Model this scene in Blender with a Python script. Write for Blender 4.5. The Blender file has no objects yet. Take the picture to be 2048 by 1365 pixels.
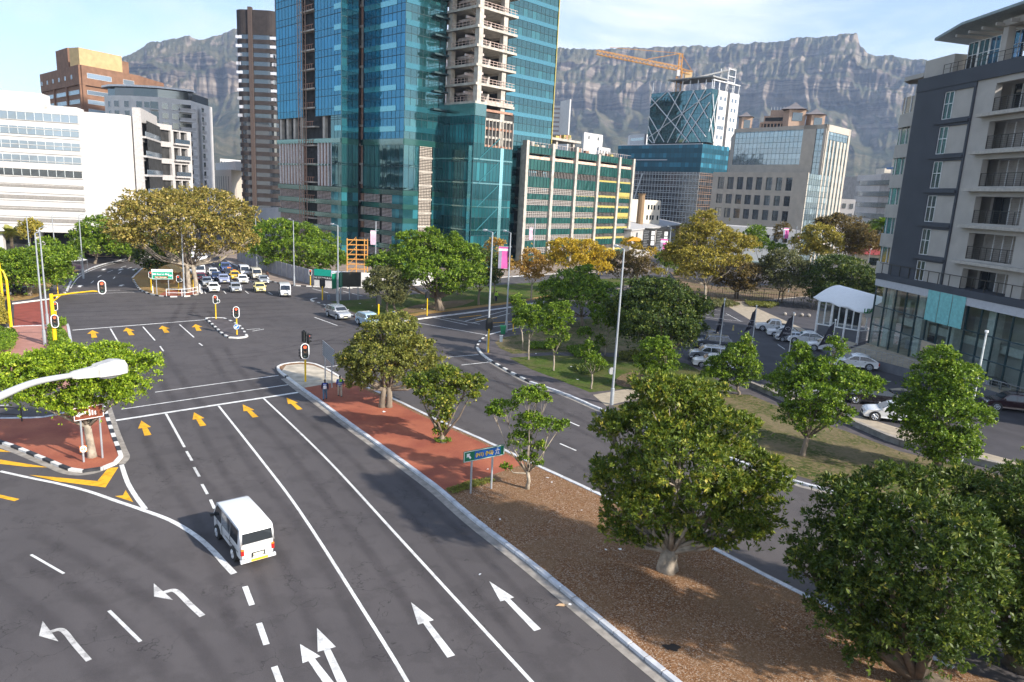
import bpy, bmesh, math, random
import numpy as np
from mathutils import Matrix, Vector
random.seed(7); rng = np.random.default_rng(7)
SC = bpy.context.scene
COL = SC.collection
# ---------------------------------------------------------------- camera, world, sun, exposure
H = 18.0; FPX = 1400.0; CX, CY = 1024.0, 682.5
PITCH = math.radians(11.94); ROLL = math.radians(2.87)
SUN_AZ = math.radians(121); SUN_EL = math.radians(29)
fv = np.array([0, math.cos(PITCH), -math.sin(PITCH)]); r0 = np.array([1., 0, 0]); u0 = np.cross(r0, fv)
RV = math.cos(ROLL)*r0 + math.sin(ROLL)*u0; UV = -math.sin(ROLL)*r0 + math.cos(ROLL)*u0
cam = bpy.data.cameras.new('camera'); cam.sensor_width = 36; cam.lens = FPX/2048*36; cam.clip_start = .3; cam.clip_end = 30000
co = bpy.data.objects.new('camera', cam); COL.objects.link(co)
m = Matrix(((RV[0], UV[0], -fv[0], 0), (RV[1], UV[1], -fv[1], 0), (RV[2], UV[2], -fv[2], H), (0, 0, 0, 1)))
co.matrix_world = m; SC.camera = co
W = bpy.data.worlds.new('World'); SC.world = W; W.use_nodes = True
nt = W.node_tree; bg = nt.nodes['Background']
sky = nt.nodes.new('ShaderNodeTexSky'); sky.sky_type = 'NISHITA'; sky.sun_disc = False
sky.sun_elevation = SUN_EL; sky.sun_rotation = SUN_AZ; sky.air_density = 1.0; sky.dust_density = 1.0; sky.ozone_density = 3.0
tc = nt.nodes.new('ShaderNodeTexCoord'); mp = nt.nodes.new('ShaderNodeMapping'); mp.inputs['Scale'].default_value = (1.0, .7, 2.6)
mp.inputs['Rotation'].default_value = (.25, .35, .2)
nz = nt.nodes.new('ShaderNodeTexNoise'); nz.inputs['Scale'].default_value = 1.7; nz.inputs['Detail'].default_value = 7; nz.inputs['Roughness'].default_value = .6; nz.inputs['Distortion'].default_value = .5
cr = nt.nodes.new('ShaderNodeValToRGB'); cr.color_ramp.elements[0].position = .47; cr.color_ramp.elements[1].position = .68
sp = nt.nodes.new('ShaderNodeSeparateXYZ'); mr = nt.nodes.new('ShaderNodeMapRange')
mr.inputs['From Min'].default_value = 0; mr.inputs['From Max'].default_value = .42; mr.inputs['To Min'].default_value = .3; mr.inputs['To Max'].default_value = 0
ad = nt.nodes.new('ShaderNodeMath'); ad.operation = 'ADD'; ad.use_clamp = True
mx = nt.nodes.new('ShaderNodeMix'); mx.data_type = 'RGBA'; mx.inputs[7].default_value = (5.2, 5.4, 5.75, 1)
L = nt.links.new
L(tc.outputs['Generated'], mp.inputs[0]); L(mp.outputs[0], nz.inputs['Vector']); L(nz.outputs[0], cr.inputs[0])
L(tc.outputs['Generated'], sp.inputs[0]); L(sp.outputs[2], mr.inputs[0]); L(cr.outputs[0], ad.inputs[0]); L(mr.outputs[0], ad.inputs[1])
L(ad.outputs[0], mx.inputs[0]); L(sky.outputs[0], mx.inputs[6]); L(mx.outputs[2], bg.inputs[0]); bg.inputs[1].default_value = .15
sl = bpy.data.lights.new('sun', 'SUN'); sl.energy = 4.6; sl.angle = math.radians(1.2); sl.color = (1, .93, .83)
so = bpy.data.objects.new('sun', sl); COL.objects.link(so)
SD = Vector((math.cos(SUN_EL)*math.sin(SUN_AZ), math.cos(SUN_EL)*math.cos(SUN_AZ), math.sin(SUN_EL)))
so.rotation_euler = SD.to_track_quat('Z', 'Y').to_euler(); so.location = SD*300
SC.view_settings.view_transform = 'Standard'; SC.view_settings.look = 'None'; SC.view_settings.gamma = 1; SC.view_settings.exposure = .8
SC.cycles.max_bounces = 6; SC.cycles.diffuse_bounces = 2; SC.cycles.glossy_bounces = 3; SC.cycles.transparent_max_bounces = 8; SC.cycles.volume_bounces = 0
# ---------------------------------------------------------------- places: where a sight line meets the ground (or a height, or a distance)
def ray(x, y): return fv*FPX + RV*(x-CX) + UV*(CY-y)
def G(x, y, z=0.):
    d = ray(x, y); t = (z-H)/d[2]; p = np.array([0, 0, H])+d*t; return p
def AT(x, y, D):
    d = ray(x, y); t = D/math.hypot(d[0], d[1]); return np.array([0, 0, H])+d*t
def hz(b, x, y):            # height of a point seen at (x,y) that stands over ground point b
    return AT(x, y, math.hypot(b[0], b[1]))[2]
def onbase(b, x, y): return AT(x, y, math.hypot(b[0], b[1]))
def V(a): return np.array(a, float)
# ---------------------------------------------------------------- materials
MATS = {}
def mat(name, rgb, rough=.8, metal=0., var=.12, scale=3., bump=0., tone=False, spec=None, emit=0., stretch=None, rgb2=None, fac=(.35, .65), detail=5):
    if name in MATS: return MATS[name]
    M = bpy.data.materials.new(name); M.use_nodes = True; n = M.node_tree.nodes; l = M.node_tree.links.new
    b = n['Principled BSDF']; b.inputs['Roughness'].default_value = rough; b.inputs['Metallic'].default_value = metal
    if spec is not None: b.inputs['Specular IOR Level'].default_value = spec
    g = n.new('ShaderNodeNewGeometry'); mpn = n.new('ShaderNodeMapping'); nzn = n.new('ShaderNodeTexNoise')
    nzn.inputs['Scale'].default_value = scale; nzn.inputs['Detail'].default_value = detail
    if stretch: mpn.inputs['Rotation'].default_value = (0, 0, stretch[0]); mpn.inputs['Scale'].default_value = stretch[1]; mpn.vector_type = 'POINT'
    l(g.outputs['Position'], mpn.inputs[0]); l(mpn.outputs[0], nzn.inputs['Vector'])
    mixn = n.new('ShaderNodeMix'); mixn.data_type = 'RGBA'
    r = n.new('ShaderNodeMapRange'); r.inputs[1].default_value = fac[0]; r.inputs[2].default_value = fac[1]
    l(nzn.outputs[0], r.inputs[0]); l(r.outputs[0], mixn.inputs[0])
    c1 = [max(0, c*(1-var)) for c in rgb]; c2 = rgb2 if rgb2 else [min(1, c*(1+var)) for c in rgb]
    mixn.inputs[6].default_value = (*c1, 1); mixn.inputs[7].default_value = (*c2, 1)
    out = mixn.outputs[2]
    if tone:
        a = n.new('ShaderNodeAttribute'); a.attribute_name = 'tone'
        hv = n.new('ShaderNodeMix'); hv.data_type = 'RGBA'; hv.blend_type = 'MULTIPLY'; hv.inputs[0].default_value = 1
        l(out, hv.inputs[6]); l(a.outputs['Fac'], hv.inputs[7]); out = hv.outputs[2]
    l(out, b.inputs['Base Color'])
    if bump:
        bp = n.new('ShaderNodeBump'); bp.inputs['Strength'].default_value = bump; bp.inputs['Distance'].default_value = .05
        n2 = n.new('ShaderNodeTexNoise'); n2.inputs['Scale'].default_value = scale*6; l(g.outputs['Position'], n2.inputs['Vector']); l(n2.outputs[0], bp.inputs['Height']); l(bp.outputs[0], b.inputs['Normal'])
    if emit: b.inputs['Emission Color'].default_value = (*rgb, 1); b.inputs['Emission Strength'].default_value = emit
    MATS[name] = M; return M
def glass(name, tint, refl, rough=.06, mixf=.5, tone=True):
    """mirror-like tinted facade glass over a dark body colour"""
    if name in MATS: return MATS[name]
    M = bpy.data.materials.new(name); M.use_nodes = True; n = M.node_tree.nodes; l = M.node_tree.links.new
    n.remove(n['Principled BSDF']); d = n.new('ShaderNodeBsdfDiffuse'); gl = n.new('ShaderNodeBsdfGlossy'); mxs = n.new('ShaderNodeMixShader')
    gl.inputs['Color'].default_value = (*refl, 1); gl.inputs['Roughness'].default_value = rough
    a = n.new('ShaderNodeAttribute'); a.attribute_name = 'tone'; mm = n.new('ShaderNodeMix'); mm.data_type = 'RGBA'; mm.blend_type = 'MULTIPLY'; mm.inputs[0].default_value = 1 if tone else 0
    mm.inputs[6].default_value = (*tint, 1); l(a.outputs['Fac'], mm.inputs[7]); l(mm.outputs[2], d.inputs['Color'])
    fr = n.new('ShaderNodeLayerWeight'); fr.inputs[0].default_value = .35; mr_ = n.new('ShaderNodeMapRange'); mr_.inputs[3].default_value = mixf; mr_.inputs[4].default_value = min(1, mixf+.4)
    l(fr.outputs['Fresnel'], mr_.inputs[0]); l(mr_.outputs[0], mxs.inputs[0]); l(d.outputs[0], mxs.inputs[1]); l(gl.outputs[0], mxs.inputs[2])
    g = n.new('ShaderNodeNewGeometry'); nz_ = n.new('ShaderNodeTexNoise'); nz_.inputs['Scale'].default_value = .22; bp = n.new('ShaderNodeBump'); bp.inputs['Strength'].default_value = .08; bp.inputs['Distance'].default_value = .3
    l(g.outputs['Position'], nz_.inputs['Vector']); l(nz_.outputs[0], bp.inputs['Height']); l(bp.outputs[0], gl.inputs['Normal'])
    l(mxs.outputs[0], n['Material Output'].inputs[0]); MATS[name] = M; return M
def leafmat(name, dark, mid, light, acc=None):
    if name in MATS: return MATS[name]
    M = bpy.data.materials.new(name); M.use_nodes = True; n = M.node_tree.nodes; l = M.node_tree.links.new
    b = n['Principled BSDF']; b.inputs['Roughness'].default_value = .5; b.inputs['Specular IOR Level'].default_value = .35
    a = n.new('ShaderNodeAttribute'); a.attribute_name = 'tone'; r = n.new('ShaderNodeValToRGB'); e = r.color_ramp.elements
    e[0].position = 0; e[0].color = (*dark, 1); e[1].position = .5; e[1].color = (*mid, 1); x = e.new(.85); x.color = (*light, 1)
    if acc: x = e.new(1.); x.color = (*acc, 1)
    l(a.outputs['Fac'], r.inputs[0]); l(r.outputs[0], b.inputs['Base Color'])
    t = n.new('ShaderNodeBsdfTranslucent'); l(r.outputs[0], t.inputs[0]); ms = n.new('ShaderNodeMixShader'); ms.inputs[0].default_value = .28
    l(b.outputs[0], ms.inputs[1]); l(t.outputs[0], ms.inputs[2]); l(ms.outputs[0], n['Material Output'].inputs[0]); MATS[name] = M; return M
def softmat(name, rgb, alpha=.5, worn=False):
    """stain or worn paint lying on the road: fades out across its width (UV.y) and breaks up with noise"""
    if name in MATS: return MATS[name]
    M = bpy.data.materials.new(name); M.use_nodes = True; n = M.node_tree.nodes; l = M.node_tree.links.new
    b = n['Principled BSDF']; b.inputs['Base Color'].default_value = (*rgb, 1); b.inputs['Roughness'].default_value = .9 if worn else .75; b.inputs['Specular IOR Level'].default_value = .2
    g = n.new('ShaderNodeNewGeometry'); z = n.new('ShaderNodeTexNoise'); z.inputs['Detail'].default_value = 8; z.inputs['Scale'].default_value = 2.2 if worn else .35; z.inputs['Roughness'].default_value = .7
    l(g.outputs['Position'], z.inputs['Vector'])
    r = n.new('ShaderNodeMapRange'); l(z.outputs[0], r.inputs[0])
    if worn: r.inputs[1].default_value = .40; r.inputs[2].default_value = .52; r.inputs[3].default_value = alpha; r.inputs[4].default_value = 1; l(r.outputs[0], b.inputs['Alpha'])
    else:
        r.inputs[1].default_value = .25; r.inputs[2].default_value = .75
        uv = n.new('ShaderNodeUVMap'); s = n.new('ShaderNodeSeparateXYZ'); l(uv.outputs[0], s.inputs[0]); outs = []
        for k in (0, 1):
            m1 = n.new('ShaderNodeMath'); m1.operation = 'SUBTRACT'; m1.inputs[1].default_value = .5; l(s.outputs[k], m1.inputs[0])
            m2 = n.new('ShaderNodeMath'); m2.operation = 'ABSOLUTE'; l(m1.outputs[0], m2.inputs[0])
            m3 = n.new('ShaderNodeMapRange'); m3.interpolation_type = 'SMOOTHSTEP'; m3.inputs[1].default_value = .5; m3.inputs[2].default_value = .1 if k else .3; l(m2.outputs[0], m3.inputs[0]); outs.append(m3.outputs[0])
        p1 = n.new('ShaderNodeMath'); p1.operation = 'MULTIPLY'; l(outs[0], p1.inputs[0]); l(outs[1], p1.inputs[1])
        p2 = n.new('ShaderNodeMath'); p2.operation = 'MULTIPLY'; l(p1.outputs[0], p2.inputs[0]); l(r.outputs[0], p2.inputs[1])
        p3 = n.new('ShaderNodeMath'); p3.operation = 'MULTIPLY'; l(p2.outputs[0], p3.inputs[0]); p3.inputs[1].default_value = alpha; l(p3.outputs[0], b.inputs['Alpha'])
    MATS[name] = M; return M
# ---------------------------------------------------------------- mesh builder
class MB:
    def __init__(s): s.v = []; s.f = []; s.mi = []; s.t = []; s.uv = []
    def face(s, pts, mi=0, tone=1., uv=None):
        i = len(s.v); s.v.extend([tuple(map(float, p)) for p in pts]); s.f.append(tuple(range(i, i+len(pts)))); s.mi.append(mi); s.t.append(tone); s.uv.append(uv or [(0, 0)]*len(pts)); return s
    def poly(s, vs, fs, mi=0, tone=1.):
        i = len(s.v); s.v.extend([tuple(map(float, p)) for p in vs])
        for f in fs: s.f.append(tuple(i+k for k in f)); s.mi.append(mi); s.t.append(tone); s.uv.append([(0, 0)]*len(f))
        return s
    def box(s, x0, x1, y0, y1, z0, z1, mi=0, tone=1.): return s.fbox(IDF, x0, x1, y0, y1, z0, z1, mi, tone)
    def fbox(s, F, a0, a1, b0, b1, z0, z1, mi=0, tone=1.):
        P = [F(a, b, z) for z in (z0, z1) for b in (b0, b1) for a in (a0, a1)]
        return s.poly(P, [(0, 2, 3, 1), (4, 5, 7, 6), (0, 1, 5, 4), (2, 6, 7, 3), (0, 4, 6, 2), (1, 3, 7, 5)], mi, tone)
    def prism(s, pts, z0, z1, mi=0, tone=1., top=None):
        n = len(pts); vs = [(p[0], p[1], z0) for p in pts]+[(p[0], p[1], z1) for p in pts]
        s.poly(vs, [(i, (i+1) % n, n+(i+1) % n, n+i) for i in range(n)], mi, tone)
        s.poly(vs[n:], [tuple(range(n))], top if top is not None else mi, tone); return s
    def tube(s, pts, rad, n=8, mi=0, tone=1., cap=True):
        pts = [V(p) for p in pts]; rings = []
        if not hasattr(rad, '__len__'): rad = [rad]*len(pts)
        up = V((0, 0, 1)); vs = []
        for i, p in enumerate(pts):
            d = pts[min(i+1, len(pts)-1)]-pts[max(i-1, 0)]; d = d/(np.linalg.norm(d)+1e-9)
            a = np.cross(d, V((1, 0, 0)) if abs(d[2]) > .8 else up); a /= np.linalg.norm(a); b = np.cross(d, a)
            for k in range(n): t = 2*math.pi*k/n; vs.append(p+rad[i]*(math.cos(t)*a+math.sin(t)*b))
        fs = [(i*n+k, i*n+(k+1) % n, (i+1)*n+(k+1) % n, (i+1)*n+k) for i in range(len(pts)-1) for k in range(n)]
        if cap: fs += [tuple(range(n-1, -1, -1)), tuple(range((len(pts)-1)*n, len(pts)*n))]
        return s.poly(vs, fs, mi, tone)
    def build(s, name, mats, parent=None, smooth=False, rot=None):
        me = bpy.data.meshes.new(name); off = V(parent.location) if parent is not None and rot is None and parent.get('wm') else V((0, 0, 0))
        if parent is not None and parent.parent is not None and parent.get('wm'): off = V(parent['wm'])
        v = np.array(s.v, float).reshape(-1, 3)-off
        me.from_pydata(v.tolist(), [], s.f)
        if not isinstance(mats, (list, tuple)): mats = [mats]
        for M in mats: me.materials.append(M)
        me.polygons.foreach_set('material_index', s.mi)
        at = me.attributes.new('tone', 'FLOAT', 'FACE'); at.data.foreach_set('value', np.array(s.t, 'f'))
        if any(any(u != (0, 0) for u in q) for q in s.uv):
            ul = me.uv_layers.new(name='UVMap'); ul.data.foreach_set('uv', [c for q in s.uv for u in q for c in u])
        if smooth: me.polygons.foreach_set('use_smooth', [True]*len(s.f))
        o = bpy.data.objects.new(name, me); COL.objects.link(o)
        if parent is not None: o.parent = parent; 
        if parent is not None and parent.get('wm'): o['wm'] = list(off)
        return o
def IDF(a, b, z): return (a, b, z)
def frame(o, ang):       # ang: heading of the wall's run, degrees clockwise from +Y; b goes outward (to the viewer's side = right of heading +90)
    a = math.radians(ang); u = V((math.sin(a), math.cos(a), 0)); n = V((math.cos(a), -math.sin(a), 0)); o = V((o[0], o[1], 0))
    f = lambda A, B, Z: o+u*A+n*B+V((0, 0, Z)); f.u = u; f.n = n; f.ang = a; return f
def frame2(p, q):        # wall from p to q; outward side towards the camera
    d = V((q[0]-p[0], q[1]-p[1], 0)); L_ = np.linalg.norm(d); u = d/L_; n = V((u[1], -u[0], 0)); o = V((p[0], p[1], 0))
    if np.dot(n, -o) < 0: n = -n
    f = lambda A, B, Z: o+u*A+n*B+V((0, 0, Z)); f.u = u; f.n = n; f.L = L_; f.ang = math.atan2(u[0], u[1]); return f
def empty(name, loc, label=None, cat=None, group=None, kind=None, rz=0.):
    o = bpy.data.objects.new(name, None); COL.objects.link(o); o.location = tuple(map(float, loc)); o.rotation_euler = (0, 0, rz); o.empty_display_size = .3
    tag(o, label, cat, group, kind); return o
def wroot(name, loc, label, cat, group=None, kind=None):   # root whose children are given in world coordinates
    o = empty(name, (loc[0], loc[1], 0), label, cat, group, kind); o['wm'] = [float(loc[0]), float(loc[1]), 0.]; return o
def tag(o, label=None, cat=None, group=None, kind=None):
    if label: o['label'] = label
    if cat: o['category'] = cat
    if group: o['group'] = group
    if kind: o['kind'] = kind
    return o
KIDS = {}
def copy_tree(o, parent=None):
    c = o.copy(); COL.objects.link(c)
    if parent is not None: c.parent = parent
    for ch in [x for x in COL.objects if x.parent == o]: copy_tree(ch, c)
    return c
def textmesh(s, size, name='lettering', align='CENTER', ext=.005, bold=0.):
    cu = bpy.data.curves.new('t', 'FONT'); cu.body = s; cu.size = size; cu.align_x = align; cu.align_y = 'CENTER'; cu.extrude = ext; cu.offset = bold
    ob = bpy.data.objects.new('t', cu); COL.objects.link(ob); dg = bpy.context.evaluated_depsgraph_get()
    me = bpy.data.meshes.new_from_object(ob.evaluated_get(dg)); me.name = name; bpy.data.objects.remove(ob); return me
def put_text(s, size, M, parent, o, u, n, **k):   # o: point relative to parent origin (world axes), u: reading direction, n: facing
    me = textmesh(s, size, **k); me.materials.clear(); me.materials.append(M)
    ob = bpy.data.objects.new('lettering', me); COL.objects.link(ob)
    u = Vector(u).normalized(); n = Vector(n).normalized(); up = n.cross(u)
    ob.matrix_local = Matrix(((u[0], up[0], n[0], o[0]), (u[1], up[1], n[1], o[1]), (u[2], up[2], n[2], o[2]), (0, 0, 0, 1)))
    ob.parent = parent; return ob
def smooth(pts, n=4, closed=False):
    P = [V(p) for p in pts]; out = []; N = len(P)
    for i in range(N if closed else N-1):
        a, b, c, d = (P[(i-1) % N], P[i], P[(i+1) % N], P[(i+2) % N]) if closed else (P[max(i-1, 0)], P[i], P[i+1], P[min(i+2, N-1)])
        for k in range(n):
            t = k/n; out.append(.5*((2*b)+(c-a)*t+(2*a-5*b+4*c-d)*t*t+(3*b-a-3*c+d)*t**3))
    if not closed: out.append(P[-1])
    return out
def resample(P, step):
    P = [V(p) for p in P]; out = [P[0]]; acc = 0
    for a, b in zip(P, P[1:]):
        L_ = np.linalg.norm(b-a)
        while acc+L_ >= step:
            t = (step-acc)/L_; a = a+(b-a)*t; L_ = np.linalg.norm(b-a); out.append(a); acc = 0
        acc += L_
    out.append(P[-1]); return out
# ---------------------------------------------------------------- ground, roads, islands
asph = bpy.data.materials.new('asphalt')
def make_asphalt(M, c0, c1, crossdir):
    M.use_nodes = True; n = M.node_tree.nodes; l = M.node_tree.links.new; b = n['Principled BSDF']; b.inputs['Roughness'].default_value = .82; b.inputs['Specular IOR Level'].default_value = .25
    g = n.new('ShaderNodeNewGeometry')
    def noise(scale, det, rot=0, sc=(1, 1, 1), lo=.3, hi=.7):
        mp_ = n.new('ShaderNodeMapping'); mp_.vector_type = 'TEXTURE'; mp_.inputs['Rotation'].default_value = (0, 0, rot); mp_.inputs['Scale'].default_value = sc
        z = n.new('ShaderNodeTexNoise'); z.inputs['Scale'].default_value = scale; z.inputs['Detail'].default_value = det; z.inputs['Roughness'].default_value = .62
        r = n.new('ShaderNodeMapRange'); r.inputs[1].default_value = lo; r.inputs[2].default_value = hi
        l(g.outputs['Position'], mp_.inputs[0]); l(mp_.outputs[0], z.inputs['Vector']); l(z.outputs[0], r.inputs[0]); return r.outputs[0]
    a = noise(.09, 6); s = noise(.8, 4, crossdir, (12, 1, 1), .35, .7); f = noise(22, 3, lo=.2, hi=.8); cr_ = noise(.6, 12, lo=.42, hi=.5)
    m1 = n.new('ShaderNodeMix'); m1.data_type = 'RGBA'; m1.inputs[6].default_value = (*c0, 1); m1.inputs[7].default_value = (*c1, 1); l(a, m1.inputs[0])
    m2 = n.new('ShaderNodeMix'); m2.data_type = 'RGBA'; m2.blend_type = 'MULTIPLY'; m2.inputs[0].default_value = .08; l(m1.outputs[2], m2.inputs[6]); l(s, m2.inputs[7])
    m3 = n.new('ShaderNodeMix'); m3.data_type = 'RGBA'; m3.blend_type = 'MULTIPLY'; m3.inputs[0].default_value = .28; l(m2.outputs[2], m3.inputs[6]); l(f, m3.inputs[7])
    m4 = n.new('ShaderNodeMix'); m4.data_type = 'RGBA'; m4.blend_type = 'MULTIPLY'; m4.inputs[0].default_value = .12; l(m3.outputs[2], m4.inputs[6]); l(cr_, m4.inputs[7])
    v = n.new('ShaderNodeTexVoronoi'); v.feature = 'DISTANCE_TO_EDGE'; v.inputs['Scale'].default_value = .23; z2 = n.new('ShaderNodeTexNoise'); z2.inputs['Scale'].default_value = .9; z2.inputs['Detail'].default_value = 6
    mm = n.new('ShaderNodeMix'); mm.data_type = 'VECTOR'; mm.inputs[0].default_value = .25; l(g.outputs['Position'], z2.inputs['Vector'])
    ad_ = n.new('ShaderNodeVectorMath'); ad_.operation = 'MULTIPLY_ADD'; ad_.inputs[1].default_value = (3, 3, 3); l(z2.outputs['Color'], ad_.inputs[0]); l(g.outputs['Position'], ad_.inputs[2]); l(ad_.outputs[0], v.inputs['Vector'])
    vr = n.new('ShaderNodeMapRange'); vr.inputs[1].default_value = 0; vr.inputs[2].default_value = .006; vr.inputs[3].default_value = .45; vr.inputs[4].default_value = 1; l(v.outputs[0], vr.inputs[0])
    gate = noise(.12, 2, lo=.5, hi=.56); mg = n.new('ShaderNodeMath'); mg.operation = 'MAXIMUM'; l(vr.outputs[0], mg.inputs[0]); l(gate, mg.inputs[1])
    m5 = n.new('ShaderNodeMix'); m5.data_type = 'RGBA'; m5.blend_type = 'MULTIPLY'; m5.inputs[0].default_value = 1; l(m4.outputs[2], m5.inputs[6]); l(mg.outputs[0], m5.inputs[7])
    l(m5.outputs[2], b.inputs['Base Color'])
    bp = n.new('ShaderNodeBump'); bp.inputs['Strength'].default_value = .35; bp.inputs['Distance'].default_value = .02; l(f, bp.inputs['Height']); l(bp.outputs[0], b.inputs['Normal'])
make_asphalt(asph, (.092, .083, .084), (.128, .114, .112), math.radians(120)); MATS['asphalt'] = asph
path_m = mat('path_asphalt', (.08, .068, .07), .9, var=.25, scale=1.2, bump=.3)
conc = mat('concrete', (.29, .26, .225), .85, var=.22, scale=2., bump=.3)
kerbw = mat('kerb_white', (.68, .66, .62), .7, var=.15, scale=2.5); kerbb = mat('kerb_black', (.035, .035, .04), .7, var=.3, scale=2.5)
kerbg = mat('kerb_grey', (.52, .53, .55), .8, var=.15, scale=2)
sand = mat('sand', (.46, .40, .31), .95, var=.25, scale=.9, bump=.3)
white_p = softmat('white_paint', (.76, .75, .72), .7, True); yel_p = softmat('yellow_paint', (.80, .42, .03), .72, True)
oldw = softmat('worn_white_paint', (.62, .60, .57), .6, True)
dark_mark = softmat('rubber_dark_marks', (.03, .026, .03), .24)
def brick(name, c1, c2, mortar, sc=4.2):
    M = mat(name, c1, .85, var=.1, scale=.35, rgb2=c2); n = M.node_tree.nodes; l = M.node_tree.links.new; b = n['Principled BSDF']
    g = n.new('ShaderNodeNewGeometry'); bt = n.new('ShaderNodeTexBrick'); bt.inputs['Scale'].default_value = sc; bt.inputs['Color1'].default_value = (1, 1, 1, 1); bt.inputs['Color2'].default_value = (.78, .76, .76, 1); bt.inputs['Mortar'].default_value = (*mortar, 1); bt.inputs['Mortar Size'].default_value = .03
    mp_ = n.new('ShaderNodeMapping'); mp_.inputs['Rotation'].default_value = (0, 0, .55); l(g.outputs['Position'], mp_.inputs[0]); l(mp_.outputs[0], bt.inputs['Vector'])
    old = b.inputs['Base Color'].links[0].from_socket; mx_ = n.new('ShaderNodeMix'); mx_.data_type = 'RGBA'; mx_.blend_type = 'MULTIPLY'; mx_.inputs[0].default_value = .8; l(old, mx_.inputs[6]); l(bt.outputs[0], mx_.inputs[7]); l(mx_.outputs[2], b.inputs['Base Color']); return M
red_pave = brick('red_paving', (.34, .085, .044), (.45, .14, .07), (.5, .45, .45))
def speckle(name, cols, scale, rough=.95, big=None):
    M = bpy.data.materials.new(name); M.use_nodes = True; n = M.node_tree.nodes; l = M.node_tree.links.new; b = n['Principled BSDF']; b.inputs['Roughness'].default_value = rough; b.inputs['Specular IOR Level'].default_value = .15
    g = n.new('ShaderNodeNewGeometry'); v = n.new('ShaderNodeTexVoronoi'); v.inputs['Scale'].default_value = scale; l(g.outputs['Position'], v.inputs['Vector'])
    s = n.new('ShaderNodeSeparateColor'); l(v.outputs['Color'], s.inputs[0]); r = n.new('ShaderNodeValToRGB'); e = r.color_ramp.elements
    while len(e) < len(cols): e.new(.5)
    for i, c in enumerate(cols): e[i].position = i/(len(cols)-1); e[i].color = (*c, 1)
    l(s.outputs[0], r.inputs[0]); z = n.new('ShaderNodeTexNoise'); z.inputs['Scale'].default_value = .25; z.inputs['Detail'].default_value = 7; z.inputs['Roughness'].default_value = .65; l(g.outputs['Position'], z.inputs['Vector'])
    mr_ = n.new('ShaderNodeMapRange'); mr_.inputs[1].default_value = .44; mr_.inputs[2].default_value = .6; l(z.outputs[0], mr_.inputs[0])
    m_ = n.new('ShaderNodeMix'); m_.data_type = 'RGBA'; l(mr_.outputs[0], m_.inputs[0]); l(r.outputs[0], m_.inputs[6])
    r2 = n.new('ShaderNodeMix'); r2.data_type = 'RGBA'; r2.inputs[0].default_value = .6; l(r.outputs[0], r2.inputs[6]); r2.inputs[7].default_value = (*(big or cols[0]), 1); l(r2.outputs[2], m_.inputs[7]); l(m_.outputs[2], b.inputs['Base Color'])
    bp = n.new('ShaderNodeBump'); bp.inputs['Strength'].default_value = .7; bp.inputs['Distance'].default_value = .04; l(s.outputs[1], bp.inputs['Height']); l(bp.outputs[0], b.inputs['Normal']); MATS[name] = M; return M
gravel = speckle('bark_gravel', [(.09, .045, .022), (.18, .085, .038), (.23, .112, .05), (.28, .16, .085), (.42, .34, .26)], 22, big=(.23, .14, .075))
grassm = speckle('grass', [(.035, .062, .008), (.055, .095, .011), (.085, .12, .02), (.04, .07, .011)], 7, big=(.13, .105, .05))
drygr = speckle('dry_grass', [(.04, .06, .011), (.07, .085, .018), (.17, .13, .07), (.055, .07, .015)], 5, big=(.22, .165, .10))
orangesoil = speckle('leaf_littered_soil', [(.42, .22, .07), (.30, .17, .07), (.36, .26, .09), (.20, .17, .05)], 6, big=(.40, .24, .11))
dirt = speckle('brown_soil', [(.17, .11, .07), (.24, .16, .10), (.13, .09, .055)], 6, big=(.10, .10, .03))
cityg = mat('city_ground', (.14, .135, .11), .9, var=.3, scale=.02)
# the wide ground sheet
gb = MB(); R_ = 4300
gb.face([(-R_, -250, -.02), (R_, -250, -.02), (R_, 4650, -.02), (-R_, 4650, -.02)]); tag(gb.build('ground', cityg), 'dull flat city ground reaching to the foot of the mountain', 'ground', kind='structure')
rb = MB(); rb.face([(-190, -60, 0), (150, -60, 0), (150, 330, 0), (-190, 330, 0)])
ROAD = empty('road', (0, 0, 0), 'dark asphalt roads and broad junction with painted lanes', 'road', kind='structure'); rb.build('carriageway', asph, ROAD)
ZS = [.008]
def layer(d=.0012): ZS[0] += d; return ZS[0]
def stripe(mb, P, w, z, mi=0, uv=False, w1=None):
    P = [V((p[0], p[1], z)) for p in P]; n = len(P); Lt = []; Rt = []
    for i in range(n):
        d = P[min(i+1, n-1)]-P[max(i-1, 0)]; d /= np.linalg.norm(d)+1e-9; s = V((-d[1], d[0], 0)); ww = w+((w1 or w)-w)*i/max(1, n-1)
        Lt.append(P[i]+s*ww/2); Rt.append(P[i]-s*ww/2)
    for i in range(n-1):
        u_ = [(i/(n-1), 0), ((i+1)/(n-1), 0), ((i+1)/(n-1), 1), (i/(n-1), 1)] if uv else None
        mb.face([Rt[i], Rt[i+1], Lt[i+1], Lt[i]], mi, 1., u_)
def line(pts, w, m=None, name='lane_line', curve=True, w1=None):
    P = [G(*p) for p in pts]
    if curve and len(P) > 2: P = smooth(P, 5)
    b = MB(); stripe(b, P, w, layer(.0002), w1=w1); return b.build(name, m or white_p, ROAD)
def dashes(pts, w, ln, gap, m=None, start=0.):
    P = [G(*p) for p in pts]; P = resample(smooth(P, 6) if len(P) > 2 else P, .5); b = MB(); z = layer(.0002); d = start; i = 0; k = int(ln/.5); g_ = int(gap/.5); i = int(start/.5)
    while i+k < len(P): stripe(b, P[i:i+k+1:max(1, k//3)], w, z); i += k+g_
    if b.f: b.build('dashed_line', m or white_p, ROAD)
def paintpoly(pts, m, name='painted_marking'):
    z = layer(.0002); b = MB(); b.face([V((*G(*p)[:2], z)) for p in pts]); b.build(name, m, ROAD)
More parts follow.
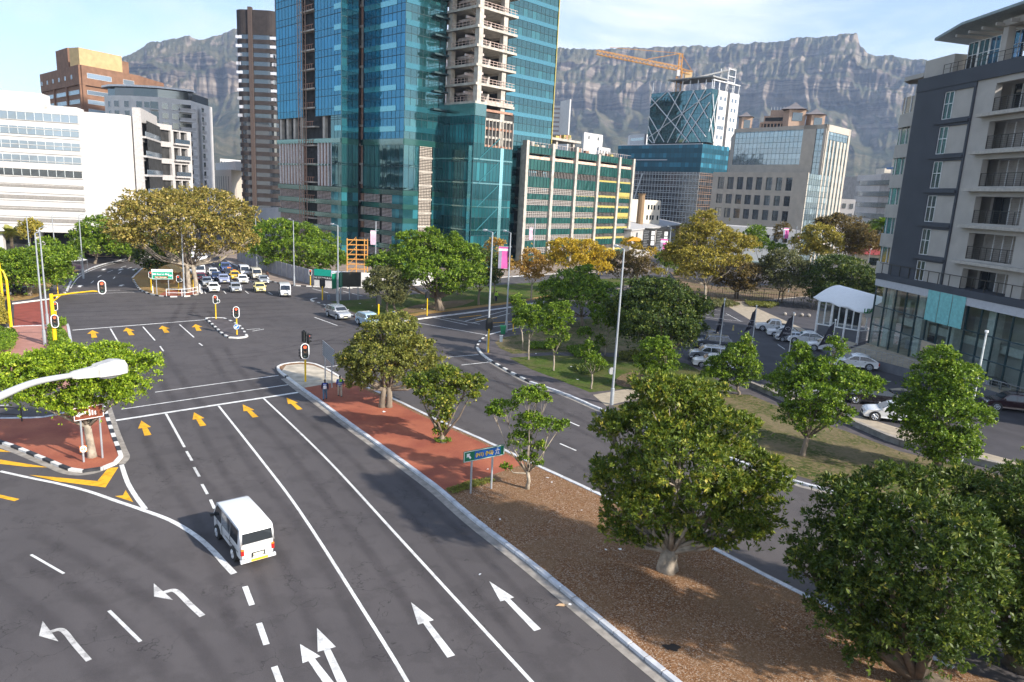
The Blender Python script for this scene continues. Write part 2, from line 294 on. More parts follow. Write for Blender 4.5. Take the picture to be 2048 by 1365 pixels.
def arrow(tip, tail, m, hw=.55, hl=.42, sw=.14, name='arrow_marking'):
    a = G(*tip); t = G(*tail); d = a-t; Ln = np.linalg.norm(d); d /= Ln; s = V((-d[1], d[0], 0)); z = V((0, 0, layer(.0002)))
    q = a-d*Ln*hl
    b = MB(); b.face([a+z, q+s*hw+z, q-s*hw+z][::-1]); b.face([q+s*sw+z, t+s*sw*1.3+z, t-s*sw*1.3+z, q-s*sw+z]); b.build(name, m, ROAD)
# painted lines
line([(228, 842), (605, 784)], .34, name='stop_line'); line([(310, 785), (557, 751.3)], .16); line([(243, 819), (583, 769)], .16)
line([(527, 797), (600, 866), (674, 940), (815, 1094), (1064, 1365), (1280, 1600)], .16)
line([(437, 812), (520, 917), (600, 1023.5), (748, 1255), (815, 1365), (905, 1520)], .16)
line([(332, 828), (369, 895)], .16)
for a, b_ in [((373, 903), (384, 922)), ((388, 935), (399, 954)), ((404, 969), (415, 989)), ((421, 1000), (429, 1018))]: line([a, b_], .16)
for a, b_ in [((490, 1173.6), (504, 1211)), ((518, 1247), (533, 1290)), ((548.5, 1334), (566, 1380))]: line([a, b_], .24)
line([(0, 943), (58.6, 956), (117, 968), (176, 983), (234, 1003), (281, 1019), (342, 1042), (393, 1073), (427, 1103.5), (448, 1127), (468, 1148)], .2, w1=.3)
line([(243, 930), (255, 965), (272, 994), (291, 1019)], .26)
line([(62, 1110), (128, 1148)], .12); line([(218, 1222), (281, 1284)], .14)
for P in ([(58.6, 950.5), (117, 963.7), (210.9, 975.7), (236.7, 935.3), (216.7, 936.5), (194.8, 962.8)], [(0, 919.7), (0, 928.5), (52.7, 934.4), (99.6, 935.8)], [(-20, 893), (-20, 903), (22, 905)], [(251.3, 981), (246, 991.5), (230, 993), (266.5, 1005)]): paintpoly(P, yel_p, 'yellow_hatching')
line([(-10, 991), (34, 1001)], .3, yel_p)
for a, b_ in [((282.7, 842), (296, 871.4)), ((388, 825.4), (406.6, 852.4)), ((485.5, 809.5), (511, 835)), ((573, 796), (600, 819.7))]: arrow(a, b_, yel_p, .42, .5, .17)
for a, b_ in [((184.6, 661), (189, 676)), ((252.7, 656), (263.7, 671)), ((324, 652), (334, 666)), ((391, 649), (398, 662))]: arrow(a, b_, yel_p, .6, .45, .22)
for a, b_ in [((978.5, 1163.4), (1075, 1261)), ((821.9, 1205.3), (902.4, 1314)), ((634, 1257), (687, 1372)), ((600, 1289), (661, 1372))]: arrow(a, b_, white_p, .36, .4, .13)
paintpoly([(307.6, 1167.8), (308, 1194), (345.9, 1201)], oldw, 'arrow_marking'); line([(328, 1186), (345, 1181.5), (357, 1187), (380, 1210), (405, 1233)], .24, oldw)
paintpoly([(85.4, 1243), (78, 1272.7), (117, 1284)], oldw, 'arrow_marking'); line([(100, 1265), (119, 1260), (131, 1266), (150, 1290), (178, 1322)], .2, oldw)
line([(145, 661), (412, 640)], .3, name='stop_line')
for a, b_ in [((220.9, 658), (237.4, 686.6)), ((285.7, 654), (310, 681.5)), ((359, 649.6), (388, 675.4)), ((320, 693), (327, 703)), ((398, 687), (405, 692)), ((136, 590), (292, 584)), ((140, 585), (240, 581)),
              ((834, 646), (975, 671)), ((867.6, 635.9), (935, 650.6)), ((886, 636), (960, 649)), ((943.5, 647), (1019.4, 627.7)), ((986.6, 654.3), (1034, 647)), ((930, 643), (1015, 621)),
              ((892.3, 715.4), (957, 709.8)), ((923, 730.8), (977, 725)), ((650, 735), (676, 732)), ((1120, 888), (1152.3, 902)), ((1132, 841.5), (1158.5, 853)), ((1462, 1040), (1487, 1052)), ((1225, 935), (1262, 950)),
              ((625, 578), (643.8, 583)), ((648, 584), (656, 586.5)), ((686, 583), (698, 586)), ((704, 587.6), (725, 592.7)), ((628.6, 635), (675, 652)), ((505, 663), (528, 659)), ((493, 660), (520, 658)), ((780, 668), (800, 667)),
              ((0, 812), (18, 811))]: line([a, b_], .15)
for a, b_ in [((918.5, 636), (963, 631)), ((951, 641), (994, 636)), ((981.5, 647), (1024.6, 644))]: line([a, b_], .25, yel_p)
line([(141, 577), (160, 553), (200, 535), (262, 519)], .15); line([(137, 574), (157, 551), (196, 533), (255, 518)], .12)
dashes([(182, 567), (215, 545), (300, 518)], .14, 3, 4.5); dashes([(225, 560), (250, 540), (320, 517)], .14, 3, 4.5, start=1)
for P in ([(412, 588), (395, 560), (372, 525), (345, 497)], [(452, 588), (425, 558), (395, 528), (362, 500)], [(497, 588), (462, 560), (425, 535), (380, 506)], [(545, 590), (500, 563), (452, 539), (400, 515)]): dashes(P, .14, 3, 4.5)
for a, b_ in [((205, 541), (211, 538)), ((238, 541), (245, 538)), ((266, 541), (272, 538)), ((158, 575), (162, 571)), ((240, 573), (246, 570))]: arrow(b_, a, white_p, .5, .4, .2)
# dark tyre rubber on the lanes, soft dark bands across the junction
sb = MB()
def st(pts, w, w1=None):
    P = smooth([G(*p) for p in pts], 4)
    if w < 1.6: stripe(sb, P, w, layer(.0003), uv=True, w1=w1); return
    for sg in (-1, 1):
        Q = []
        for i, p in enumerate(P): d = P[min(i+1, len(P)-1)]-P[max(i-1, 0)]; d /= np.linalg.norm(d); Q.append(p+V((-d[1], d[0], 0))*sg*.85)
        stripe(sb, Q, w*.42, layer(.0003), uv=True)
for k in range(6): st([(60, 612+k*8.3), (250, 604+k*9), (430, 599+k*8.4), (620, 596+k*7)], 1.0, 1.3)  # six long parallel dark bands crossing the junction
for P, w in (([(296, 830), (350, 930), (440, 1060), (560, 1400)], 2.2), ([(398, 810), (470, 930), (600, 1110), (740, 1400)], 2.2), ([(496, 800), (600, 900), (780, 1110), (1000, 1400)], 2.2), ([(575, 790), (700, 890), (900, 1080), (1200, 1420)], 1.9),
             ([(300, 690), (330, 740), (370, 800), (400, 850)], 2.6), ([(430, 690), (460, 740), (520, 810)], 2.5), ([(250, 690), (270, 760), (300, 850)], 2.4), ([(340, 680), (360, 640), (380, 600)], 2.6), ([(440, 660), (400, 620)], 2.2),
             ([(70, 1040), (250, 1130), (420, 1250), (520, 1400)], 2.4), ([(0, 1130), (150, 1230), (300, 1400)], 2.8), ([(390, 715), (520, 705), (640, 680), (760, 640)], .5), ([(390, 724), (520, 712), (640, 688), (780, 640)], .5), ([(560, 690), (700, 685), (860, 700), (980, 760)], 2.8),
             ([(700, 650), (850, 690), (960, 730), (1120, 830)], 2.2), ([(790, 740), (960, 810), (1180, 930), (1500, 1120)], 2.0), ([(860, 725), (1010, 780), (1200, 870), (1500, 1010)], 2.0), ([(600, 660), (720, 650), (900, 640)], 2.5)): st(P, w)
sb.build('rubber_and_dark_bands', dark_mark, ROAD)
# raised islands and verges
def slab(name, px, label, topmat, h=.12, kerbs=(), cat='pavement', sm=0, edge=None):
    P = [G(*p) for p in px]
    if sm: P = smooth(P, sm, True)
    root = empty(name, (0, 0, 0), label, cat, kind='structure'); b = MB(); b.prism([(p[0], p[1]) for p in P], -.01, h, 1, top=0); b.build('surface', [topmat, edge or conc], root)
    for kp, style in kerbs: kerb(root, kp, style, h)
    return root
def kerb(root, px, style, h, w=.26):
    P = resample(smooth([G(*p) for p in px], 5), .95 if style in ('bw', 'w', 'blk') else 1.0); n = len(P); b = MB(); Lp = []; Rp = []
    for i in range(n):
        d = P[min(i+1, n-1)]-P[max(i-1, 0)]; d /= np.linalg.norm(d)+1e-9; s = V((-d[1], d[0], 0)); Lp.append(P[i]+s*w/2); Rp.append(P[i]-s*w/2)
    for i in range(n-1):
        mi = {'bw': i % 2, 'w': 0, 'g': 2, 'blk': 2}[style]; j = i+1; e = .03 if style == 'blk' else .012; z1 = h+.035+(.012*(i % 2) if style != 'w' else 0)
        q = lambda a, t, z: V((*((1-t)*a[i]+t*a[j])[:2], z)); t0 = e; t1 = 1-e
        vs = [q(Lp, t0, -.01), q(Rp, t0, -.01), q(Rp, t1, -.01), q(Lp, t1, -.01), q(Lp, t0, z1), q(Rp, t0, z1), q(Rp, t1, z1), q(Lp, t1, z1)]
        b.poly(vs, [(4, 5, 6, 7), (0, 1, 5, 4), (1, 2, 6, 5), (2, 3, 7, 6), (3, 0, 4, 7)], mi)
    b.build('kerb', [kerbw, kerbb, kerbg], root)
def sheet(root, px, m, z, name, sm=0):
    P = [G(*p, z) for p in px]
    if sm: P = smooth(P, sm, True)
    b = MB(); b.face([V((p[0], p[1], z)) for p in P]); return b.build(name, m, root)
ML = [(557, 742), (575, 757), (605, 780), (640, 805), (700, 850), (760, 893), (820, 937), (880, 982), (950, 1043), (1060, 1128), (1200, 1243), (1345, 1362), (1650, 1600)]
MR = [(2300, 1460), (1906, 1342), (1571, 1177), (1440, 1109), (1330, 1056), (1184, 986), (1052, 924.6), (960, 881), (873.8, 843), (787.7, 801.5), (735, 778), (680, 757), (628, 730), (600, 727), (572, 730), (558, 736)]
MED = slab('median_island', ML+MR, 'long raised median between the two carriageways, sand tip, red brick and brown gravel', gravel, kerbs=[
    ([(600, 727), (572, 729.5), (557, 735), (557, 742), (566, 750)], 'w'), ([(566, 750), (575, 757)], 'bw'), ([(575, 757), (605, 780)], 'w'), (ML[2:8], 'g'), (ML[7:], 'blk'), (MR[1:11], 'g'), ([(680, 757), (655, 742), (628, 730), (600, 727)], 'w')])
sheet(MED, [(563, 743), (575, 754), (607, 777), (690, 762), (650, 740), (626, 731), (600, 728.5), (572, 731)], sand, .126, 'sand_tip')
sheet(MED, [(607, 776), (640, 801), (700, 846), (760, 889), (820, 933), (884, 981), (960, 958), (1052, 927), (960, 884), (873, 846), (787, 805), (735, 782), (690, 762)], red_pave, .129, 'red_brick_paving')
gl_ = MB(); stripe(gl_, [V(p)+V((-.32, -.2, 0)) for p in smooth([G(*p) for p in ML[1:]], 4)], .5, .012); gl_.build('gutter', conc, MED)
mr2 = MB(); stripe(mr2, [V(p)+V((.16, .25, 0)) for p in smooth([G(*p) for p in MR[1:11]], 4)], .3, .012); mr2.build('gutter', conc, MED)
# left brick island
LI = [(-60, 868), (11.7, 890), (44, 902), (73, 914), (108, 928.5), (140.6, 941.7), (172.8, 945), (205, 939.5), (232, 928), (242, 915), (236, 898), (224, 866), (210, 822), (202, 795), (150, 822), (88, 838), (0, 840), (-60, 838)]
ISL = slab('brick_island', LI, 'red brick traffic island with black and white kerb under the bright green tree', red_pave, kerbs=[(LI[0:8], 'bw'), (LI[7:10], 'w'), (LI[9:14], 'bw'), ([(202, 795), (150, 822), (88, 838), (0, 840)], 'g')])
gl2 = MB(); stripe(gl2, [V(p)+V((.3, 0, 0)) for p in smooth([G(*p) for p in LI[8:14]], 4)], .5, .0125); stripe(gl2, [V(p)+V((-.1, -.3, 0)) for p in smooth([G(*p) for p in LI[0:9]], 4)], .45, .0127); gl2.build('gutter', conc, ISL)
# small splitter island
SI = [(412, 638.5), (422, 637.5), (447, 638), (462, 645), (480, 655), (491, 667), (494, 674), (482, 677), (460, 677), (445, 670), (430, 656)]
slab('splitter_island', SI, 'small tapered traffic island in the middle of the junction', path_m, kerbs=[([(412, 638.5), (430, 655), (445, 669), (458, 676.5)], 'bw'), ([(458, 676.5), (482, 677.5), (494, 674)], 'w'), ([(494, 674), (480, 654), (462, 644), (447, 638)], 'bw'), ([(447, 638), (422, 637.5), (412, 638.5)], 'w')])
# big tree island
BI = [(265, 557), (268, 567), (280, 580), (304, 590), (333, 594.5), (377, 593.5), (404, 587), (400, 575), (392, 560), (380, 540), (362, 515), (345, 495), (330, 500), (310, 518), (285, 538)]
BIG = slab('tree_island', BI, 'rounded traffic island of orange soil and brick under the huge spreading tree', orangesoil, sm=2, kerbs=[([(267, 561), (280, 580), (304, 590)], 'bw'), ([(304, 590), (333, 594.5), (377, 593.5), (404, 587)], 'bw'), ([(404, 587), (400, 575), (380, 540)], 'g'), ([(310, 518), (285, 538), (265, 557)], 'g')])
sheet(BIG, [(318, 590), (333, 593), (377, 592), (401, 586), (396, 576), (330, 583)], red_pave, .13, 'brick_paving')
# park in the middle distance
PK = [(622, 602), (632, 607), (660, 615), (685, 625), (712, 635), (745, 646), (780, 652), (814, 643), (863, 636), (935, 627), (1019, 616), (1100, 602), (1200, 586), (1290, 568), (1340, 552), (1270, 552), (1170, 556), (1080, 561), (1000, 567), (930, 576), (850, 584), (790, 590), (728, 597), (660, 599), (634, 598)]
PARK = slab('park_lawn_verge', PK, 'raised park block with green lawn beyond the crossing road', path_m, kerbs=[([(634, 598), (622, 600), (624, 603)], 'w'), ([(624, 603), (660, 615), (712, 635), (745, 646)], 'bw'), ([(745, 646), (780, 652), (814, 643), (863, 636)], 'w'), ([(863, 636), (935, 627), (1019, 616), (1100, 602)], 'g')])
sheet(PARK, [(660, 603), (690, 618), (730, 634), (757, 640), (800, 637), (860, 628), (935, 619), (1019, 608), (1100, 595), (1200, 580), (1290, 565), (1320, 555), (1170, 559), (1000, 570), (850, 587), (728, 599)], grassm, .126, 'lawn')
sheet(PARK, [(800, 637), (860, 628), (935, 619), (1019, 608), (1100, 595), (1100, 590), (1019, 604), (935, 614), (860, 622), (815, 629)], orangesoil, .13, 'leaf_litter', )
sheet(PARK, [(790, 628), (830, 611), (900, 602), (950, 600), (920, 612), (860, 622)], dirt, .1325, 'bare_soil', sm=3)
# near park on the right
NP = [(953.8, 698.5), (963, 709), (978.5, 721.5), (1018, 744), (1061.5, 766), (1132, 791), (1209, 824), (1330, 872), (1450, 915), (1582, 963), (1628, 976), (1760, 1010), (1900, 1050), (2060, 1095), (2400, 1200), (2400, 1030), (2048, 952), (1930, 925), (1800, 893), (1700, 852), (1620, 830), (1500, 775), (1420, 745), (1372, 722), (1350, 700), (1360, 660), (1395, 620), (1330, 610), (1250, 610), (1150, 628), (1090, 645), (1034, 658), (1000, 664), (975, 672), (960, 684)]
NPK = slab('near_park_block', NP, 'raised park block with asphalt path on the right of the carriageway', path_m, kerbs=[([(975, 672), (960, 684), (954, 697)], 'bw'), ([(954, 697), (963, 709), (978, 721)], 'w'), ([(978, 721), (1018, 744), (1061, 766)], 'bw'), ([(1061, 766), (1132, 791), (1209, 824), (1330, 872), (1450, 915), (1582, 963), (1760, 1010), (2060, 1095)], 'g'), ([(1150, 628), (1090, 645), (1034, 658), (975, 672)], 'g')])
gl3 = MB(); stripe(gl3, [V(p)+V((-.15, -.3, 0)) for p in smooth([G(*p) for p in NP[2:13]], 4)], .4, .0129); gl3.build('gutter', conc, NPK)
sheet(NPK, [(990, 685), (1000, 697), (1025, 708), (1100, 705), (1240, 706), (1340, 715), (1360, 690), (1380, 640), (1330, 618), (1160, 640), (1060, 665), (1005, 676)], drygr, .126, 'grass')
sheet(NPK, [(1018, 716), (1060, 738), (1110, 757), (1180, 785), (1250, 778), (1400, 775), (1480, 785), (1372, 727), (1300, 716), (1100, 711)], grassm, .1265, 'grass')
sheet(NPK, [(1186, 790), (1212, 812), (1300, 792), (1400, 782), (1380, 776), (1250, 779)], mat('tan_paving', (.36, .30, .22), .9, var=.15, scale=1.5), .1275, 'tan_footpath')
sheet(NPK, [(1225, 812), (1330, 862), (1500, 925), (1640, 965), (1800, 1005), (2000, 1060), (2300, 1140), (2300, 1020), (2048, 962), (1930, 935), (1800, 903), (1690, 862), (1610, 835), (1500, 790), (1400, 786), (1300, 796)], drygr, .1272, 'grass')
sheet(NPK, [(1260, 745), (1340, 755), (1400, 775), (1380, 776), (1270, 777), (1230, 765)], dirt, .1285, 'bare_soil', sm=3)
# parking lot and tan paving
TAN = MATS['tan_paving']
LOT = empty('parking_lot', (0, 0, 0), 'dark asphalt dealership car park with tan paving strips', 'car park', kind='structure')
lotm = mat('lot_asphalt', (.052, .048, .053), .85, var=.2, scale=.4, bump=.2)
sheet(LOT, [(1372, 722), (1500, 775), (1620, 830), (1700, 852), (1800, 893), (1930, 925), (2100, 965), (2400, 1030), (2400, 700), (2048, 660), (1800, 600), (1640, 590), (1470, 606), (1400, 602), (1380, 640), (1360, 690)], lotm, .05, 'car_park_surface')
sheet(LOT, [(1440, 604), (1500, 640), (1570, 672), (1680, 715), (1740, 735), (1700, 705), (1600, 655), (1510, 615), (1475, 602)], TAN, .055, 'tan_paving')
sheet(LOT, [(1495, 771), (1525, 770), (1640, 808), (1760, 845), (1900, 888), (2080, 935), (2400, 1010), (2400, 1040), (2048, 952), (1930, 925), (1800, 893), (1700, 852), (1620, 830)], TAN, .056, 'tan_paving')
sheet(LOT, [(1760, 780), (1812, 782), (1900, 800), (1890, 792), (1800, 776)], TAN, .057, 'tan_paving')
lb = MB()
for a, b_ in (((1345, 632), (1400, 636)), ((1412, 636), (1486, 644)), ((1412, 630), (1462, 632)), ((1380, 612), (1440, 622)), ((1452, 628), (1482, 644)), ((1555, 690), (1570, 700)), ((1590, 705), (1605, 714)), ((1765, 765), (1782, 764)), ((1975, 832), (1998, 838))): stripe(lb, [G(*a), G(*b_)], .1, .0605)
lb.build('bay_lines', white_p, LOT)
# left side pavements and verges
LV = [(22, 609), (94, 600), (108, 596), (133, 585), (145, 561), (163, 547.5), (198, 532), (235, 523), (275, 512), (300, 500), (200, 490), (0, 500), (-200, 530), (-200, 640), (0, 612)]
LVG = slab('left_verge', LV, 'wide pavement and verge along the left of the boulevard', path_m, kerbs=[([(22, 609), (94, 600)], 'w'), ([(96, 600), (110, 596), (133, 585)], 'bw'), ([(133, 585), (145, 561), (163, 547.5), (198, 532), (235, 523), (275, 512)], 'g')])
sheet(LVG, [(0, 606), (60, 598), (92, 588), (105, 570), (130, 552), (160, 540), (150, 530), (90, 530), (-150, 560), (-150, 620)], orangesoil, .1262, 'leaf_litter')
PL = [(-200, 690), (-60, 672), (22, 655), (95, 652), (128, 648), (135, 651.7), (139, 670), (143.5, 693), (155, 740), (165, 790), (120, 780), (60, 765), (0, 770), (-200, 800)]
PLS = slab('left_pavement', PL, 'pink brick pavement with planted beds at the left edge', mat('pink_paving', (.40, .19, .145), .9, var=.1, scale=.8), kerbs=[([(128, 648), (135, 651.7), (139, 670), (143.5, 693), (155, 740)], 'g'), ([(-60, 672), (22, 656), (95, 653), (128, 648)], 'g')])
xb = MB(); xb.face([V((*G(*p)[:2], .02)) for p in [(28, 610), (97, 601), (101, 653), (28, 655)]]); XR = xb.build('red_crossing', mat('red_road_paint', (.26, .055, .035), .85, var=.15, scale=.7), ROAD)
# far verge behind the boulevard kerb
FV_ = [(400, 497), (455, 524), (500, 545), (538, 563), (577, 571), (626, 574), (672, 577), (730, 577), (800, 574), (850, 570), (930, 563), (1040, 553), (1170, 546), (1300, 543), (1300, 500), (900, 500), (600, 480), (430, 480)]
FVR = slab('far_pavement', FV_, 'pavement along the construction hoarding across the junction', mat('brown_verge', (.26, .20, .16), .95, var=.2, scale=.6), kerbs=[([(455, 524), (500, 545), (538, 563)], 'g'), ([(538, 563), (577, 571), (626, 574)], 'bw'), ([(626, 574), (672, 577)], 'w'), ([(672, 577), (730, 577), (800, 574), (850, 570)], 'bw'), ([(850, 570), (930, 563), (1040, 553), (1170, 546)], 'g')])
RV_ = [(1340, 545), (1380, 600), (1470, 606), (1640, 592), (1800, 600), (1800, 560), (1600, 566), (1500, 575), (1430, 575)]
slab('planted_bank', RV_, 'brown planted bank behind the car park fence', dirt, h=.16)
for a, b_ in (((1070, 930), .12),): pass
lt = MB()
for x, y, s_ in ((960, 1150, .1), (1340, 1294, .35), (1163, 1022, .08), (1095, 957, .14), (1104, 966, .1), (1322, 976, .1), (768, 825, .22), (1240, 1100, .12), (1366, 1040, .1), (1390, 690, .15), (1000, 1040, .08), (844, 618, .2), (850, 619, .2), (745, 613, .2), (720, 608, .2), (1072, 708, .12), (1142, 734, .15), (1155, 760, .2), (1120, 1175, .1), (975, 940, .1), (1212, 1101, .1), (1140, 1210, .13)):
    p = G(x, y, .13); 
    if (x, y) == (1340, 1294): continue
    q = [p+V((s_*math.cos(t)*random.uniform(.5, 1), s_*math.sin(t)*random.uniform(.5, 1), .02+random.uniform(0, .05))) for t in (0, 1.2, 2.3, 3.4, 4.4, 5.4)]; lt.face(q)
tag(lt.build('litter', mat('paper', (.8, .8, .78), .8)), 'scraps of white paper litter scattered on the gravel and grass', 'litter', kind='stuff')
p = G(1344, 1295, .14); mb = MB(); mb.face([p+V((.36*math.cos(t)*(1+.2*math.sin(3*t)), .22*math.sin(t)*(1+.3*math.cos(5*t)), 0)) for t in np.linspace(0, 6.2, 18)]); tag(mb.build('burnt_patch', mat('char', (.02, .015, .012), .95)), 'small black burnt patch on the brown gravel near the bottom edge', 'patch')
p = G(1123, 1211, .03); mb = MB(); mb.face([p+V(q) for q in ((-.28, -.06, 0), (.1, -.12, .03), (.3, .02, .05), (.1, .1, .02), (-.1, .06, .05))]); tag(mb.build('cardboard', mat('card', (.55, .36, .2), .9)), 'torn piece of tan cardboard in the concrete gutter', 'cardboard')
# ---------------------------------------------------------------- mountain, haze
SKY = [(-500, 300), (-200, 275), (0, 262), (100, 215), (180, 160), (240, 125), (270, 110), (300, 93), (330, 88), (345, 82), (380, 79), (400, 85), (420, 80), (440, 74), (462, 66), (520, 52), (600, 60), (700, 80), (850, 95), (1000, 100), (1100, 104), (1180, 105), (1260, 102), (1330, 103), (1400, 99), (1450, 100), (1458, 95), (1500, 94), (1560, 90), (1600, 83), (1660, 80), (1700, 77), (1704, 79), (1708, 77), (1713, 78), (1718, 101), (1735, 117), (1780, 119), (1790, 123), (1845, 127), (1900, 150), (2048, 205), (2300, 260), (2600, 330)]
def vnoise(x, y, seed):
    r_ = np.random.default_rng(seed); T = r_.random((257, 257)); xi = np.floor(x).astype(int); yi = np.floor(y).astype(int); fx = x-xi; fy = y-yi; fx = fx*fx*(3-2*fx); fy = fy*fy*(3-2*fy)
    a = T[xi % 256, yi % 256]; b = T[(xi+1) % 256, yi % 256]; c = T[xi % 256, (yi+1) % 256]; d = T[(xi+1) % 256, (yi+1) % 256]
    return (a*(1-fx)+b*fx)*(1-fy)+(c*(1-fx)+d*fx)*fy
xs = np.array([p[0] for p in SKY], float); ys = np.array([p[1] for p in SKY], float)
NS, NT = 1100, 190
px = np.linspace(-480, 2560, NS); py = np.interp(px, xs, ys); jag = (vnoise(px/11, px*0, 3)-.5)*3.0+(vnoise(px/4, px*0+9, 4)-.5)*1.6; py = py+jag*np.where((px > 1700) & (px < 1720), 0, 1)
D0 = 4300.
ray_ = fv[None]*FPX+RV[None]*(px-CX)[:, None]+UV[None]*(CY-py)[:, None]
hn = np.hypot(ray_[:, 0], ray_[:, 1]); ztop = H+ray_[:, 2]/hn*D0; dirx = ray_[:, 0]/hn; diry = ray_[:, 1]/hn
t = np.linspace(0, 1, NT)
# profile: fraction of height and distance
kt = [0, .30, .52, .62, .655, .72, .74, .86, .875, .985, 1.0]; kz = [0, .12, .36, .50, .62, .66, .76, .80, .965, .985, 1.0]; kd = [.36, .60, .80, .865, .880, .905, .915, .945, .955, .995, 1.0]
# cliffs: strips sampled densely in z
u = t; zf = np.interp(u, [0, .18, .42, .56, .66, .70, .80, .84, .97, 1], [0, .14, .40, .535, .69, .715, .83, .85, .985, 1.0]); df = np.interp(u, [0, .18, .42, .56, .66, .70, .80, .84, .97, 1], [.40, .64, .83, .885, .897, .917, .926, .945, .957, .985])
S, T_ = np.meshgrid(px, u, indexing='ij'); Z = ztop[:, None]*zf[None]; Dd = D0*df[None]*np.ones((NS, 1))
cl = np.clip((zf-.45)/.15, 0, 1)[None]
wq = 1.9*vnoise(S/150, T_*4.5, 12)+.5*vnoise(S/40, T_*12, 14); g1 = vnoise(S/70+wq, T_*2.2, 5); g2 = vnoise(S/24+wq*2, T_*5, 6); g3 = vnoise(S/8+wq*3, T_*11, 7); g4 = vnoise(S/3.2, T_*18, 8)
rid = 1-np.abs(2*g1-1); rid2 = 1-np.abs(2*g2-1)
mid = np.sin(np.clip(T_, 0, 1)*math.pi)**.6
Dd = Dd-(rid*190+rid2*80+g3*46)*mid+(g4-.5)*44*cl
Z = Z+((vnoise(S/60, T_*9, 10)-.5)*34+(vnoise(S/20, T_*30, 11)-.5)*22)*mid
edge = T_ > .985; Z = np.where(edge, ztop[:, None], Z)
# the skyline stays where it is seen: scale height with the distance actually used at the top
Z = Z*(1+(Dd[:, -1:]/D0-1)*np.clip((T_-.5)*2, 0, 1)); Z[:, 0] = -2
X = dirx[:, None]*Dd; Y = diry[:, None]*Dd
vv = np.stack([X, Y, Z], -1).reshape(-1, 3); idx = np.arange(NS*NT).reshape(NS, NT)
q = np.stack([idx[:-1, :-1], idx[1:, :-1], idx[1:, 1:], idx[:-1, 1:]], -1).reshape(-1, 4)
# back slope so the mountain is solid
bk = np.stack([dirx*(D0+60), diry*(D0+60), np.full(NS, -2.)], -1); n0 = len(vv); vv = np.vstack([vv, bk]); bi = np.arange(NS)+n0
q = np.vstack([q, np.stack([idx[:-1, -1], idx[1:, -1], bi[1:], bi[:-1]], -1)])
def npmesh(name, v, faces, mats, tone=None, smooth_=False, parent=None):
    me = bpy.data.meshes.new(name); k = faces.shape[1]; me.vertices.add(len(v)); me.vertices.foreach_set('co', v.astype('f').ravel()); me.loops.add(faces.size); me.loops.foreach_set('vertex_index', faces.astype('i').ravel())
    me.polygons.add(len(faces)); me.polygons.foreach_set('loop_start', np.arange(0, faces.size, k, dtype='i')); me.polygons.foreach_set('loop_total', np.full(len(faces), k, 'i'))
    if tone is not None: at_ = me.attributes.new('tone', 'FLOAT', 'FACE'); at_.data.foreach_set('value', tone.astype('f'))
    if smooth_: me.polygons.foreach_set('use_smooth', np.ones(len(faces), bool))
    for M in (mats if isinstance(mats, list) else [mats]): me.materials.append(M)
    me.update(); me.validate(); o = bpy.data.objects.new(name, me); COL.objects.link(o)
    if parent is not None: o.parent = parent
    return o
rm = bpy.data.materials.new('mountain_rock'); rm.use_nodes = True; n = rm.node_tree.nodes; l = rm.node_tree.links.new; b = n['Principled BSDF']; b.inputs['Roughness'].default_value = 1; b.inputs['Specular IOR Level'].default_value = 0
g = n.new('ShaderNodeNewGeometry'); mp_ = n.new('ShaderNodeMapping'); mp_.inputs['Scale'].default_value = (.0009, .0009, .035); z1 = n.new('ShaderNodeTexNoise'); z1.inputs['Scale'].default_value = 1; z1.inputs['Detail'].default_value = 9; z1.inputs['Roughness'].default_value = .65
l(g.outputs['Position'], mp_.inputs[0]); l(mp_.outputs[0], z1.inputs['Vector']); r = n.new('ShaderNodeValToRGB'); e = r.color_ramp.elements; e[0].position = .42; e[0].color = (.10, .08, .075, 1); e[1].position = .6; e[1].color = (.50, .41, .33, 1); l(z1.outputs[0], r.inputs[0])
z2 = n.new('ShaderNodeTexNoise'); z2.inputs['Scale'].default_value = .012; z2.inputs['Detail'].default_value = 8; l(g.outputs['Position'], z2.inputs['Vector'])
r2 = n.new('ShaderNodeValToRGB'); e = r2.color_ramp.elements; e[0].position = .35; e[0].color = (.07, .09, .05, 1); e[1].position = .65; e[1].color = (.21, .18, .11, 1); l(z2.outputs[0], r2.inputs[0])
sx = n.new('ShaderNodeSeparateXYZ'); l(g.outputs['Normal'], sx.inputs[0]); mr_ = n.new('ShaderNodeMapRange'); mr_.inputs[1].default_value = .38; mr_.inputs[2].default_value = .72; l(sx.outputs[2], mr_.inputs[0])
ad2 = n.new('ShaderNodeMath'); ad2.operation = 'MULTIPLY_ADD'; ad2.inputs[1].default_value = .9; ad2.inputs[2].default_value = -.45; l(z2.outputs[0], ad2.inputs[0]); ad3 = n.new('ShaderNodeMath'); ad3.use_clamp = True; l(mr_.outputs[0], ad3.inputs[0]); l(ad2.outputs[0], ad3.inputs[1])
mx_ = n.new('ShaderNodeMix'); mx_.data_type = 'RGBA'; l(ad3.outputs[0], mx_.inputs[0]); l(r.outputs[0], mx_.inputs[6]); l(r2.outputs[0], mx_.inputs[7]); l(mx_.outputs[2], b.inputs['Base Color'])
bp = n.new('ShaderNodeBump'); bp.inputs['Distance'].default_value = 40; bp.inputs['Strength'].default_value = 1; z3 = n.new('ShaderNodeTexNoise'); z3.inputs['Scale'].default_value = .028; z3.inputs['Roughness'].default_value = .72; z3.inputs['Detail'].default_value = 7; l(g.outputs['Position'], z3.inputs['Vector']); l(z3.outputs[0], bp.inputs['Height']); l(bp.outputs[0], b.inputs['Normal'])
mo = npmesh('mountain', vv, q, rm); tag(mo, 'long flat-topped rocky mountain with blue hazy cliffs behind the city', 'mountain', kind='structure')
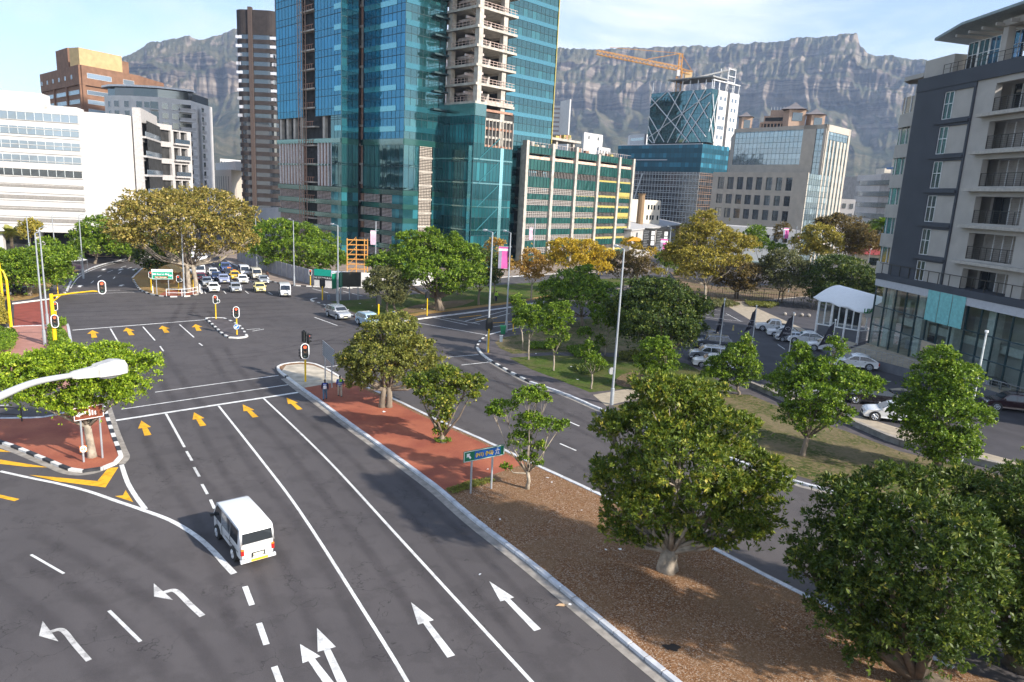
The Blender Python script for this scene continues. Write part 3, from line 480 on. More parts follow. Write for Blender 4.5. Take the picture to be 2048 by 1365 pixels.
hb = MB(); hb.box(-4400, 4400, -300, 4700, -1.2, 1300); hzo = hb.build('haze', bpy.data.materials.new('haze')); hm = hzo.data.materials[0]; hm.use_nodes = True; n = hm.node_tree.nodes; n.remove(n['Principled BSDF'])
pv = n.new('ShaderNodeVolumePrincipled'); pv.inputs['Color'].default_value = (.56, .72, 1, 1); pv.inputs['Density'].default_value = 1.0e-4; pv.inputs['Anisotropy'].default_value = .1; hm.node_tree.links.new(pv.outputs[0], n['Material Output'].inputs['Volume'])
tag(hzo, 'thin blue haze in the air before the mountain', 'haze', kind='stuff')
# ---------------------------------------------------------------- buildings
cream = mat('cream_wall', (.66, .60, .50), .85, var=.08, scale=.4); white_w = mat('white_wall', (.60, .58, .555), .8, var=.06, scale=.3)
offw = mat('off_white_band', (.70, .67, .62), .8, var=.06, scale=.3); beige = mat('beige_stone', (.43, .385, .325), .85, var=.08, scale=.5)
greyw = mat('grey_concrete', (.42, .40, .38), .85, var=.15, scale=.8); slabc = mat('raw_slab', (.42, .385, .335), .85, var=.2, scale=.9)
brownb = mat('brown_concrete', (.036, .028, .026), .85, var=.2, scale=.6); brickr = mat('orange_brick', (.215, .115, .07), .85, var=.15, scale=.5)
yellb = mat('yellow_brick', (.46, .34, .17), .85, var=.1, scale=.5); redb = mat('raw_red_brick', (.36, .20, .14), .9, var=.25, scale=2)
gteal = glass('teal_glass', (.012, .055, .062), (.25, .42, .46), .05, .38); gblue = glass('blue_glass', (.006, .06, .12), (.12, .34, .50), .05, .48)
gdeep = glass('deep_teal_glass', (.012, .07, .08), (.20, .42, .45), .08, .2); gdark = glass('dark_window_glass', (.03, .035, .04), (.5, .55, .6), .1, .25)
gpale = glass('pale_window_glass', (.20, .25, .30), (.55, .62, .70), .1, .35); spang = glass('green_spandrel', (.018, .075, .065), (.35, .5, .5), .15, .12)
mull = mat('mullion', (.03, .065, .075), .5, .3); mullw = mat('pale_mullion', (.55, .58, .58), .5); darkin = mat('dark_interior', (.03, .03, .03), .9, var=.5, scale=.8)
steelw = mat('white_steel', (.72, .72, .72), .5); yelw = mat('yellow_wrap', (.42, .34, .09), .7); orst = mat('orange_steel', (.62, .30, .07), .6); louv = mat('pale_louvre', (.50, .42, .39), .7, var=.2, scale=1.5)
lbox = mat("dark_blue_paint", (.058, .064, .078), .8, var=.08, scale=.4); gwall = mat('warm_grey_render', (.40, .375, .345), .85, var=.07, scale=.6); railm = mat('dark_rail', (.06, .055, .05), .5, .3)
U45 = V((math.sin(math.radians(44)), math.cos(math.radians(44)), 0)); V45 = V((-math.sin(math.radians(46)), math.cos(math.radians(46)), 0))
def hit(P, d, px, py=380):
    r_ = ray(px, py); A = np.array([[d[0], -r_[0]], [d[1], -r_[1]]]); s, t_ = np.linalg.solve(A, -np.array([P[0], P[1]])); return V((P[0]+d[0]*s, P[1]+d[1]*s, 0))
def wp(F, x, y, b=0.):       # (a, z) of the point on wall plane F seen at pixel x, y
    r_ = ray(x, y); o = F(0, b, 0); A = np.array([[F.u[0], -r_[0]], [F.u[1], -r_[1]]]); s, t_ = np.linalg.solve(A, -o[:2]); return s, H+r_[2]*t_
def one(name, root, M, fn, smooth_=False):
    b = MB(); fn(b); return b.build(name, M, root, smooth=smooth_)
def curtain(root, F, a0, a1, z0, z1, fh, mod, gm, b=0., sp=.36, mm=mull, name='curtain_wall', mw=.085, jit=.009, skip=None, shift=0.):
    B = MB(); Mu = MB(); nm = max(1, round((a1-a0)/mod)); md = (a1-a0)/nm; nf = int(math.ceil((z1-z0)/fh)); R = random.Random(int(a0*7+z0*3+a1*11+fh*5))
    for f in range(nf):
        za = z0+f*fh; zb = min(z1, za+fh); zm = min(zb, za+fh*sp)
        for k in range(nm):
            if skip and skip(k/nm, f): continue
            x0 = a0+k*md; x1 = x0+md
            for (p, q, tn) in ((za, zm, .55+R.random()*.25), (zm, zb, .9+R.random()*.5 if R.random() < .8 else 2.2)):
                if q-p < .05: continue
                j = [R.uniform(-jit, jit) for _ in range(4)]
                B.face([F(x0, b+j[0], p), F(x1, b+j[1], p), F(x1, b+j[2], q), F(x0, b+j[3], q)], 0, tn)
        Mu.fbox(F, a0, a1, b-.05, b+.1, za-mw*.5, za+mw*.5, 0); Mu.fbox(F, a0, a1, b-.05, b+.07, zm-mw*.3, zm+mw*.3, 0)
    for k in range(nm+1): Mu.fbox(F, a0+k*md-mw*.35, a0+k*md+mw*.35, b-.05, b+.045, z0, z1, 0)
    B.build(name, gm, root); Mu.build('mullion_grid', mm, root)
def bands(root, F, a0, a1, zs, wallm, gm, b=0., depth=.5, mod=1.6, wname='window_band', sname='spandrel'):
    """zs: list of (z0,z1) window strips; wall everywhere else comes from the body behind; here: recessed strips in front band wall"""
    for i, (z0, z1) in enumerate(zs):
        B = MB(); n_ = max(1, round((a1-a0)/mod)); md = (a1-a0)/n_; R = random.Random(i*31+int(a1))
        for k in range(n_): j = R.uniform(-.01, .01); B.face([F(a0+k*md, b+j, z0), F(a0+(k+1)*md, b-j, z0), F(a0+(k+1)*md, b+j, z1), F(a0+k*md, b-j, z1)], 0, R.choice([.8, .9, 1, 1, 1.1, 1.2])); B.fbox(F, a0+k*md-.05, a0+k*md+.05, b, b+.06, z0, z1, 1)
        B.build(wname, [gm, mullw], root)
def gridwall(b, F, a0, a1, z0, z1, cols, rows, b0, b1, mi=0):
    """solid wall from a0..a1, z0..z1 with openings cols x rows"""
    zz = z0
    for (r0_, r1_) in rows:
        b.fbox(F, a0, a1, b0, b1, zz, r0_, mi); x = a0
        for (c0_, c1_) in cols: b.fbox(F, x, c0_, b0, b1, r0_, r1_, mi); x = c1_
        b.fbox(F, x, a1, b0, b1, r0_, r1_, mi); zz = r1_
    b.fbox(F, a0, a1, b0, b1, zz, z1, mi)
def win(root, F, a0, a1, z0, z1, b, gm=None, fm=None, cross=1, name='window'):
    B = MB(); t_ = random.choice([.6, .9, 1.1, 1.5]); B.face([F(a0, b, z0), F(a1, b, z0), F(a1, b, z1), F(a0, b, z1)], 0, t_)
    w = .07
    for (p, q, r_, s) in ((a0, a1, z0, z0+w), (a0, a1, z1-w, z1), (a0, a0+w, z0, z1), (a1-w, a1, z0, z1)): B.fbox(F, p, q, b, b+.06, r_, s, 1)
    if cross: B.fbox(F, (a0+a1)/2-w/2, (a0+a1)/2+w/2, b, b+.05, z0, z1, 1); B.fbox(F, a0, a1, b, b+.05, z0+(z1-z0)*.55, z0+(z1-z0)*.55+w, 1)
    B.build(name, [gm or gdark, fm or mull], root)
# --- the glass tower under construction
P0 = AT(806, 380, 160)*V((1, 1, 0)); L2 = hit(P0, V45, 722); R2 = hit(P0, U45, 884); C1 = hit(L2, -U45, 683); E1 = hit(C1, U45, 716); A1 = hit(C1, V45, 557); SL = hit(C1, V45, 609); SR = hit(C1, V45, 630)
TOP = 128.
fz = 4.33; zt0 = hz(P0, 806, 277); NF = 24
T = wroot('glass_tower', P0, 'unfinished high-rise of blue and teal glass with open concrete floors up its right corner', 'tower')
cen = (P0+A1+R2)/3+V((0, 40, 0))
F1 = frame2(A1, C1); F2 = frame2(C1, E1); F3 = frame2(L2, P0); F4 = frame2(P0, R2)
one('core', T, darkin, lambda b: (b.prism([(p+V((0, 1.4, 0)))[:2] for p in (A1, C1, E1, L2, P0, R2)]+[(R2+V45*25)[:2], (A1+U45*38)[:2]], 0, TOP-1)))
aL = np.linalg.norm(SL-A1); aR = np.linalg.norm(SR-A1)
curtain(T, F1, .3, aL-.4, zt0+5, TOP, fz, 1.5, gblue); curtain(T, F1, aR+.5, F1.L, zt0+5, TOP, fz, 1.5, gblue)
curtain(T, F2, 0, F2.L, zt0, TOP, fz, 1.5, gteal); curtain(T, F3, .8, F3.L, zt0, TOP, fz, 1.5, gblue); curtain(T, F4, 0, F4.L, zt0, TOP, fz, 1.5, gteal)
# glass balustrade strips catching the light inside each floor
B = MB()
for f in range(NF):
    z = zt0+f*fz
    for F, a0, a1 in ((F1, aR+9, F1.L), (F2, .1, F2.L), (F3, .9, F3.L-3), (F4, .1, F4.L-1)): B.fbox(F, a0, a1, .03, .1, z+fz*.36, z+fz*.62, 0)
B.build('balustrade_strip', glass('pale_teal_glass', (.02, .10, .12), (.20, .44, .50), .08, .4), T)
def hoist(b):
    for f in range(NF+10):
        z = 1+f*fz
        if z > TOP: break
        b.fbox(F1, aL-.4, aR+.5, -6, .25, z-.3, z, 0)
        for k in range(5): b.fbox(F1, aL+.2+k*(aR-aL)/5, aL+.3+k*(aR-aL)/5, .1, .18, z, z+1.1, 1)
        b.fbox(F1, aL, aR, .1, .18, z+1.0, z+1.12, 1)
one('hoist_bay_floor', T, [slabc, redb], hoist)
def mast(b):
    a = aL+.6; zz = 1.
    for da, db in ((0, .4), (1.3, .4), (0, 1.7), (1.3, 1.7)): b.fbox(F1, a+da-.07, a+da+.07, db-.07, db+.07, 0, TOP, 0)
    while zz < TOP:
        for db in (.4, 1.7): b.tube([F1(a, db, zz), F1(a+1.3, db, zz+1.1), F1(a, db, zz+2.2)], .055, 4, 0, cap=False)
        b.fbox(F1, a, a+1.3, 1.65, 1.75, zz, zz+.08, 0); zz += 2.2
hm_ = wroot('hoist_mast', F1(aL, 1, 0), 'thin brown lattice hoist mast climbing the dark gap in the blue glass tower', 'hoist mast'); one('lattice', hm_, mat('rust_steel', (.32, .22, .17), .7), mast); one('base_plate', hm_, slabc, lambda b: b.fbox(F1, aL+.2, aL+2.5, .1, 2.1, 0, .4))
# bare level and brick level under the glass of the left wing
zb2 = zt0+5; zb1 = zt0; zm_ = zt0-11.
def bare(b):
    for a in np.linspace(1.5, F1.L-1, 9):
        if aL-.8 < a < aR+.6: continue
        b.fbox(F1, a-.5, a+.5, -1.2, -.2, zb1, zb2, 0)
    b.fbox(F1, 0, F1.L-.2, -.3, .15, zb1-1.1, zb1-.1, 1)
    b.fbox(F1, 0, aL-.4, -.9, -.5, zm_, zb1-1, 2); b.fbox(F1, aR+.5, F1.L-6, -.9, -.5, zm_, zb1-1, 2)
    for a in np.arange(1.2, F1.L-4, 1.45):
        if aL-.4 < a < aR+.4: continue
        b.fbox(F1, a-.1, a+.1, -.3, .12, zm_, zb1-1, 3)
    b.fbox(F1, 0, F1.L-5, -.25, .05, zm_+4.7, zm_+5.1, 1)
one('unglazed_bay', T, [slabc, spang, redb, steelw], bare)
curtain(T, F1, F1.L-4.5, F1.L, zm_, zb1+5, 5., 1.5, gteal, sp=.1)
curtain(T, F2, 0, F2.L, zm_, zt0-1.3, 5, 1.5, gteal, sp=.1); curtain(T, F3, .8, F3.L, zm_, zt0-1.3, 5, 1.5, gteal, sp=.1); curtain(T, F4, 0, 4.2, zm_, zt0-1.3, 5, 1.5, gteal, sp=.1); curtain(T, F4, F4.L-3, F4.L, zm_, zt0-1.3, 5, 1.5, gteal, sp=.1)
one('ring_beam', T, spang, lambda b: [b.fbox(F, .0, F.L, -.3, .14, zt0-1.3, zt0-.02) for F in (F2, F3, F4)])
# parking levels: louvre panels between dark bands
ph = 3.05
def louvres(b):
    z = zm_-1.2
    while z > .5:
        for F, rng_ in ((F1, [(.4, aL-.6), (aR+.6, F1.L-4.6)]), (F3, [(1, F3.L*.45), (F3.L*.5, F3.L-4.)])):
            b.fbox(F, 0, F.L, -.3, .1, z, z+1.1, 1)
            for a0, a1 in rng_:
                n_ = max(1, int((a1-a0)/1.1))
                for k in range(n_):
                    x0 = a0+k*(a1-a0)/n_+.1; x1 = a0+(k+1)*(a1-a0)/n_-.1
                    for s in range(6): b.fbox(F, x0, x1, -.35, -.15, z-1.85+s*.31, z-1.85+s*.31+.16, 0)
        for F, a0, a1 in ((F1, F1.L-4.5, F1.L), (F2, 0, F2.L), (F3, F3.L-4, F3.L), (F4, 0, 4.2), (F4, F4.L-3, F4.L)):
            b.fbox(F, a0, a1, -.3, .12, z, z+1.1, 1)
            n_ = max(1, int((a1-a0)/1.2))
            for k in range(n_): b.face([F(a0+k*(a1-a0)/n_, .02, z-1.95), F(a0+(k+1)*(a1-a0)/n_, .02, z-1.95), F(a0+(k+1)*(a1-a0)/n_, .02, z), F(a0+k*(a1-a0)/n_, .02, z)], 2, random.choice([.7, 1, 1.5, 2.4]))
        z -= ph
one('parking_level', T, [louv, spang, MATS['pale_teal_glass']], louvres)
def lpanel(b):
    z = .5
    while z < zt0-2:
        for k in range(8):
            x0 = 4.4+k*(F4.L-7.6)/8; x1 = x0+(F4.L-7.6)/8-.16; s = 0
            while s < 2.6: b.fbox(F4, x0, x1, -.2, .1, z+s, z+s+.17, 0, .9+.2*random.random()); s += .34
        b.fbox(F4, 4.3, F4.L-3, -.25, .05, z+2.65, z+3.0, 1); z += ph
one('louvre_panel', T, [mat('cream_louvre', (.60, .52, .44), .7, var=.15), slabc], lpanel)
def slotc(b):
    F = frame2(E1, L2) if np.linalg.norm(E1-L2) > .3 else F3
    z = 1.
    while z < TOP: b.fbox(F3, -.9, .7, -1.2, -.05, z, z+.5, 0); b.fbox(F3, -.6, .4, -1.0, -.3, z+.5, z+fz, 1 if int(z) % 3 else 0); z += fz
one('concrete_column', T, [slabc, redb], slotc)
# open concrete floors at the right corner and the glass box below them
K0 = hit(R2, -V45, 944); KL = R2; KR = hit(K0, U45, 1021); FK1 = frame2(KL, K0); FK2 = frame2(K0, KR)
back = V45*14
zk0 = hz(K0, 944, 206)
zsl = [hz(K0, 943, y) for y in (168, 129.5, 91, 51.5, 13)]; stp = (zsl[-1]-zsl[0])/4
zsl = [zsl[0]+stp*i for i in range(-1, 10) if zsl[0]+stp*i < TOP]
pts = [KL, K0, KR, KR+back, KL+back]
SLB = []
for z in zsl:
    SLB.append(one('floor_slab', T, slabc, lambda b: b.prism([p[:2] for p in pts], z-.02, z+.5)))
def cols_(b):
    for F, a in ((FK1, .8), (FK1, FK1.L-.6), (FK2, FK2.L-3.2)):
        for i, z in enumerate(zsl): b.fbox(F, a-.75, a+.55, -1.7, -.5, z+.5, z+stp, 0)
    b.fbox(FK2, FK2.L-3.9, FK2.L-2.6, -1.7, -.5, 0, zsl[0], 0)
    for a, bb in ((5, -8), (10, -9)):
        for z in zsl: b.fbox(FK2, a, a+2.5, bb-1, bb, z+.5, z+stp, 1)
one('column', T, [slabc, greyw], cols_)
def rails(b):
    for z in zsl:
        for F, a0, a1 in ((FK1, 1.4, FK1.L-1), (FK2, .5, FK2.L)):
            for h_ in (.5, 1.05): b.fbox(F, a0, a1, -.4, -.33, z+.5+h_, z+.58+h_, 0)
            for k in range(int((a1-a0)/1.2)+1): b.fbox(F, a0+k*1.2, a0+k*1.2+.08, -.4, -.32, z+.5, z+1.6, 0)
        b.fbox(FK1, 1., FK1.L-1, -3, -2.6, z-1.5, z-1.0, 1); b.fbox(FK2, 0, 6, -4, -3.6, z-1.7, z-1.2, 1)
        b.fbox(F4, F4.L-4, F4.L, -.1, 1.2, z-1.45, z-1.1, 2); b.tube([FK2(1, -3, z-.1), FK2(8, -7, z-1.2)], .12, 4, 1); b.tube([FK2(4, -3, z+.5), FK2(4.1, -3, z+stp)], .07, 4, 1)
one('guard_rail', T, [mat('rail_pink', (.50, .38, .33), .7), louv, mull], rails)
one('glass_box', T, darkin, lambda b: b.prism([(p+V((0, 1.0, 0)))[:2] for p in pts], 0, zk0-1))
curtain(T, FK1, 0, FK1.L, 0, zk0-2.5, 8.1, 1.0, gdeep, sp=.5, mw=.12); zmid = hz(K0, 960, 292)
curtain(T, FK2, 0, FK2.L*.27, 0, zk0-2.5, 8.1, 1.0, gdeep, sp=.5); curtain(T, FK2, FK2.L*.27, FK2.L, 0, zmid, 8.1, 1.0, gdeep, sp=.5)
one('parapet_panel', T, spang, lambda b: (b.fbox(FK1, 0, FK1.L, -.2, .15, zk0-2.5, zk0), b.fbox(FK2, 0, FK2.L*.27, -.2, .15, zk0-2.5, zk0)))
def box_ins(b):
    for a in (FK1.L-.9, FK2.L*.72+FK1.L): 
        F, aa = (FK1, a) if a < FK1.L else (FK2, a-FK1.L); b.fbox(F, aa-.5, aa+.5, -.1, .13, 0, zmid, 0)
    z = 4.
    while z < zmid: b.fbox(FK2, 0, FK2.L, .02, .12, z, z+.3, 1); b.fbox(FK1, 0, FK1.L, .02, .12, z, z+.3, 1); b.tube([FK2(1.5, .1, z), FK2(FK2.L*.65, .1, z+5)], .12, 4, 1); z += 5.2
    for k in range(9): b.fbox(FK2, FK2.L*.27+k*FK2.L*.09, FK2.L*.27+k*FK2.L*.09+.12, -.2, .05, zmid, zk0-3, 2)
    for k in range(6): b.fbox(FK2, FK2.L*.27, FK2.L, -.6, -.4, zmid+k*1.9, zmid+k*1.9+.5, 2 if k % 2 else 3)
one('pale_column', T, [glass('column_behind_glass', (.22, .50, .52), (.5, .8, .85), .1, .3), glass('beam_behind_glass', (.04, .16, .17), (.4, .6, .6), .1, .2), slabc, redb], box_ins)  # pale columns and darker beams set on the glass box
# right wing of the tower
Q0 = hit(KR+V45*6, U45, 1003); Q1 = hit(Q0, U45, 1096); F5 = frame2(Q0, Q1); zq = hz(Q0, 1030, 300)
one('right_wing_core', T, darkin, lambda b: b.prism([(p)[:2] for p in (Q0+V45*1.2, Q1+V45*1.2, Q1+V45*20, Q0+V45*20)], 0, TOP-3))
curtain(T, F5, 0, F5.L, 0, TOP-2, fz, 1.5, gteal)
B = MB()
for f in range(NF+8):
    z = f*fz
    if z < TOP-4: B.fbox(F5, 0, F5.L, .03, .1, z+fz*.36, z+fz*.58)
B.build('balustrade_strip', MATS['pale_teal_glass'], T); one('edge_strip', T, yelw, lambda b: b.fbox(F5, F5.L, F5.L+.25, -.3, .2, 12, TOP-1))
# --- parking podium
D_ = 175; C0 = AT(1049, 380, D_)*V((1, 1, 0)); CR = hit(C0, V((math.sin(math.radians(39)), math.cos(math.radians(39)), 0)), 1263); CLf = hit(C0, V45, 1011)
FP = frame2(C0, CR); FPL = frame2(CLf, C0); PD = wroot('parking_podium', C0, 'white framed car park block with dark green glass bands beside the glass tower', 'car park building')
zy = lambda y: hz(FP(FP.L*.12, 0, 0), 1078, y)
bandsy = [(295, 308.7), (320, 341), (354.5, 375.5), (388.7, 399.5), (411.5, 423), (436, 447.7), (459, 470.6), (482, 495), (508, 522)]
zB = [(zy(b_), zy(a_)) for a_, b_ in bandsy]
ptop = zB[0][1]
one('deck_slab', PD, slabc, lambda b: [b.prism([(C0+V45*.6)[:2], (CR+V45*.6)[:2], (CR+V45*26)[:2], (CLf+V45*18)[:2], (CLf+V45*.6)[:2]], z0-.1, z0+.5) for z0, z1 in zB])
one('back_wall', PD, darkin, lambda b: b.prism([(C0+V45*6)[:2], (CR+V45*6)[:2], (CR+V45*20)[:2], (C0+V45*20)[:2]], 0, ptop-.5))
colx = [1049, 1101, 1147.6, 1192.5, 1234, 1262]; cola = [wp(FP, x, 380)[0] for x in colx]
for i in range(5):
    a0, a1 = cola[i]+.5, cola[i+1]-.5
    def bay(b):
        for j, (z0, z1) in enumerate(zB):
            n_ = 7
            for k in range(n_): x0 = a0+k*(a1-a0)/n_; x1 = a0+(k+1)*(a1-a0)/n_; jj = random.uniform(-.03, .03); b.face([FP(x0, jj, z0), FP(x1, -jj, z0), FP(x1, jj, z1), FP(x0, -jj, z1)], 0, random.uniform(.8, 1.2)); b.fbox(FP, x0-.04, x0+.04, 0, .08, z0, z1, 1)
            b.fbox(FP, a0, a1, -.1, .0, z1-.1, z1+.05, 3 if (i >= 2 and j >= 3) else 1)
        for j in range(len(zB)-1):
            z0, z1 = zB[j+1][1], zB[j][0]
            if j == 0: b.fbox(FP, a0, a1, -.5, -.3, z0, z1-.6, 4)
            elif j >= 2 and i < 3:
                for s in range(4): b.fbox(FP, a0, a1, -.3, -.15, z0+.15+s*(z1-z0)*.25, z0+.27+s*(z1-z0)*.25, 2)
                for k in range(12): b.fbox(FP, a0+k*(a1-a0)/12, a0+k*(a1-a0)/12+.14, -.35, -.1, z0, z1, 2)
            else:
                for k in range(14): b.fbox(FP, a0+k*(a1-a0)/14, a0+k*(a1-a0)/14+.1, -.3, -.18, z0, z1, 2)
                if i >= 3: b.fbox(FP, a0, a1, -.2, -.02, z0, z0+.5, 3)
                if i == 4 and j in (2, 4): b.fbox(FP, a0, a1, -.25, -.02, z0, z1+1.2, 3)
    one('bay', PD, [spang, mull, mat('louvre_white', (.42, .38, .35), .7), yelw, mat('pink_block', (.60, .42, .33), .9, var=.25, scale=1.2)], bay)
for i, a in enumerate(cola):
    one('column', PD, slabc, lambda b: b.fbox(FP, a-.55, a+.45, -.9, .5, 0, ptop+(1.2 if i < 3 else .2)))
def pleft(b):
    for z0, z1 in zB: b.fbox(FPL, 0, FPL.L-1.6, -.3, 0, z0, z1, 0)
    b.fbox(FPL, FPL.L-1.6, FPL.L-1.2, -.6, .3, 0, ptop, 1); z = 1
    while z < ptop: b.fbox(FPL, FPL.L-1.5, FPL.L-.2, -.6, .2, z, z+.4, 1); z += 3
one('side_wall', PD, [gdeep, slabc], pleft)
one('side_core', PD, darkin, lambda b: b.prism([(CLf+V45*1)[:2], (C0+V45*1)[:2], (C0+V45*6)[:2], (CLf+V45*14)[:2]], 0, ptop-.6))
one('roof_deck', PD, slabc, lambda b: b.fbox(FP, 3, FP.L*.62, -14, -6, ptop+3.0, ptop+3.6, 0))
for k in range(4): one('roof_post', PD, slabc, lambda b: b.fbox(FP, 5+k*8, 5.8+k*8, -7.5, -6.7, ptop+.05, ptop+3, 0))
one('roof_rail', PD, louv, lambda b: ([b.fbox(FP, 1+k*1.2, 1.08+k*1.2, -.5, -.42, ptop, ptop+1.1) for k in range(40)], b.fbox(FP, 1, FP.L-1, -.5, -.44, ptop+1.0, ptop+1.06)))
for k in range(24):
    x = random.uniform(2, FP.L-3) if k < 13 else random.uniform(4, FP.L*.6); s = random.uniform(.5, 1.6); u_ = k >= 13; one('building_material_stack', PD, random.choice([slabc, slabc, redb, yelw]), lambda b: b.fbox(FP, x, x+s, -8 if u_ else -3, -7 if u_ else -2, ptop+(3.6 if u_ else .05), ptop+(3.6 if u_ else 0)+random.uniform(.5, 1.4)))
one('formwork_frame', PD, mat('blue_formwork', (.03, .12, .3), .6), lambda b: (b.fbox(FP, 14, 14.6, -9, -8, ptop+3.6, ptop+6), b.fbox(FP, 19, 19.6, -9, -8, ptop+3.6, ptop+5.8), b.fbox(FP, 14, 21, -9, -8.7, ptop+5.5, ptop+5.8)))
# --- generic block from roof corners seen in the picture
def foot(pxs, D, i0=0):
    if isinstance(D, tuple): z = AT(pxs[0][0], pxs[0][1], D[0])[2]; return z, [AT(x, y, d)*V((1, 1, 0)) for (x, y), d in zip(pxs, D)]
    z = AT(pxs[i0][0], pxs[i0][1], D)[2]; return z, [G(x, y, z)*V((1, 1, 0)) for x, y in pxs]
# dark brown banded tower
z, (a_, b_) = foot([(466, 18), (553, 22)], 327); dn = (b_-a_)/np.linalg.norm(b_-a_); bk_ = V((-dn[1], dn[0], 0)); bk_ = bk_ if bk_[1] > 0 else -bk_
DT = wroot('brown_tower', a_, 'tall dark brown banded tower with rounded corners left of the glass tower', 'tower')
def rounded(a, b, r, back):
    P = []; dn = (b-a)/np.linalg.norm(b-a)
    for t_ in np.linspace(0, math.pi/2, 7): P.append(a+dn*(r-r*math.sin(t_))*1+back*(r-r*math.cos(t_)))
    P = P[::-1]; P2 = [b-dn*(r-r*math.sin(t_))+back*(r-r*math.cos(t_)) for t_ in np.linspace(0, math.pi/2, 7)]
    return [p for p in P]+P2[::1]
rp = [a_+bk_*22]+[p for p in rounded(a_, b_, 4, bk_)]+[b_+bk_*22]
FD = frame2(a_, b_); inn = [p*1 for p in rp]
cx_ = sum(rp)/len(rp); shr = lambda P, k: [cx_+(p-cx_)*k for p in P]
one('window_band', DT, gdark, lambda b: b.prism([p[:2] for p in shr(rp, .965)], 0, z-1)); 
def dband(b):
    zz = z-9.5; b.prism([p[:2] for p in rp], zz, z, 0)
    while zz > 4: zz -= 3.42; b.prism([p[:2] for p in rp], zz-.0, zz+1.7, 0)
one('spandrel_band', DT, brownb, dband); one('rib', DT, mat('brown_rib', (.085, .06, .05), .85), lambda b: (b.fbox(FD, FD.L*.34, FD.L*.34+1.6, -1, .6, 0, z+1), b.fbox(FD, FD.L*.9, FD.L*1.3, -9, -3, z, z+9)))
def dwin(b):
    zz = z-9.5
    while zz > 6:
        zz -= 3.42
        for k in range(24):
            if random.random() < .45 and NB_[0] < 96:
                NB_[0] += 1; a = .5+k*FD.L/24; w_ = random.choice([.8, 1.2, 1.9]); w_ = min(w_, FD.L-a); tn_ = random.uniform(.4, 1.1)
                one('blind', DT, mat('blind', (.62, .62, .66), .6, tone=True), lambda b: b.fbox(FD, a, a+w_, -.4, -.33, zz+1.9, zz+3.1, 0, tn_))
NB_ = [0]; dwin(None)
for k in (0, 1, 4, 6): one('blind', DT, MATS['blind'], lambda b: b.fbox(FD, .5, FD.L-.3, -.44, -.3, z-9.5-3.42*(k+1)+1.9, z-9.5-3.42*(k+1)+3.0, 0, 1.1))
# brick brown block
z, (a_, c_, b_) = foot([(83, 150), (160, 130), (278, 152)], 330, 1); FB1 = frame2(a_, c_); FB2 = frame2(c_, b_)
BB = wroot('brick_office_block', c_, 'brown and orange brick office block with strip windows and yellow plant room', 'office block')
def brk(b):
    b.prism([p[:2] for p in (a_, c_, b_, b_+bk_*20, a_+bk_*25)], 0, z-.01, 0)
    for F, n_ in ((FB1, 3), (FB2, 2)):
        for k in range(n_+1): a = k*(F.L-1.2)/n_; b.fbox(F, a, a+1.2, .0, .6, 0, z-7, 0)
        b.fbox(F, 0, F.L, .02, .7, z-7.2, z, 0)
one('wall', BB, brickr, brk)
for F, n_ in ((FB1, 3), (FB2, 2)):
    for r_ in range(9):
        for k in range(n_):
            a = 1.2+k*(F.L-1.2)/n_; w_ = (F.L-1.2)/n_-1.2
            win(BB, F, a+.8, a+w_-.4, z-10.5-r_*3.5, z-8.9-r_*3.5, .12, gpale, steelw, 0); 
for r_ in range(6):
    a = 1.5+r_*(FB1.L-3)/6; win(BB, FB1, a, a+1.8, z-4.8, z-3.2, .75, gpale, steelw, 0)
win(BB, FB2, 2, 12, z-4.5, z-2.6, .75, gpale, steelw, 0); win(BB, FB2, 17, FB2.L-3, z-4.5, z-2.6, .75, gpale, steelw, 0)
one('plant_room', BB, [brickr, yellb], lambda b: (b.fbox(FB1, FB1.L*.36, FB1.L*.66, -7, -1, z, z+8, 0), b.fbox(FB2, 2, FB2.L*.8, -9, -3.2, z, z+6.8, 1), b.fbox(FB2, FB2.L*.8, FB2.L*.92, -8, -3.3, z, z+5, 0)))
# white curved apartment tower
z, (p1, p2, p3, p4) = foot([(207, 172), (262, 166), (380, 172), (423, 187)], (284, 272, 270, 288)); m1 = (p1*.6+p2*.4)+V((0, -2, 0))
WC = wroot('white_apartment_tower', p2, 'white apartment tower with curved balcony front and overhanging flat roof', 'apartment tower')
fr = [p1+V((4, 14, 0)), p1, (p1*.6+p2*.4)+V((0, -2, 0)), p2, (p2+p3)/2+V((0, -2.5, 0)), p3, p3+V((-.5, 4, 0)), p4, p4+V((-12, 24, 0)), p1+V((-4, 26, 0))]
one('wall', WC, white_w, lambda b: b.prism([p[:2] for p in fr], 0, z-3.4)); 
cW = sum(fr)/len(fr); one('penthouse', WC, gdark, lambda b: b.prism([(cW+(p-cW)*.93)[:2] for p in fr], z-3.4, z-.6))
one('roof', WC, steelw, lambda b: b.prism([(cW+(p-cW)*1.04)[:2] for p in fr[:7]]+[(cW+(fr[9]-cW))[:2]], z-.6, z))
FW1 = frame2(m1, p2); FW0 = frame2(p1, m1); FW2 = frame2(p2, (p2+p3)/2+V((0, -2.5, 0))); FW3 = frame2((p2+p3)/2+V((0, -2.5, 0)), p3); FW4 = frame2(p3+V((1, 5, 0)), p4)
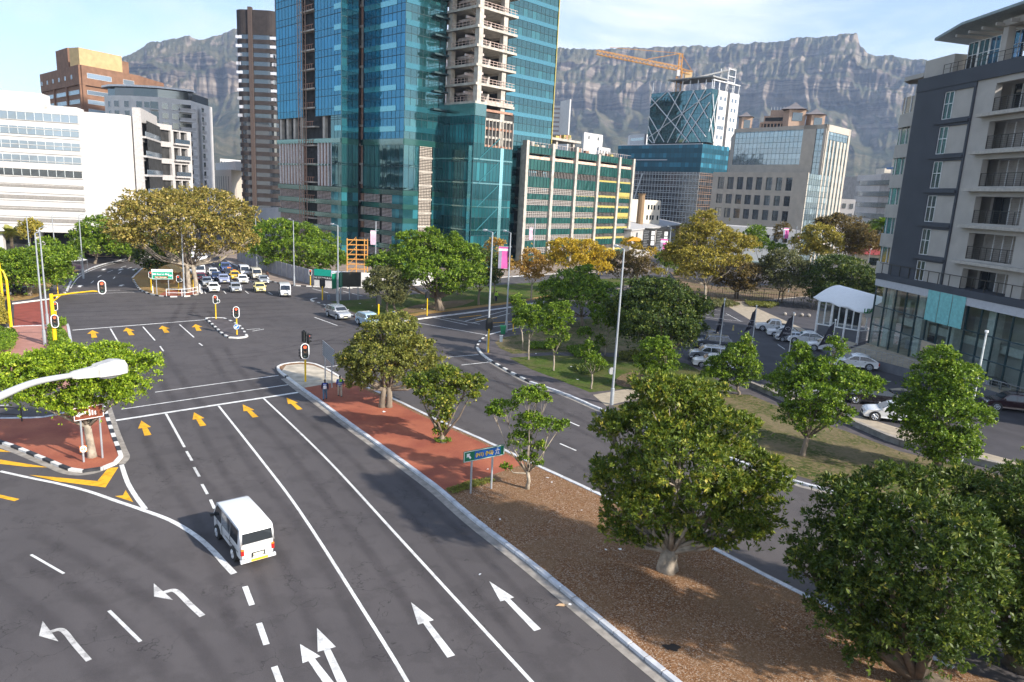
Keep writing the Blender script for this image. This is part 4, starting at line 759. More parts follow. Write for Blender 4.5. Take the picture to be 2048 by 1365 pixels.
for r_ in range(12):
    zz = z-7-r_*3.05
    for F, fr_ in ((FW0, (.5,)), (FW1, (.1, .6)), (FW2, (.15, .45)), (FW3, (.1, .4))):
        for f_ in fr_: win(WC, F, F.L*f_, F.L*f_+2.0, zz, zz+2.0, .06, gdark, steelw, 0)
    one('balcony', WC, [greyw, gdark, white_w], lambda b: (b.fbox(FW3, FW3.L*.62, FW3.L+1.2, -.2, 1.5, zz-.5, zz-.15, 2), b.fbox(FW3, FW3.L*.62, FW3.L+1.2, 1.42, 1.5, zz-.15, zz+.8, 0), b.fbox(FW3, FW3.L*.62, FW3.L, -.1, .08, zz-.3, zz+2.1, 1))); one('balcony', WC, [greyw, gdark, white_w], lambda b: (b.fbox(FW2, FW2.L*.7, FW2.L, -.1, .08, zz-.3, zz+2.1, 1), b.fbox(FW2, FW2.L*.68, FW2.L, 0, 1.0, zz-.5, zz-.2, 2)))
    one('side_balcony', WC, [greyw, gdark], lambda b: (b.fbox(FW4, 1, 4, 0, .7, zz-.5, zz+.5, 0), b.fbox(FW4, 1, 3.6, .02, .1, zz+.4, zz+2, 1)))
# grey balcony block
z, (p1, p2, p3) = foot([(266, 228), (310, 246), (375, 256)], 190, 1); GA = wroot('grey_balcony_block', p2, 'pale grey stepped apartment block with deep dark balcony openings', 'apartment block')
FG1 = frame2(p1+V((0, 3, 0)), p2+V((0, 1, 0))); FG2 = frame2(p2, (p2+p3)/2); FG3 = frame2((p2+p3)/2, p3)
def ga(b):
    rows = [(z-4.-k*3.9, z-1.3-k*3.9) for k in range(8)][::-1]; rows = [r for r in rows if r[0] > .5]
    for F, cols, zt in ((FG1, [(.6, FG1.L*.5-.2), (FG1.L*.5+.2, FG1.L-.3)], z+1.5), (FG2, [(.5, FG2.L-.6)], z), (FG3, [(.4, FG3.L*.45), (FG3.L*.52, FG3.L-.4)], z-1)):
        gridwall(b, F, 0, F.L, 0, zt, cols, rows, -1.6, 0, 0)
        for r in rows:
            if F is not FG2: b.fbox(F, .1, F.L-.1, -.02, .7, r[0]-.5, r[0]-.1, 0); b.fbox(F, .2, F.L-.2, .6, .66, r[0]-.1, r[0]+.9, 1)
one('wall', GA, [mat('pale_grey_wall', (.46, .44, .43), .85), gpale], ga)
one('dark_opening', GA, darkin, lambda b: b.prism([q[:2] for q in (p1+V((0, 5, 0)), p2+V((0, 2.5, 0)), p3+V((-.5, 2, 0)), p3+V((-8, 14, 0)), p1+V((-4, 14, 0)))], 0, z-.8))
one('side_wall', GA, MATS['pale_grey_wall'], lambda b: b.prism([q[:2] for q in (p3, p3+V((.5, .6, 0)), p3+V((-7, 15, 0)), p3+V((-8, 14, 0)))], 0, z-1))
# big white office building at the left
z, (p0_, p1, p2, p3) = foot([(-160, 200), (158, 223), (242, 229), (274, 235)], 170, 1); WL = wroot('white_office_building', p1, 'large white office building with horizontal window strips raised over a dark undercroft', 'office building')
p2 = p1+(p2-p1)*1.0; p3b = p2+V((4.5, 3.5, 0)); body = [p0_, p1, p2, p2+(p3-p2)*.5+V((.3, -.3, 0)), p3, p3+V((-12, 20, 0)), p0_+V((-8, 26, 0))]
zb_ = hz(p1, 158, 467); FO = frame2(p0_, p1)
yy = [(252, 279), (281, 308), (309, 336), (337, 352), (0, 0)]
one('wall', WL, white_w, lambda b: b.prism([p[:2] for p in body], zb_, z-.02))
def strips(b):
    zt = z; ztop_ = [hz(p1, 158, y) for y in (233.5, 250, 262, 276, 289, 303, 318, 331, 344, 358)]
strips_y = [(230, 246), (257, 273), (285, 300), (312, 327), (340, 356)]; strips_y = [(y0, y1) for y0, y1 in [(232, 247.5), (260, 275.5), (288, 303), (316, 330), (343, 356.5)]]
for i, (y0, y1) in enumerate(strips_y):
    z1_, z0_ = hz(p1, 158, y0), hz(p1, 158, y1); bands(WL, FO, .5, FO.L-.3, [(z0_, z1_)], white_w, gpale if i < 4 else gdark, .1, mod=1.5)
for y0, y1 in ((372, 379), (395, 402), (417, 424), (440, 447)):
    z1_, z0_ = hz(p1, 158, y0), hz(p1, 158, y1); one('recessed_strip', WL, mat('grey_strip', (.27, .25, .23), .8), lambda b: b.fbox(FO, .3, FO.L-.2, .05, .12, z0_, z1_))
def panels(b):
    zz = zb_
    while zz < z: b.fbox(FO, 0, FO.L, .12, .16, zz, zz+.09); zz += 1.55
one('panel_joint', WL, mat('joint', (.55, .52, .48), .8), panels)
one('undercroft', WL, darkin, lambda b: b.prism([(p+V((-1, 3.5, 0)))[:2] for p in body], 0, zb_))
def uc(b):
    for k in range(9): b.fbox(FO, FO.L-3-k*7, FO.L-1.6-k*7, -2.5, -1.2, 0, zb_, 0)
one('column', WL, white_w, uc); one('parapet', WL, white_w, lambda b: (b.fbox(FO, 2, FO.L*.72, -9, -4, z, z+3.2), b.fbox(FO, FO.L*.75, FO.L*.95, -9, -4, z, z+1)))
# --- hatched glass building with the crane
z, (a_, c_, b_) = foot([(1303, 188), (1425, 178), (1478, 190)], 330, 1); HB = wroot('lattice_glass_building', c_, 'teal glass office building crossed by white diagonal struts with open roof canopy', 'office building')
FH1 = frame2(a_, c_); FH2 = frame2(c_, b_); zmidh = hz(c_, 1425, 285)
one('core', HB, darkin, lambda b: b.prism([(a_+V((1, 1, 0)))[:2], (c_+V((0, 1.2, 0)))[:2], (b_+V((-1, 1, 0)))[:2], (b_+V((-12, 22, 0)))[:2], (a_+V((5, 25, 0)))[:2]], 0, z-.5))
curtain(HB, FH1, 0, FH1.L, zmidh, z, 4.1, 1.6, gteal, sp=.45, mw=.1); curtain(HB, FH2, 0, FH2.L*.2, zmidh, z, 4.1, 1.6, gteal)
def hs(b):
    b.fbox(FH2, FH2.L*.22, FH2.L*.55, -1, .3, zmidh-2, z, 0); b.fbox(FH2, FH2.L*.65, FH2.L, -1, .3, zmidh-2, z, 0)
    for r_ in range(6):
        for a in (.28, .36, .44, .72, .84): 
            if random.random() < .75: b.fbox(FH2, FH2.L*a, FH2.L*(a+.07), .3, .36, z-4-r_*4.1, z-2.4-r_*4.1, 1)
one('white_panel_wall', HB, [white_w, gdark], hs)
def struts(b):
    L_ = FH1.L; hh = z-zmidh; f = lambda p: FH1(p[0]*L_, .35, zmidh+p[1]*hh)
    for p, q_ in (((0, .72), (.26, 1)), ((0, .92), (.72, 0)), ((0, .12), (.1, 0)), ((-.0, .35), (.14, 0)), ((.12, 0), (.5, 1)), ((.3, 1), (.9, 0)), ((.36, 0), (.72, 1)), ((0, .1), (.98, .92)), ((.62, 0), (.98, .75)), ((.7, 1), (.98, .45)), ((0, .55), (.3, .02)), ((.5, 0), (.9, 1)), ((.68, .55), (.98, .1))): b.tube([f(p), f(q_)], .22, 4)
    f2 = lambda p: FH2(p[0]*FH2.L, .4, zmidh+p[1]*hh)
    for p, q_ in (((0, .9), (.2, .3)), ((0, .2), (.2, .9)), ((0, .45), (.2, .02))): b.tube([f2(p), f2(q_)], .2, 4)
one('diagonal_strut', HB, steelw, struts)
def rooff(b):
    for k in range(9): b.fbox(FH1, k*FH1.L/8-.15, k*FH1.L/8+.15, -1, -.7, z, z+5-k*.1, 0)
    b.fbox(FH1, FH1.L*.28, FH1.L*1.0, -12, .5, z+5, z+5.5, 1)
    for k in range(5): b.fbox(FH2, k*FH2.L/4, k*FH2.L/4+.25, -.6, -.3, z, z+4, 0)
    b.fbox(FH2, 0, FH2.L, -1, .2, z+3.6, z+4, 0)
    for a in (.72, .98):
        for bb in (-3, -7): b.fbox(FH2, FH2.L*a, FH2.L*a+.3, bb, bb+.3, z, z+11, 0)
    for h_ in (2.5, 5, 7.5, 10.5): b.fbox(FH2, FH2.L*.72, FH2.L, -3, -2.8, z+h_, z+h_+.25, 0); b.fbox(FH2, FH2.L*.98, FH2.L*.98+.2, -7, -3, z+h_, z+h_+.25, 0)
    b.poly([FH1(FH1.L*.45, -3, z+4.5), FH2(FH2.L, -7, z+11), FH2(FH2.L*.95, -2.5, z+11), FH1(FH1.L*.6, 0, z+4.5), FH1(FH1.L*.45, -3, z+5.1), FH2(FH2.L, -7, z+11.6), FH2(FH2.L*.95, -2.5, z+11.6), FH1(FH1.L*.6, 0, z+5.1)], [(0, 1, 2, 3), (7, 6, 5, 4), (0, 4, 5, 1), (1, 5, 6, 2), (2, 6, 7, 3), (3, 7, 4, 0)], 1)
one('roof_canopy', HB, [steelw, mat('canopy_grey', (.30, .30, .29), .8)], rooff)
# stepped lower part
pl = hit(a_, -(b_-c_)/np.linalg.norm(b_-c_), 1268); 
lowf = [FH1(-14, 4, 0), FH1(FH1.L+.5, 4, 0)]; FHl = frame2(lowf[0], lowf[1]); FHr = frame2(lowf[1], lowf[1]+FH2.u*FH2.L*1.0); zl1 = zmidh-1.0; zl0 = hz(lowf[1], 1410, 345)
one('lower_core', HB, darkin, lambda b: b.prism([(lowf[0]+V((1, 1, 0)))[:2], (lowf[1]+V((0, 1, 0)))[:2], (lowf[1]+FH2.u*FH2.L)[:2], (lowf[1]+FH2.u*FH2.L+V((-10, 20, 0)))[:2], (lowf[0]+V((8, 20, 0)))[:2]], 0, zl1-.4))
netm = glass('blue_netting', (.02, .09, .13), (.2, .4, .5), .3, .12)
curtain(HB, FHl, 0, FHl.L, zl0, zl1, 4.1, 2.0, netm, sp=.5, mw=.1, name='blue_netting'); curtain(HB, FHr, 0, FHr.L, zl0, zl1, 4.1, 2.0, netm, sp=.5, mw=.1, name='blue_netting')
curtain(HB, FHl, 0, FHl.L, 0, zl0, 2.7, 1.7, gdark, sp=.3, mm=mullw, mw=.22, name='lower_glazing'); curtain(HB, FHr, 0, FHr.L, 0, zl0, 2.7, 1.7, gdark, sp=.3, mm=mat('rust_frame', (.2, .13, .09), .8), mw=.25, name='lower_glazing')
one('white_edge', HB, steelw, lambda b: (b.fbox(FHl, 0, FHl.L, 0, .3, zl1-.2, zl1+.1), b.fbox(FHl, FHl.L*.25, FHl.L*.62, 0, .3, zl1-7, zl1-6.7), b.tube([FHl(0, .3, zl0-1), FHl(14, .3, 4)], .3, 4), b.tube([FHl(1, .3, 3), FHl(9, .3, zl0)], .3, 4), b.tube([FHl(8, .3, 4), FHl(16, .3, zl0-1)], .3, 4)))
# tower crane
base = AT(1337, 380, 345)*V((1, 1, 0)); zc = lambda x, y: onbase(base, x, y)
CRN = wroot('tower_crane', base, 'yellow-orange tower crane standing above the hatched glass building', 'crane')
zj = hz(base, 1337, 140); ztc = hz(base, 1340, 107)
jl = hit(base, V((-1, -.25, 0)), 1193, 105); jr = hit(base, V((1, .25, 0)), 1384, 145)
def lattice(b, p, q_, w, n_, r_=.12):
    r_ *= .7; p = V(p); q_ = V(q_); d = q_-p; L_ = np.linalg.norm(d); d /= L_; s = np.cross(d, V((0, 0, 1))); s = s/np.linalg.norm(s) if np.linalg.norm(s) > .1 else V((1, 0, 0)); t_ = np.cross(s, d); cs = [s*w/2+t_*w/2, -s*w/2+t_*w/2, -s*w/2-t_*w/2, s*w/2-t_*w/2]
    for c in cs: b.tube([p+c, q_+c], r_, 4)
    for i in range(n_):
        for k in range(4): b.tube([p+d*L_*i/n_+cs[k], p+d*L_*(i+1)/n_+cs[(k+1) % 4]], r_*.7, 3, cap=False)
one('mast', CRN, orst, lambda b: (lattice(b, base+V((0, 0, 30)), base+V((0, 0, zj)), 2.2, 16, .2), b.box(base[0]-.1, base[0]+.1, base[1]-.1, base[1]+.1, 0, 30), lattice(b, base+V((0, 0, zj)), base+V((0, 0, ztc)), 1.4, 3, .2)))
one('jib', CRN, orst, lambda b: (lattice(b, V((base[0], base[1], zj+.5)), V((jl[0], jl[1], hz(jl, 1193, 105))), 1.7, 22, .17), b.tube([V((base[0], base[1], ztc)), V((jl[0]*.4+base[0]*.6, jl[1]*.4+base[1]*.6, zj+3.2))], .12, 4), b.tube([V((base[0], base[1], ztc)), V((jl[0]*.85+base[0]*.15, jl[1]*.85+base[1]*.15, zj+6.5))], .1, 4)))
one('counter_jib', CRN, orst, lambda b: (lattice(b, V((base[0], base[1], zj)), V((jr[0], jr[1], zj-1)), 1.5, 5, .17), b.tube([V((base[0], base[1], ztc)), V((jr[0], jr[1], zj))], .12, 4)))
one('counterweight', CRN, mat('crane_concrete', (.55, .40, .22), .8), lambda b: b.box(jr[0]-3.2, jr[0], jr[1]-1, jr[1]+1, zj-4.5, zj-.6)); one('cab', CRN, white_w, lambda b: b.box(base[0]-1.6, base[0]-.2, base[1]-2.5, base[1]-.9, zj-3, zj-.4))
# white slab buildings and small distant blocks
def block(name, px, D, i0, z0y, wallm, label, cat, wrows=0, wcols=0, dep=12, gm=None, side=None, band=False):
    z, P = foot(px, D, i0); r = wroot(name, P[0], label, cat); dv = V((P[0][0]*.0, 1, 0)); Fs = [frame2(P[i], P[i+1]) for i in range(len(P)-1)]
    one('wall', r, wallm, lambda b: b.prism([p[:2] for p in P]+[(P[-1]+V((0, dep, 0)))[:2], (P[0]+V((0, dep, 0)))[:2]], 0, z))
    one('roof', r, greyw, lambda b: b.prism([(p+V((0, .5, 0)))[:2] for p in P]+[(P[-1]+V((0, dep-.5, 0)))[:2], (P[0]+V((0, dep-.5, 0)))[:2]], z, z+.12))
    if wrows:
        fh_ = 3.6; F = Fs[0] if side is None else Fs[side]
        for r_ in range(wrows):
            if band: one('window_strip', r, gm or gdark, lambda b: b.fbox(F, .6, F.L-.6, .0, .08, z-3.2-r_*fh_, z-1.7-r_*fh_))
            else:
                for c in range(wcols): a = F.L*(c+.5)/wcols; win(r, F, a-.6, a+.6, z-3.4-r_*fh_, z-1.6-r_*fh_, .05, gm, None, 0)
    return r, z, P, Fs
r, z, P, Fs = block('banded_office_tower', [(1088, 211), (1122, 212), (1141, 208)], 620, 0, 0, white_w, 'white office tower with dark window strips seen behind the podium roof', 'office tower', 9, 0, 20, mat('brown_strip', (.30, .24, .22), .7), 0, True)
one('blank_end_wall', r, white_w, lambda b: b.fbox(Fs[1], -.2, Fs[1].L, -.5, .6, 0, z+3.5))
block('white_box_building', [(1169, 265), (1206, 271)], 420, 0, 0, white_w, 'plain white box-shaped building just beyond the podium', 'building', 1, 2)
block('small_white_building', [(1198, 294), (1221, 298)], 400, 0, 0, white_w, 'small white building with three windows right of the plain white box', 'building', 2, 4)
block('grey_plant_tower', [(1261, 270), (1290, 268), (1296, 270)], 380, 0, 0, mat('light_grey_wall', (.62, .62, .63), .8), 'light grey windowless block left of the lattice glass building', 'building', 1, 0, 8, gdark, 0, True)
block('white_flat_block', [(1244, 300), (1300, 298)], 370, 0, 0, white_w, 'low white flat block under the light grey windowless block', 'building', 2, 5)
z, P_ = foot([(425, 321), (470, 322)], 460); r, z, P, Fs = block('distant_columned_building', [(425, 341), (462, 340), (473, 342)], 430, 0, 0, mat('distant_beige', (.52, .45, .37), .85), 'distant beige building with tall dark slit windows behind the big tree', 'building', 0, 0, 14)
for k in range(8): one('slit_window', r, gdark, lambda b: b.fbox(Fs[0], 1+k*(Fs[0].L-2)/8, 1.8+k*(Fs[0].L-2)/8, 0, .1, 6, z-3))
one('upper_storey', r, white_w, lambda b: b.fbox(Fs[0], -3, Fs[0].L, -12, -2, z, z+4))
block('pale_distant_block', [(440, 318), (468, 320)], 520, 0, 0, white_w, 'pale distant block peeping over the slit-windowed building', 'building', 2, 5)
block('left_white_annex', [(505, 418), (560, 415)], 230, 0, 0, white_w, 'low blank white building at the foot of the dark brown tower', 'building')
# cream building with chimney, gallery, low white shops
r, z, P, Fs = block('cream_building', [(1258, 399), (1322, 401)], (250, 262), 0, 0, cream, 'small cream building with narrow windows and a brick chimney', 'building', 0, 0)
for a, zz in ((.62, 0), (.72, 0), (.8, 0), (.94, 0), (.6, 1), (.7, 1), (.78, 1), (.93, 1)): win(r, Fs[0], Fs[0].L*a-.4, Fs[0].L*a+.4, z-3.2-zz*3.6, z-1.6-zz*3.6, .05, None, None, 0)
one('chimney', r, mat('chimney_brick', (.26, .17, .09), .9), lambda b: b.tube([AT(1283, 400, 246)*V((1, 1, 0)), AT(1283, 400, 246)*V((1, 1, 0))+V((0, 0, z+1.5)), AT(1283, 400, 246)*V((1, 1, 0))+V((0, 0, z+2.1))], [1.3, 1.1, 1.5], 10))
z, P = foot([(1262, 462), (1352, 452)], 215); GG = wroot('low_grey_gallery', P[0], 'low pale grey building with sloping roof and square dark windows', 'building'); F = frame2(P[0], P[1]); zr = z
one('wall', GG, greyw, lambda b: b.fbox(F, 0, F.L, -20, 0, 0, zr)); one('roof', GG, mat('grey_roof', (.42, .41, .40), .8), lambda b: b.poly([F(-.5, .4, zr), F(F.L+16, .4, zr), F(F.L+16, -24, zr+3.4), F(-.5, -24, zr+2.6), F(-.5, .4, zr+.4), F(F.L+16, .4, zr+.4), F(F.L+16, -24, zr+3.8), F(-.5, -24, zr+3)], [(3, 2, 1, 0), (4, 5, 6, 7), (0, 1, 5, 4), (1, 2, 6, 5), (2, 3, 7, 6), (3, 0, 4, 7)]))
for a in (.1, .25, .4, .55, .7, .85): win(GG, F, F.L*a, F.L*a+1.3, zr-2.6, zr-.8, .04)
one('yellow_post', GG, mat('ochre_post', (.62, .42, .10), .7), lambda b: [b.fbox(F, F.L+2+k*2.2, F.L+2.3+k*2.2, -1, -.7, 0, zr) for k in range(7)])
one('blue_panel', GG, gpale, lambda b: b.fbox(F, F.L+1, F.L+16, -1.8, -1.5, 2.6, zr-.3)); one('shop_front', GG, darkin, lambda b: b.fbox(F, F.L+1, F.L+16, -1.9, -1.6, 0, 2.4))
B = MB()
for k in range(3): B.poly([F(16+k*3.5, -14, zr+2), F(18+k*3.5, -14, zr+2), F(18+k*3.5, -16, zr+2), F(16+k*3.5, -16, zr+2), F(17+k*3.5, -14.4, zr+3.4), F(17+k*3.5, -15.6, zr+3.4)], [(0, 1, 4), (1, 2, 5, 4), (2, 3, 5), (3, 0, 4, 5)])
B.build('roof_light', gpale, GG)
r, z, P, Fs = block('low_white_shops', [(1440, 452), (1600, 462)], 205, 0, 0, white_w, 'long low white shop building with red signs behind the yellow trees', 'shop building', 1, 9); one('red_sign', r, mat('red_sign', (.55, .08, .10), .6), lambda b: (b.fbox(Fs[0], 8, 9.6, .2, .3, z-3.2, z-1.2), b.fbox(Fs[0], 20, 25, .2, .3, z-2, z-1.6)))
one('green_awning', r, mat('grey_green_awning', (.25, .33, .32), .8), lambda b: b.fbox(Fs[0], 3, Fs[0].L*.7, 0, 2, 2.7, 3))
# --- beige building
z, (a_, c_, b_) = foot([(1470, 258.5), (1656, 249), (1700, 260)], 245, 1); FE1 = frame2(a_, c_); FE2 = frame2(c_, b_); BE = wroot('beige_office_building', c_, 'beige stone office building with grey glass upper front and punched windows below', 'office building')
q1 = wp(FE1, 1603, 300)[0]; q2 = wp(FE1, 1628, 300)[0]; zg0 = wp(FE1, 1540, 330)[1]
one('upper_wall', BE, beige, lambda b: (b.prism([p[:2] for p in (a_+V((.5, 1, 0)), c_+V((0, 1, 0)), b_, b_+V((-16, 20, 0)), a_+V((6, 24, 0)))], 0, z-.6), b.fbox(FE1, q1, q2, -1, .3, 0, z), b.fbox(FE1, 0, q1, -1, .25, 0, zg0), b.fbox(FE1, FE1.L-.8, FE1.L, -1, .3, 0, z), b.fbox(FE1, 0, FE1.L, -1, .3, z-1.2, z)))
curtain(BE, FE1, .5, q1-.1, zg0, z-1.2, 3.55, 1.5, glass('grey_glass', (.10, .13, .14), (.62, .72, .76), .06, .4), sp=.5); curtain(BE, FE1, q2, FE1.L-.8, 0, z-1.2, 3.55, 1.5, MATS['grey_glass'], sp=.5)
def be2(b):
    b.fbox(FE2, 0, FE2.L, -1, .25, z-2, z, 0)
    n_ = 6
    for k in range(n_+1): a = k*(FE2.L-.9)/n_; b.fbox(FE2, a, a+.9+.5*(k > 2), -1, .25, 0, z-4.5 if 0 < k < n_ else z, 0)
one('side_wall', BE, beige, be2); curtain(BE, FE2, 0, FE2.L, 0, z-2, 3.55, 2.6, MATS['grey_glass'], b=.04, sp=.4)
z2, (d_, e_) = foot([(1427, 344.6), (1617, 345.5)], 236, 1); FE3 = frame2(d_, e_)
cx = [1441, 1460, 1479, 1498, 1517, 1537, 1557, 1577]; rows_y = [(355, 380.5), (391, 410.5), (420, 440)]
colsA = [(wp(FE3, x-6, 370)[0], wp(FE3, x+6.5, 370)[0]) for x in cx]; zrow = [(hz(e_, 1617, b2), hz(e_, 1617, a2)) for a2, b2 in rows_y]
zrow = [(wp(FE3, 1520, b2)[1], wp(FE3, 1520, a2)[1]) for a2, b2 in rows_y][::-1]
one('lower_wall', BE, beige, lambda b: gridwall(b, FE3, 0, FE3.L, 0, z2, colsA, zrow, -.5, 0, 0))
one('lower_core', BE, darkin, lambda b: b.prism([(d_+V((.4, .8, 0)))[:2], (e_+V((0, .8, 0)))[:2], (e_+V((3, 12, 0)))[:2], (d_+V((6, 18, 0)))[:2]], 0, z2-.3)); one('lower_roof', BE, beige, lambda b: b.prism([(d_+V((.2, .5, 0)))[:2], (e_+V((0, .5, 0)))[:2], (e_+V((3, 10, 0)))[:2], (d_+V((6, 16, 0)))[:2]], z2-.3, z2-.05))
for c in colsA:
    for r_ in zrow: win(BE, FE3, c[0], c[1], r_[0], r_[1], -.35, gdark, mull, 1)
f_ = hit(e_, (b_-c_)/np.linalg.norm(b_-c_), 1655); FE4 = frame2(e_, f_); FE4r = frame2(e_-FE3.u*4.5, e_)
curtain(BE, FE4, 0, FE4.L, 0, z2-.3, 3.55, 1.5, MATS['grey_glass'], sp=.5)
# roof pavilion building behind with pagoda roofs
zp = hz(AT(1590, 380, 300), 1590, 235); PG = wroot('pagoda_roof_building', AT(1590, 380, 300), 'brown stepped rooftop building with three small pagoda-like grey roofs', 'building')
def pt(x, y, D=300): return AT(x, y, D)
cA = AT(1560, 240, 300); pinkw = mat('pinkish_brown_wall', (.40, .28, .21), .85, var=.15)
Fq = frame2(AT(1502, 300, 300), AT(1655, 300, 292))
def pg(b):
    zA = [hz(Fq(0, 0, 0), 1520, y) for y in (262, 245, 232, 220, 208)]
    b.fbox(Fq, 0, Fq.L, -12, 0, 0, zA[0], 0); b.fbox(Fq, 2, Fq.L*.55, -11, -1, zA[0], zA[1], 0); b.fbox(Fq, 3, Fq.L*.5, -10, -2, zA[1], zA[2], 0); b.fbox(Fq, 5, Fq.L*.45, -9, -3, zA[2], zA[3], 0)
    b.fbox(Fq, 2, Fq.L*.5, -1.1, -.9, zA[0]+.5, zA[1]-.6, 1); b.fbox(Fq, 3.5, Fq.L*.48, -2.1, -1.9, zA[1]+.5, zA[2]-.6, 1)
    for k in range(12): b.fbox(Fq, 2+k*1.3, 2.4+k*1.3, -1.2, -.8, zA[0], zA[1], 0)
    for k in range(9): b.fbox(Fq, 5+k*1.2, 5.1+k*1.2, -3, -2.9, zA[3], zA[3]+1.2, 2)
one('stepped_storey', PG, [pinkw, gdark, steelw], pg)
for x, yt, yb, w_ in ((1590, 205, 222, 6.2), (1632, 217, 232, 5.), (1492, 224, 236, 4.)):
    c = AT(x, yb, 296); zt = hz(c, x, yt); zb3 = c[2]
    one('pagoda_roof', PG, mat('grey_tiles', (.20, .18, .18), .8), lambda b: [b.poly([c*V((1, 1, 0))+V((w_*k*math.cos(t_), w_*k*math.sin(t_), zz)) for (k, zz) in ((1, zb3+.2), (.5, zb3+(zt-zb3)*.4), (.12, zb3+(zt-zb3)*.85), (.02, zt)) for t_ in np.arange(4)*math.pi/2+.3], [(i*4+j, i*4+(j+1) % 4, (i+1)*4+(j+1) % 4, (i+1)*4+j) for i in range(3) for j in range(4)])])
    one('pavilion', PG, [pinkw, gdark], lambda b: (b.box(c[0]-w_*.5, c[0]+w_*.5, c[1]-w_*.5, c[1]+w_*.5, 0, zb3, 0), b.box(c[0]-w_*.3, c[0]+w_*.3, c[1]-w_*.52, c[1], zb3-4, zb3-1, 1)))
# far right cream tower with rounded bands
z, P = foot([(1711, 352), (1722, 350), (1808, 345), (1830, 348)], 330, 2); RB = wroot('rounded_band_block', P[1], 'white rounded apartment block with window strips behind the trees at the right', 'apartment block'); Fr = frame2(P[1], P[2])
one('wall', RB, [greyw, white_w], lambda b: (b.prism([q[:2] for q in (P[0], P[1], P[2], P[3], P[3]+V((0, 16, 0)), P[0]+V((0, 16, 0)))], 0, z-.3, 0)))
for r_ in range(6):
    zz = z-2.2-r_*4.7; one('balcony_band', RB, white_w, lambda b: b.prism([q[:2] for q in (P[1]+V((-.5, -.2, 0)), (P[1]+P[2])/2+V((0, -1.6, 0)), P[2]+V((0, -1., 0)), P[3], P[3]+V((0, 3, 0)), P[1]+V((0, 3, 0)))], zz-.6, zz+2.0)); one('window_strip', RB, gdark, lambda b: b.fbox(Fr, 1, Fr.L*.9, .1, .5, zz-2.6, zz-.6))
one('plant_room', RB, [cream, mat('blue_band', (.10, .22, .42), .7)], lambda b: (b.fbox(Fr, Fr.L*.55, Fr.L*1.2, -10, -3, z, z+6, 0), b.fbox(Fr, Fr.L*.45, Fr.L*1.3, -10, -2.8, z+2, z+2.7, 1), b.fbox(Fr, Fr.L*.2, Fr.L*.4, -10, -3, z, z+2.5, 0)))
block('white_corner_block', [(1668, 398), (1712, 400)], 300, 0, 0, white_w, 'bright white block squeezed between the beige building and the rounded block', 'building', 5, 3)
block('hillside_block', [(1690, 362), (1712, 360)], 480, 0, 0, cream, 'small cream block far away above the bright white block', 'building', 4, 4)
# red-roofed house
z, P = foot([(1708, 507), (1830, 516)], 175); RH = wroot('red_roof_house', P[0], 'cream house with hipped red tin roof behind the palm', 'house'); F = frame2(P[0], P[1])
one('wall', RH, cream, lambda b: b.fbox(F, .6, F.L-.6, -10, 0, 0, z)); zr = hz(P[0], 1745, 489)
one('roof', RH, mat('red_tin', (.30, .045, .04), .7, var=.12, scale=.6), lambda b: b.poly([F(-.3, .6, z), F(F.L, .6, z), F(F.L, -11, z), F(-.3, -11, z), F(5.2, -5, zr+.6), F(F.L-3, -5, zr+.6)], [(0, 1, 5, 4), (1, 2, 5), (2, 3, 4, 5), (3, 0, 4), (3, 2, 1, 0)]))
for a in (3.2, 7.2): win(RH, F, a, a+1.9, z-2.3, z-.7, .05)
one('garden_wall', RH, greyw, lambda b: b.fbox(F, 3, F.L, 1.8, 2.2, 0, z-2.6))
# ---------------------------------------------------------------- apartment building over the showroom at the right
C_ = V((47.2, 88.6, 0)); FR = frame(C_, 173.6); fr = lambda x, y, b=0.: wp(FR, x, y, b)
AB = wroot('apartment_building', C_, 'grey and dark blue apartment building with balconies over a glazed showroom at the right edge', 'apartment building')
zt_ = fr(1795, 556)[1]; aE = 34.; Rz = lambda y, x=1960: fr(x, y)[1]
def rect(px):         # pixel rectangle (x0,y0,x1,y1: top-left, bottom-right) on the wall -> a0,a1,z0,z1
    a0, z1 = fr(px[0], px[1]); a1, z0 = fr(px[2], px[3]); return a0, a1, z0, z1
a_bl = fr(1857, 177)[0]; ztopb = fr(1857, 177)[1]; a_wl, _ = fr(1875, 300); a_wr = fr(1893, 300)[0]; a_tv = fr(1931, 300)[0]; a_bay = fr(1969, 310)[0]
led = [fr(x, y)[1] for x, y in ((1881, 247.5), (1864, 315), (1853, 381), (1842, 447), (1834, 514))]; fh = (led[0]-led[-1])/4; led = [led[0]-i*fh for i in range(5)]
zbt = led[0]+fh+.1      # underside of the top blue band
winr = [(l_+.35, l_+fh-.45) for l_ in led][::-1]; zlow = zt_+.1; winr = [(max(r_[0], zlow+.2), r_[1]) for r_ in winr]+([])
w5 = (zlow+.1, led[-1]-.35)
rows = [w5]+winr
one('blue_frame', AB, lbox, lambda b: (gridwall(b, FR, -.1, a_tv+.25, zlow, zbt, [(a_wl, a_tv-.02)], rows, -.6, .28), b.fbox(FR, -.1, aE, -.6, .35, zbt, zbt+1.5)))
one('render_panel', AB, gwall, lambda b: [b.fbox(FR, a_wr, a_tv-.02, -.6, .12, r_[0], r_[1]) for r_ in rows])
for r_ in rows: win(AB, FR, a_wl+.02, a_wr-.02, r_[0], r_[1], .12, gdark, steelw, 1)
baysx = [(a_bay, a_bay+6.3), (a_bay+8.2, a_bay+14.5), (a_bay+16.4, a_bay+22.)]
brow = [(l_+.55, l_+fh-.5) for l_ in led][::-1]; brow = [(zlow+.05, led[-1]-.5)]+brow
one('wall', AB, gwall, lambda b: (gridwall(b, FR, a_tv+.25, aE, zlow, zbt, baysx, brow, -.6, .1)))
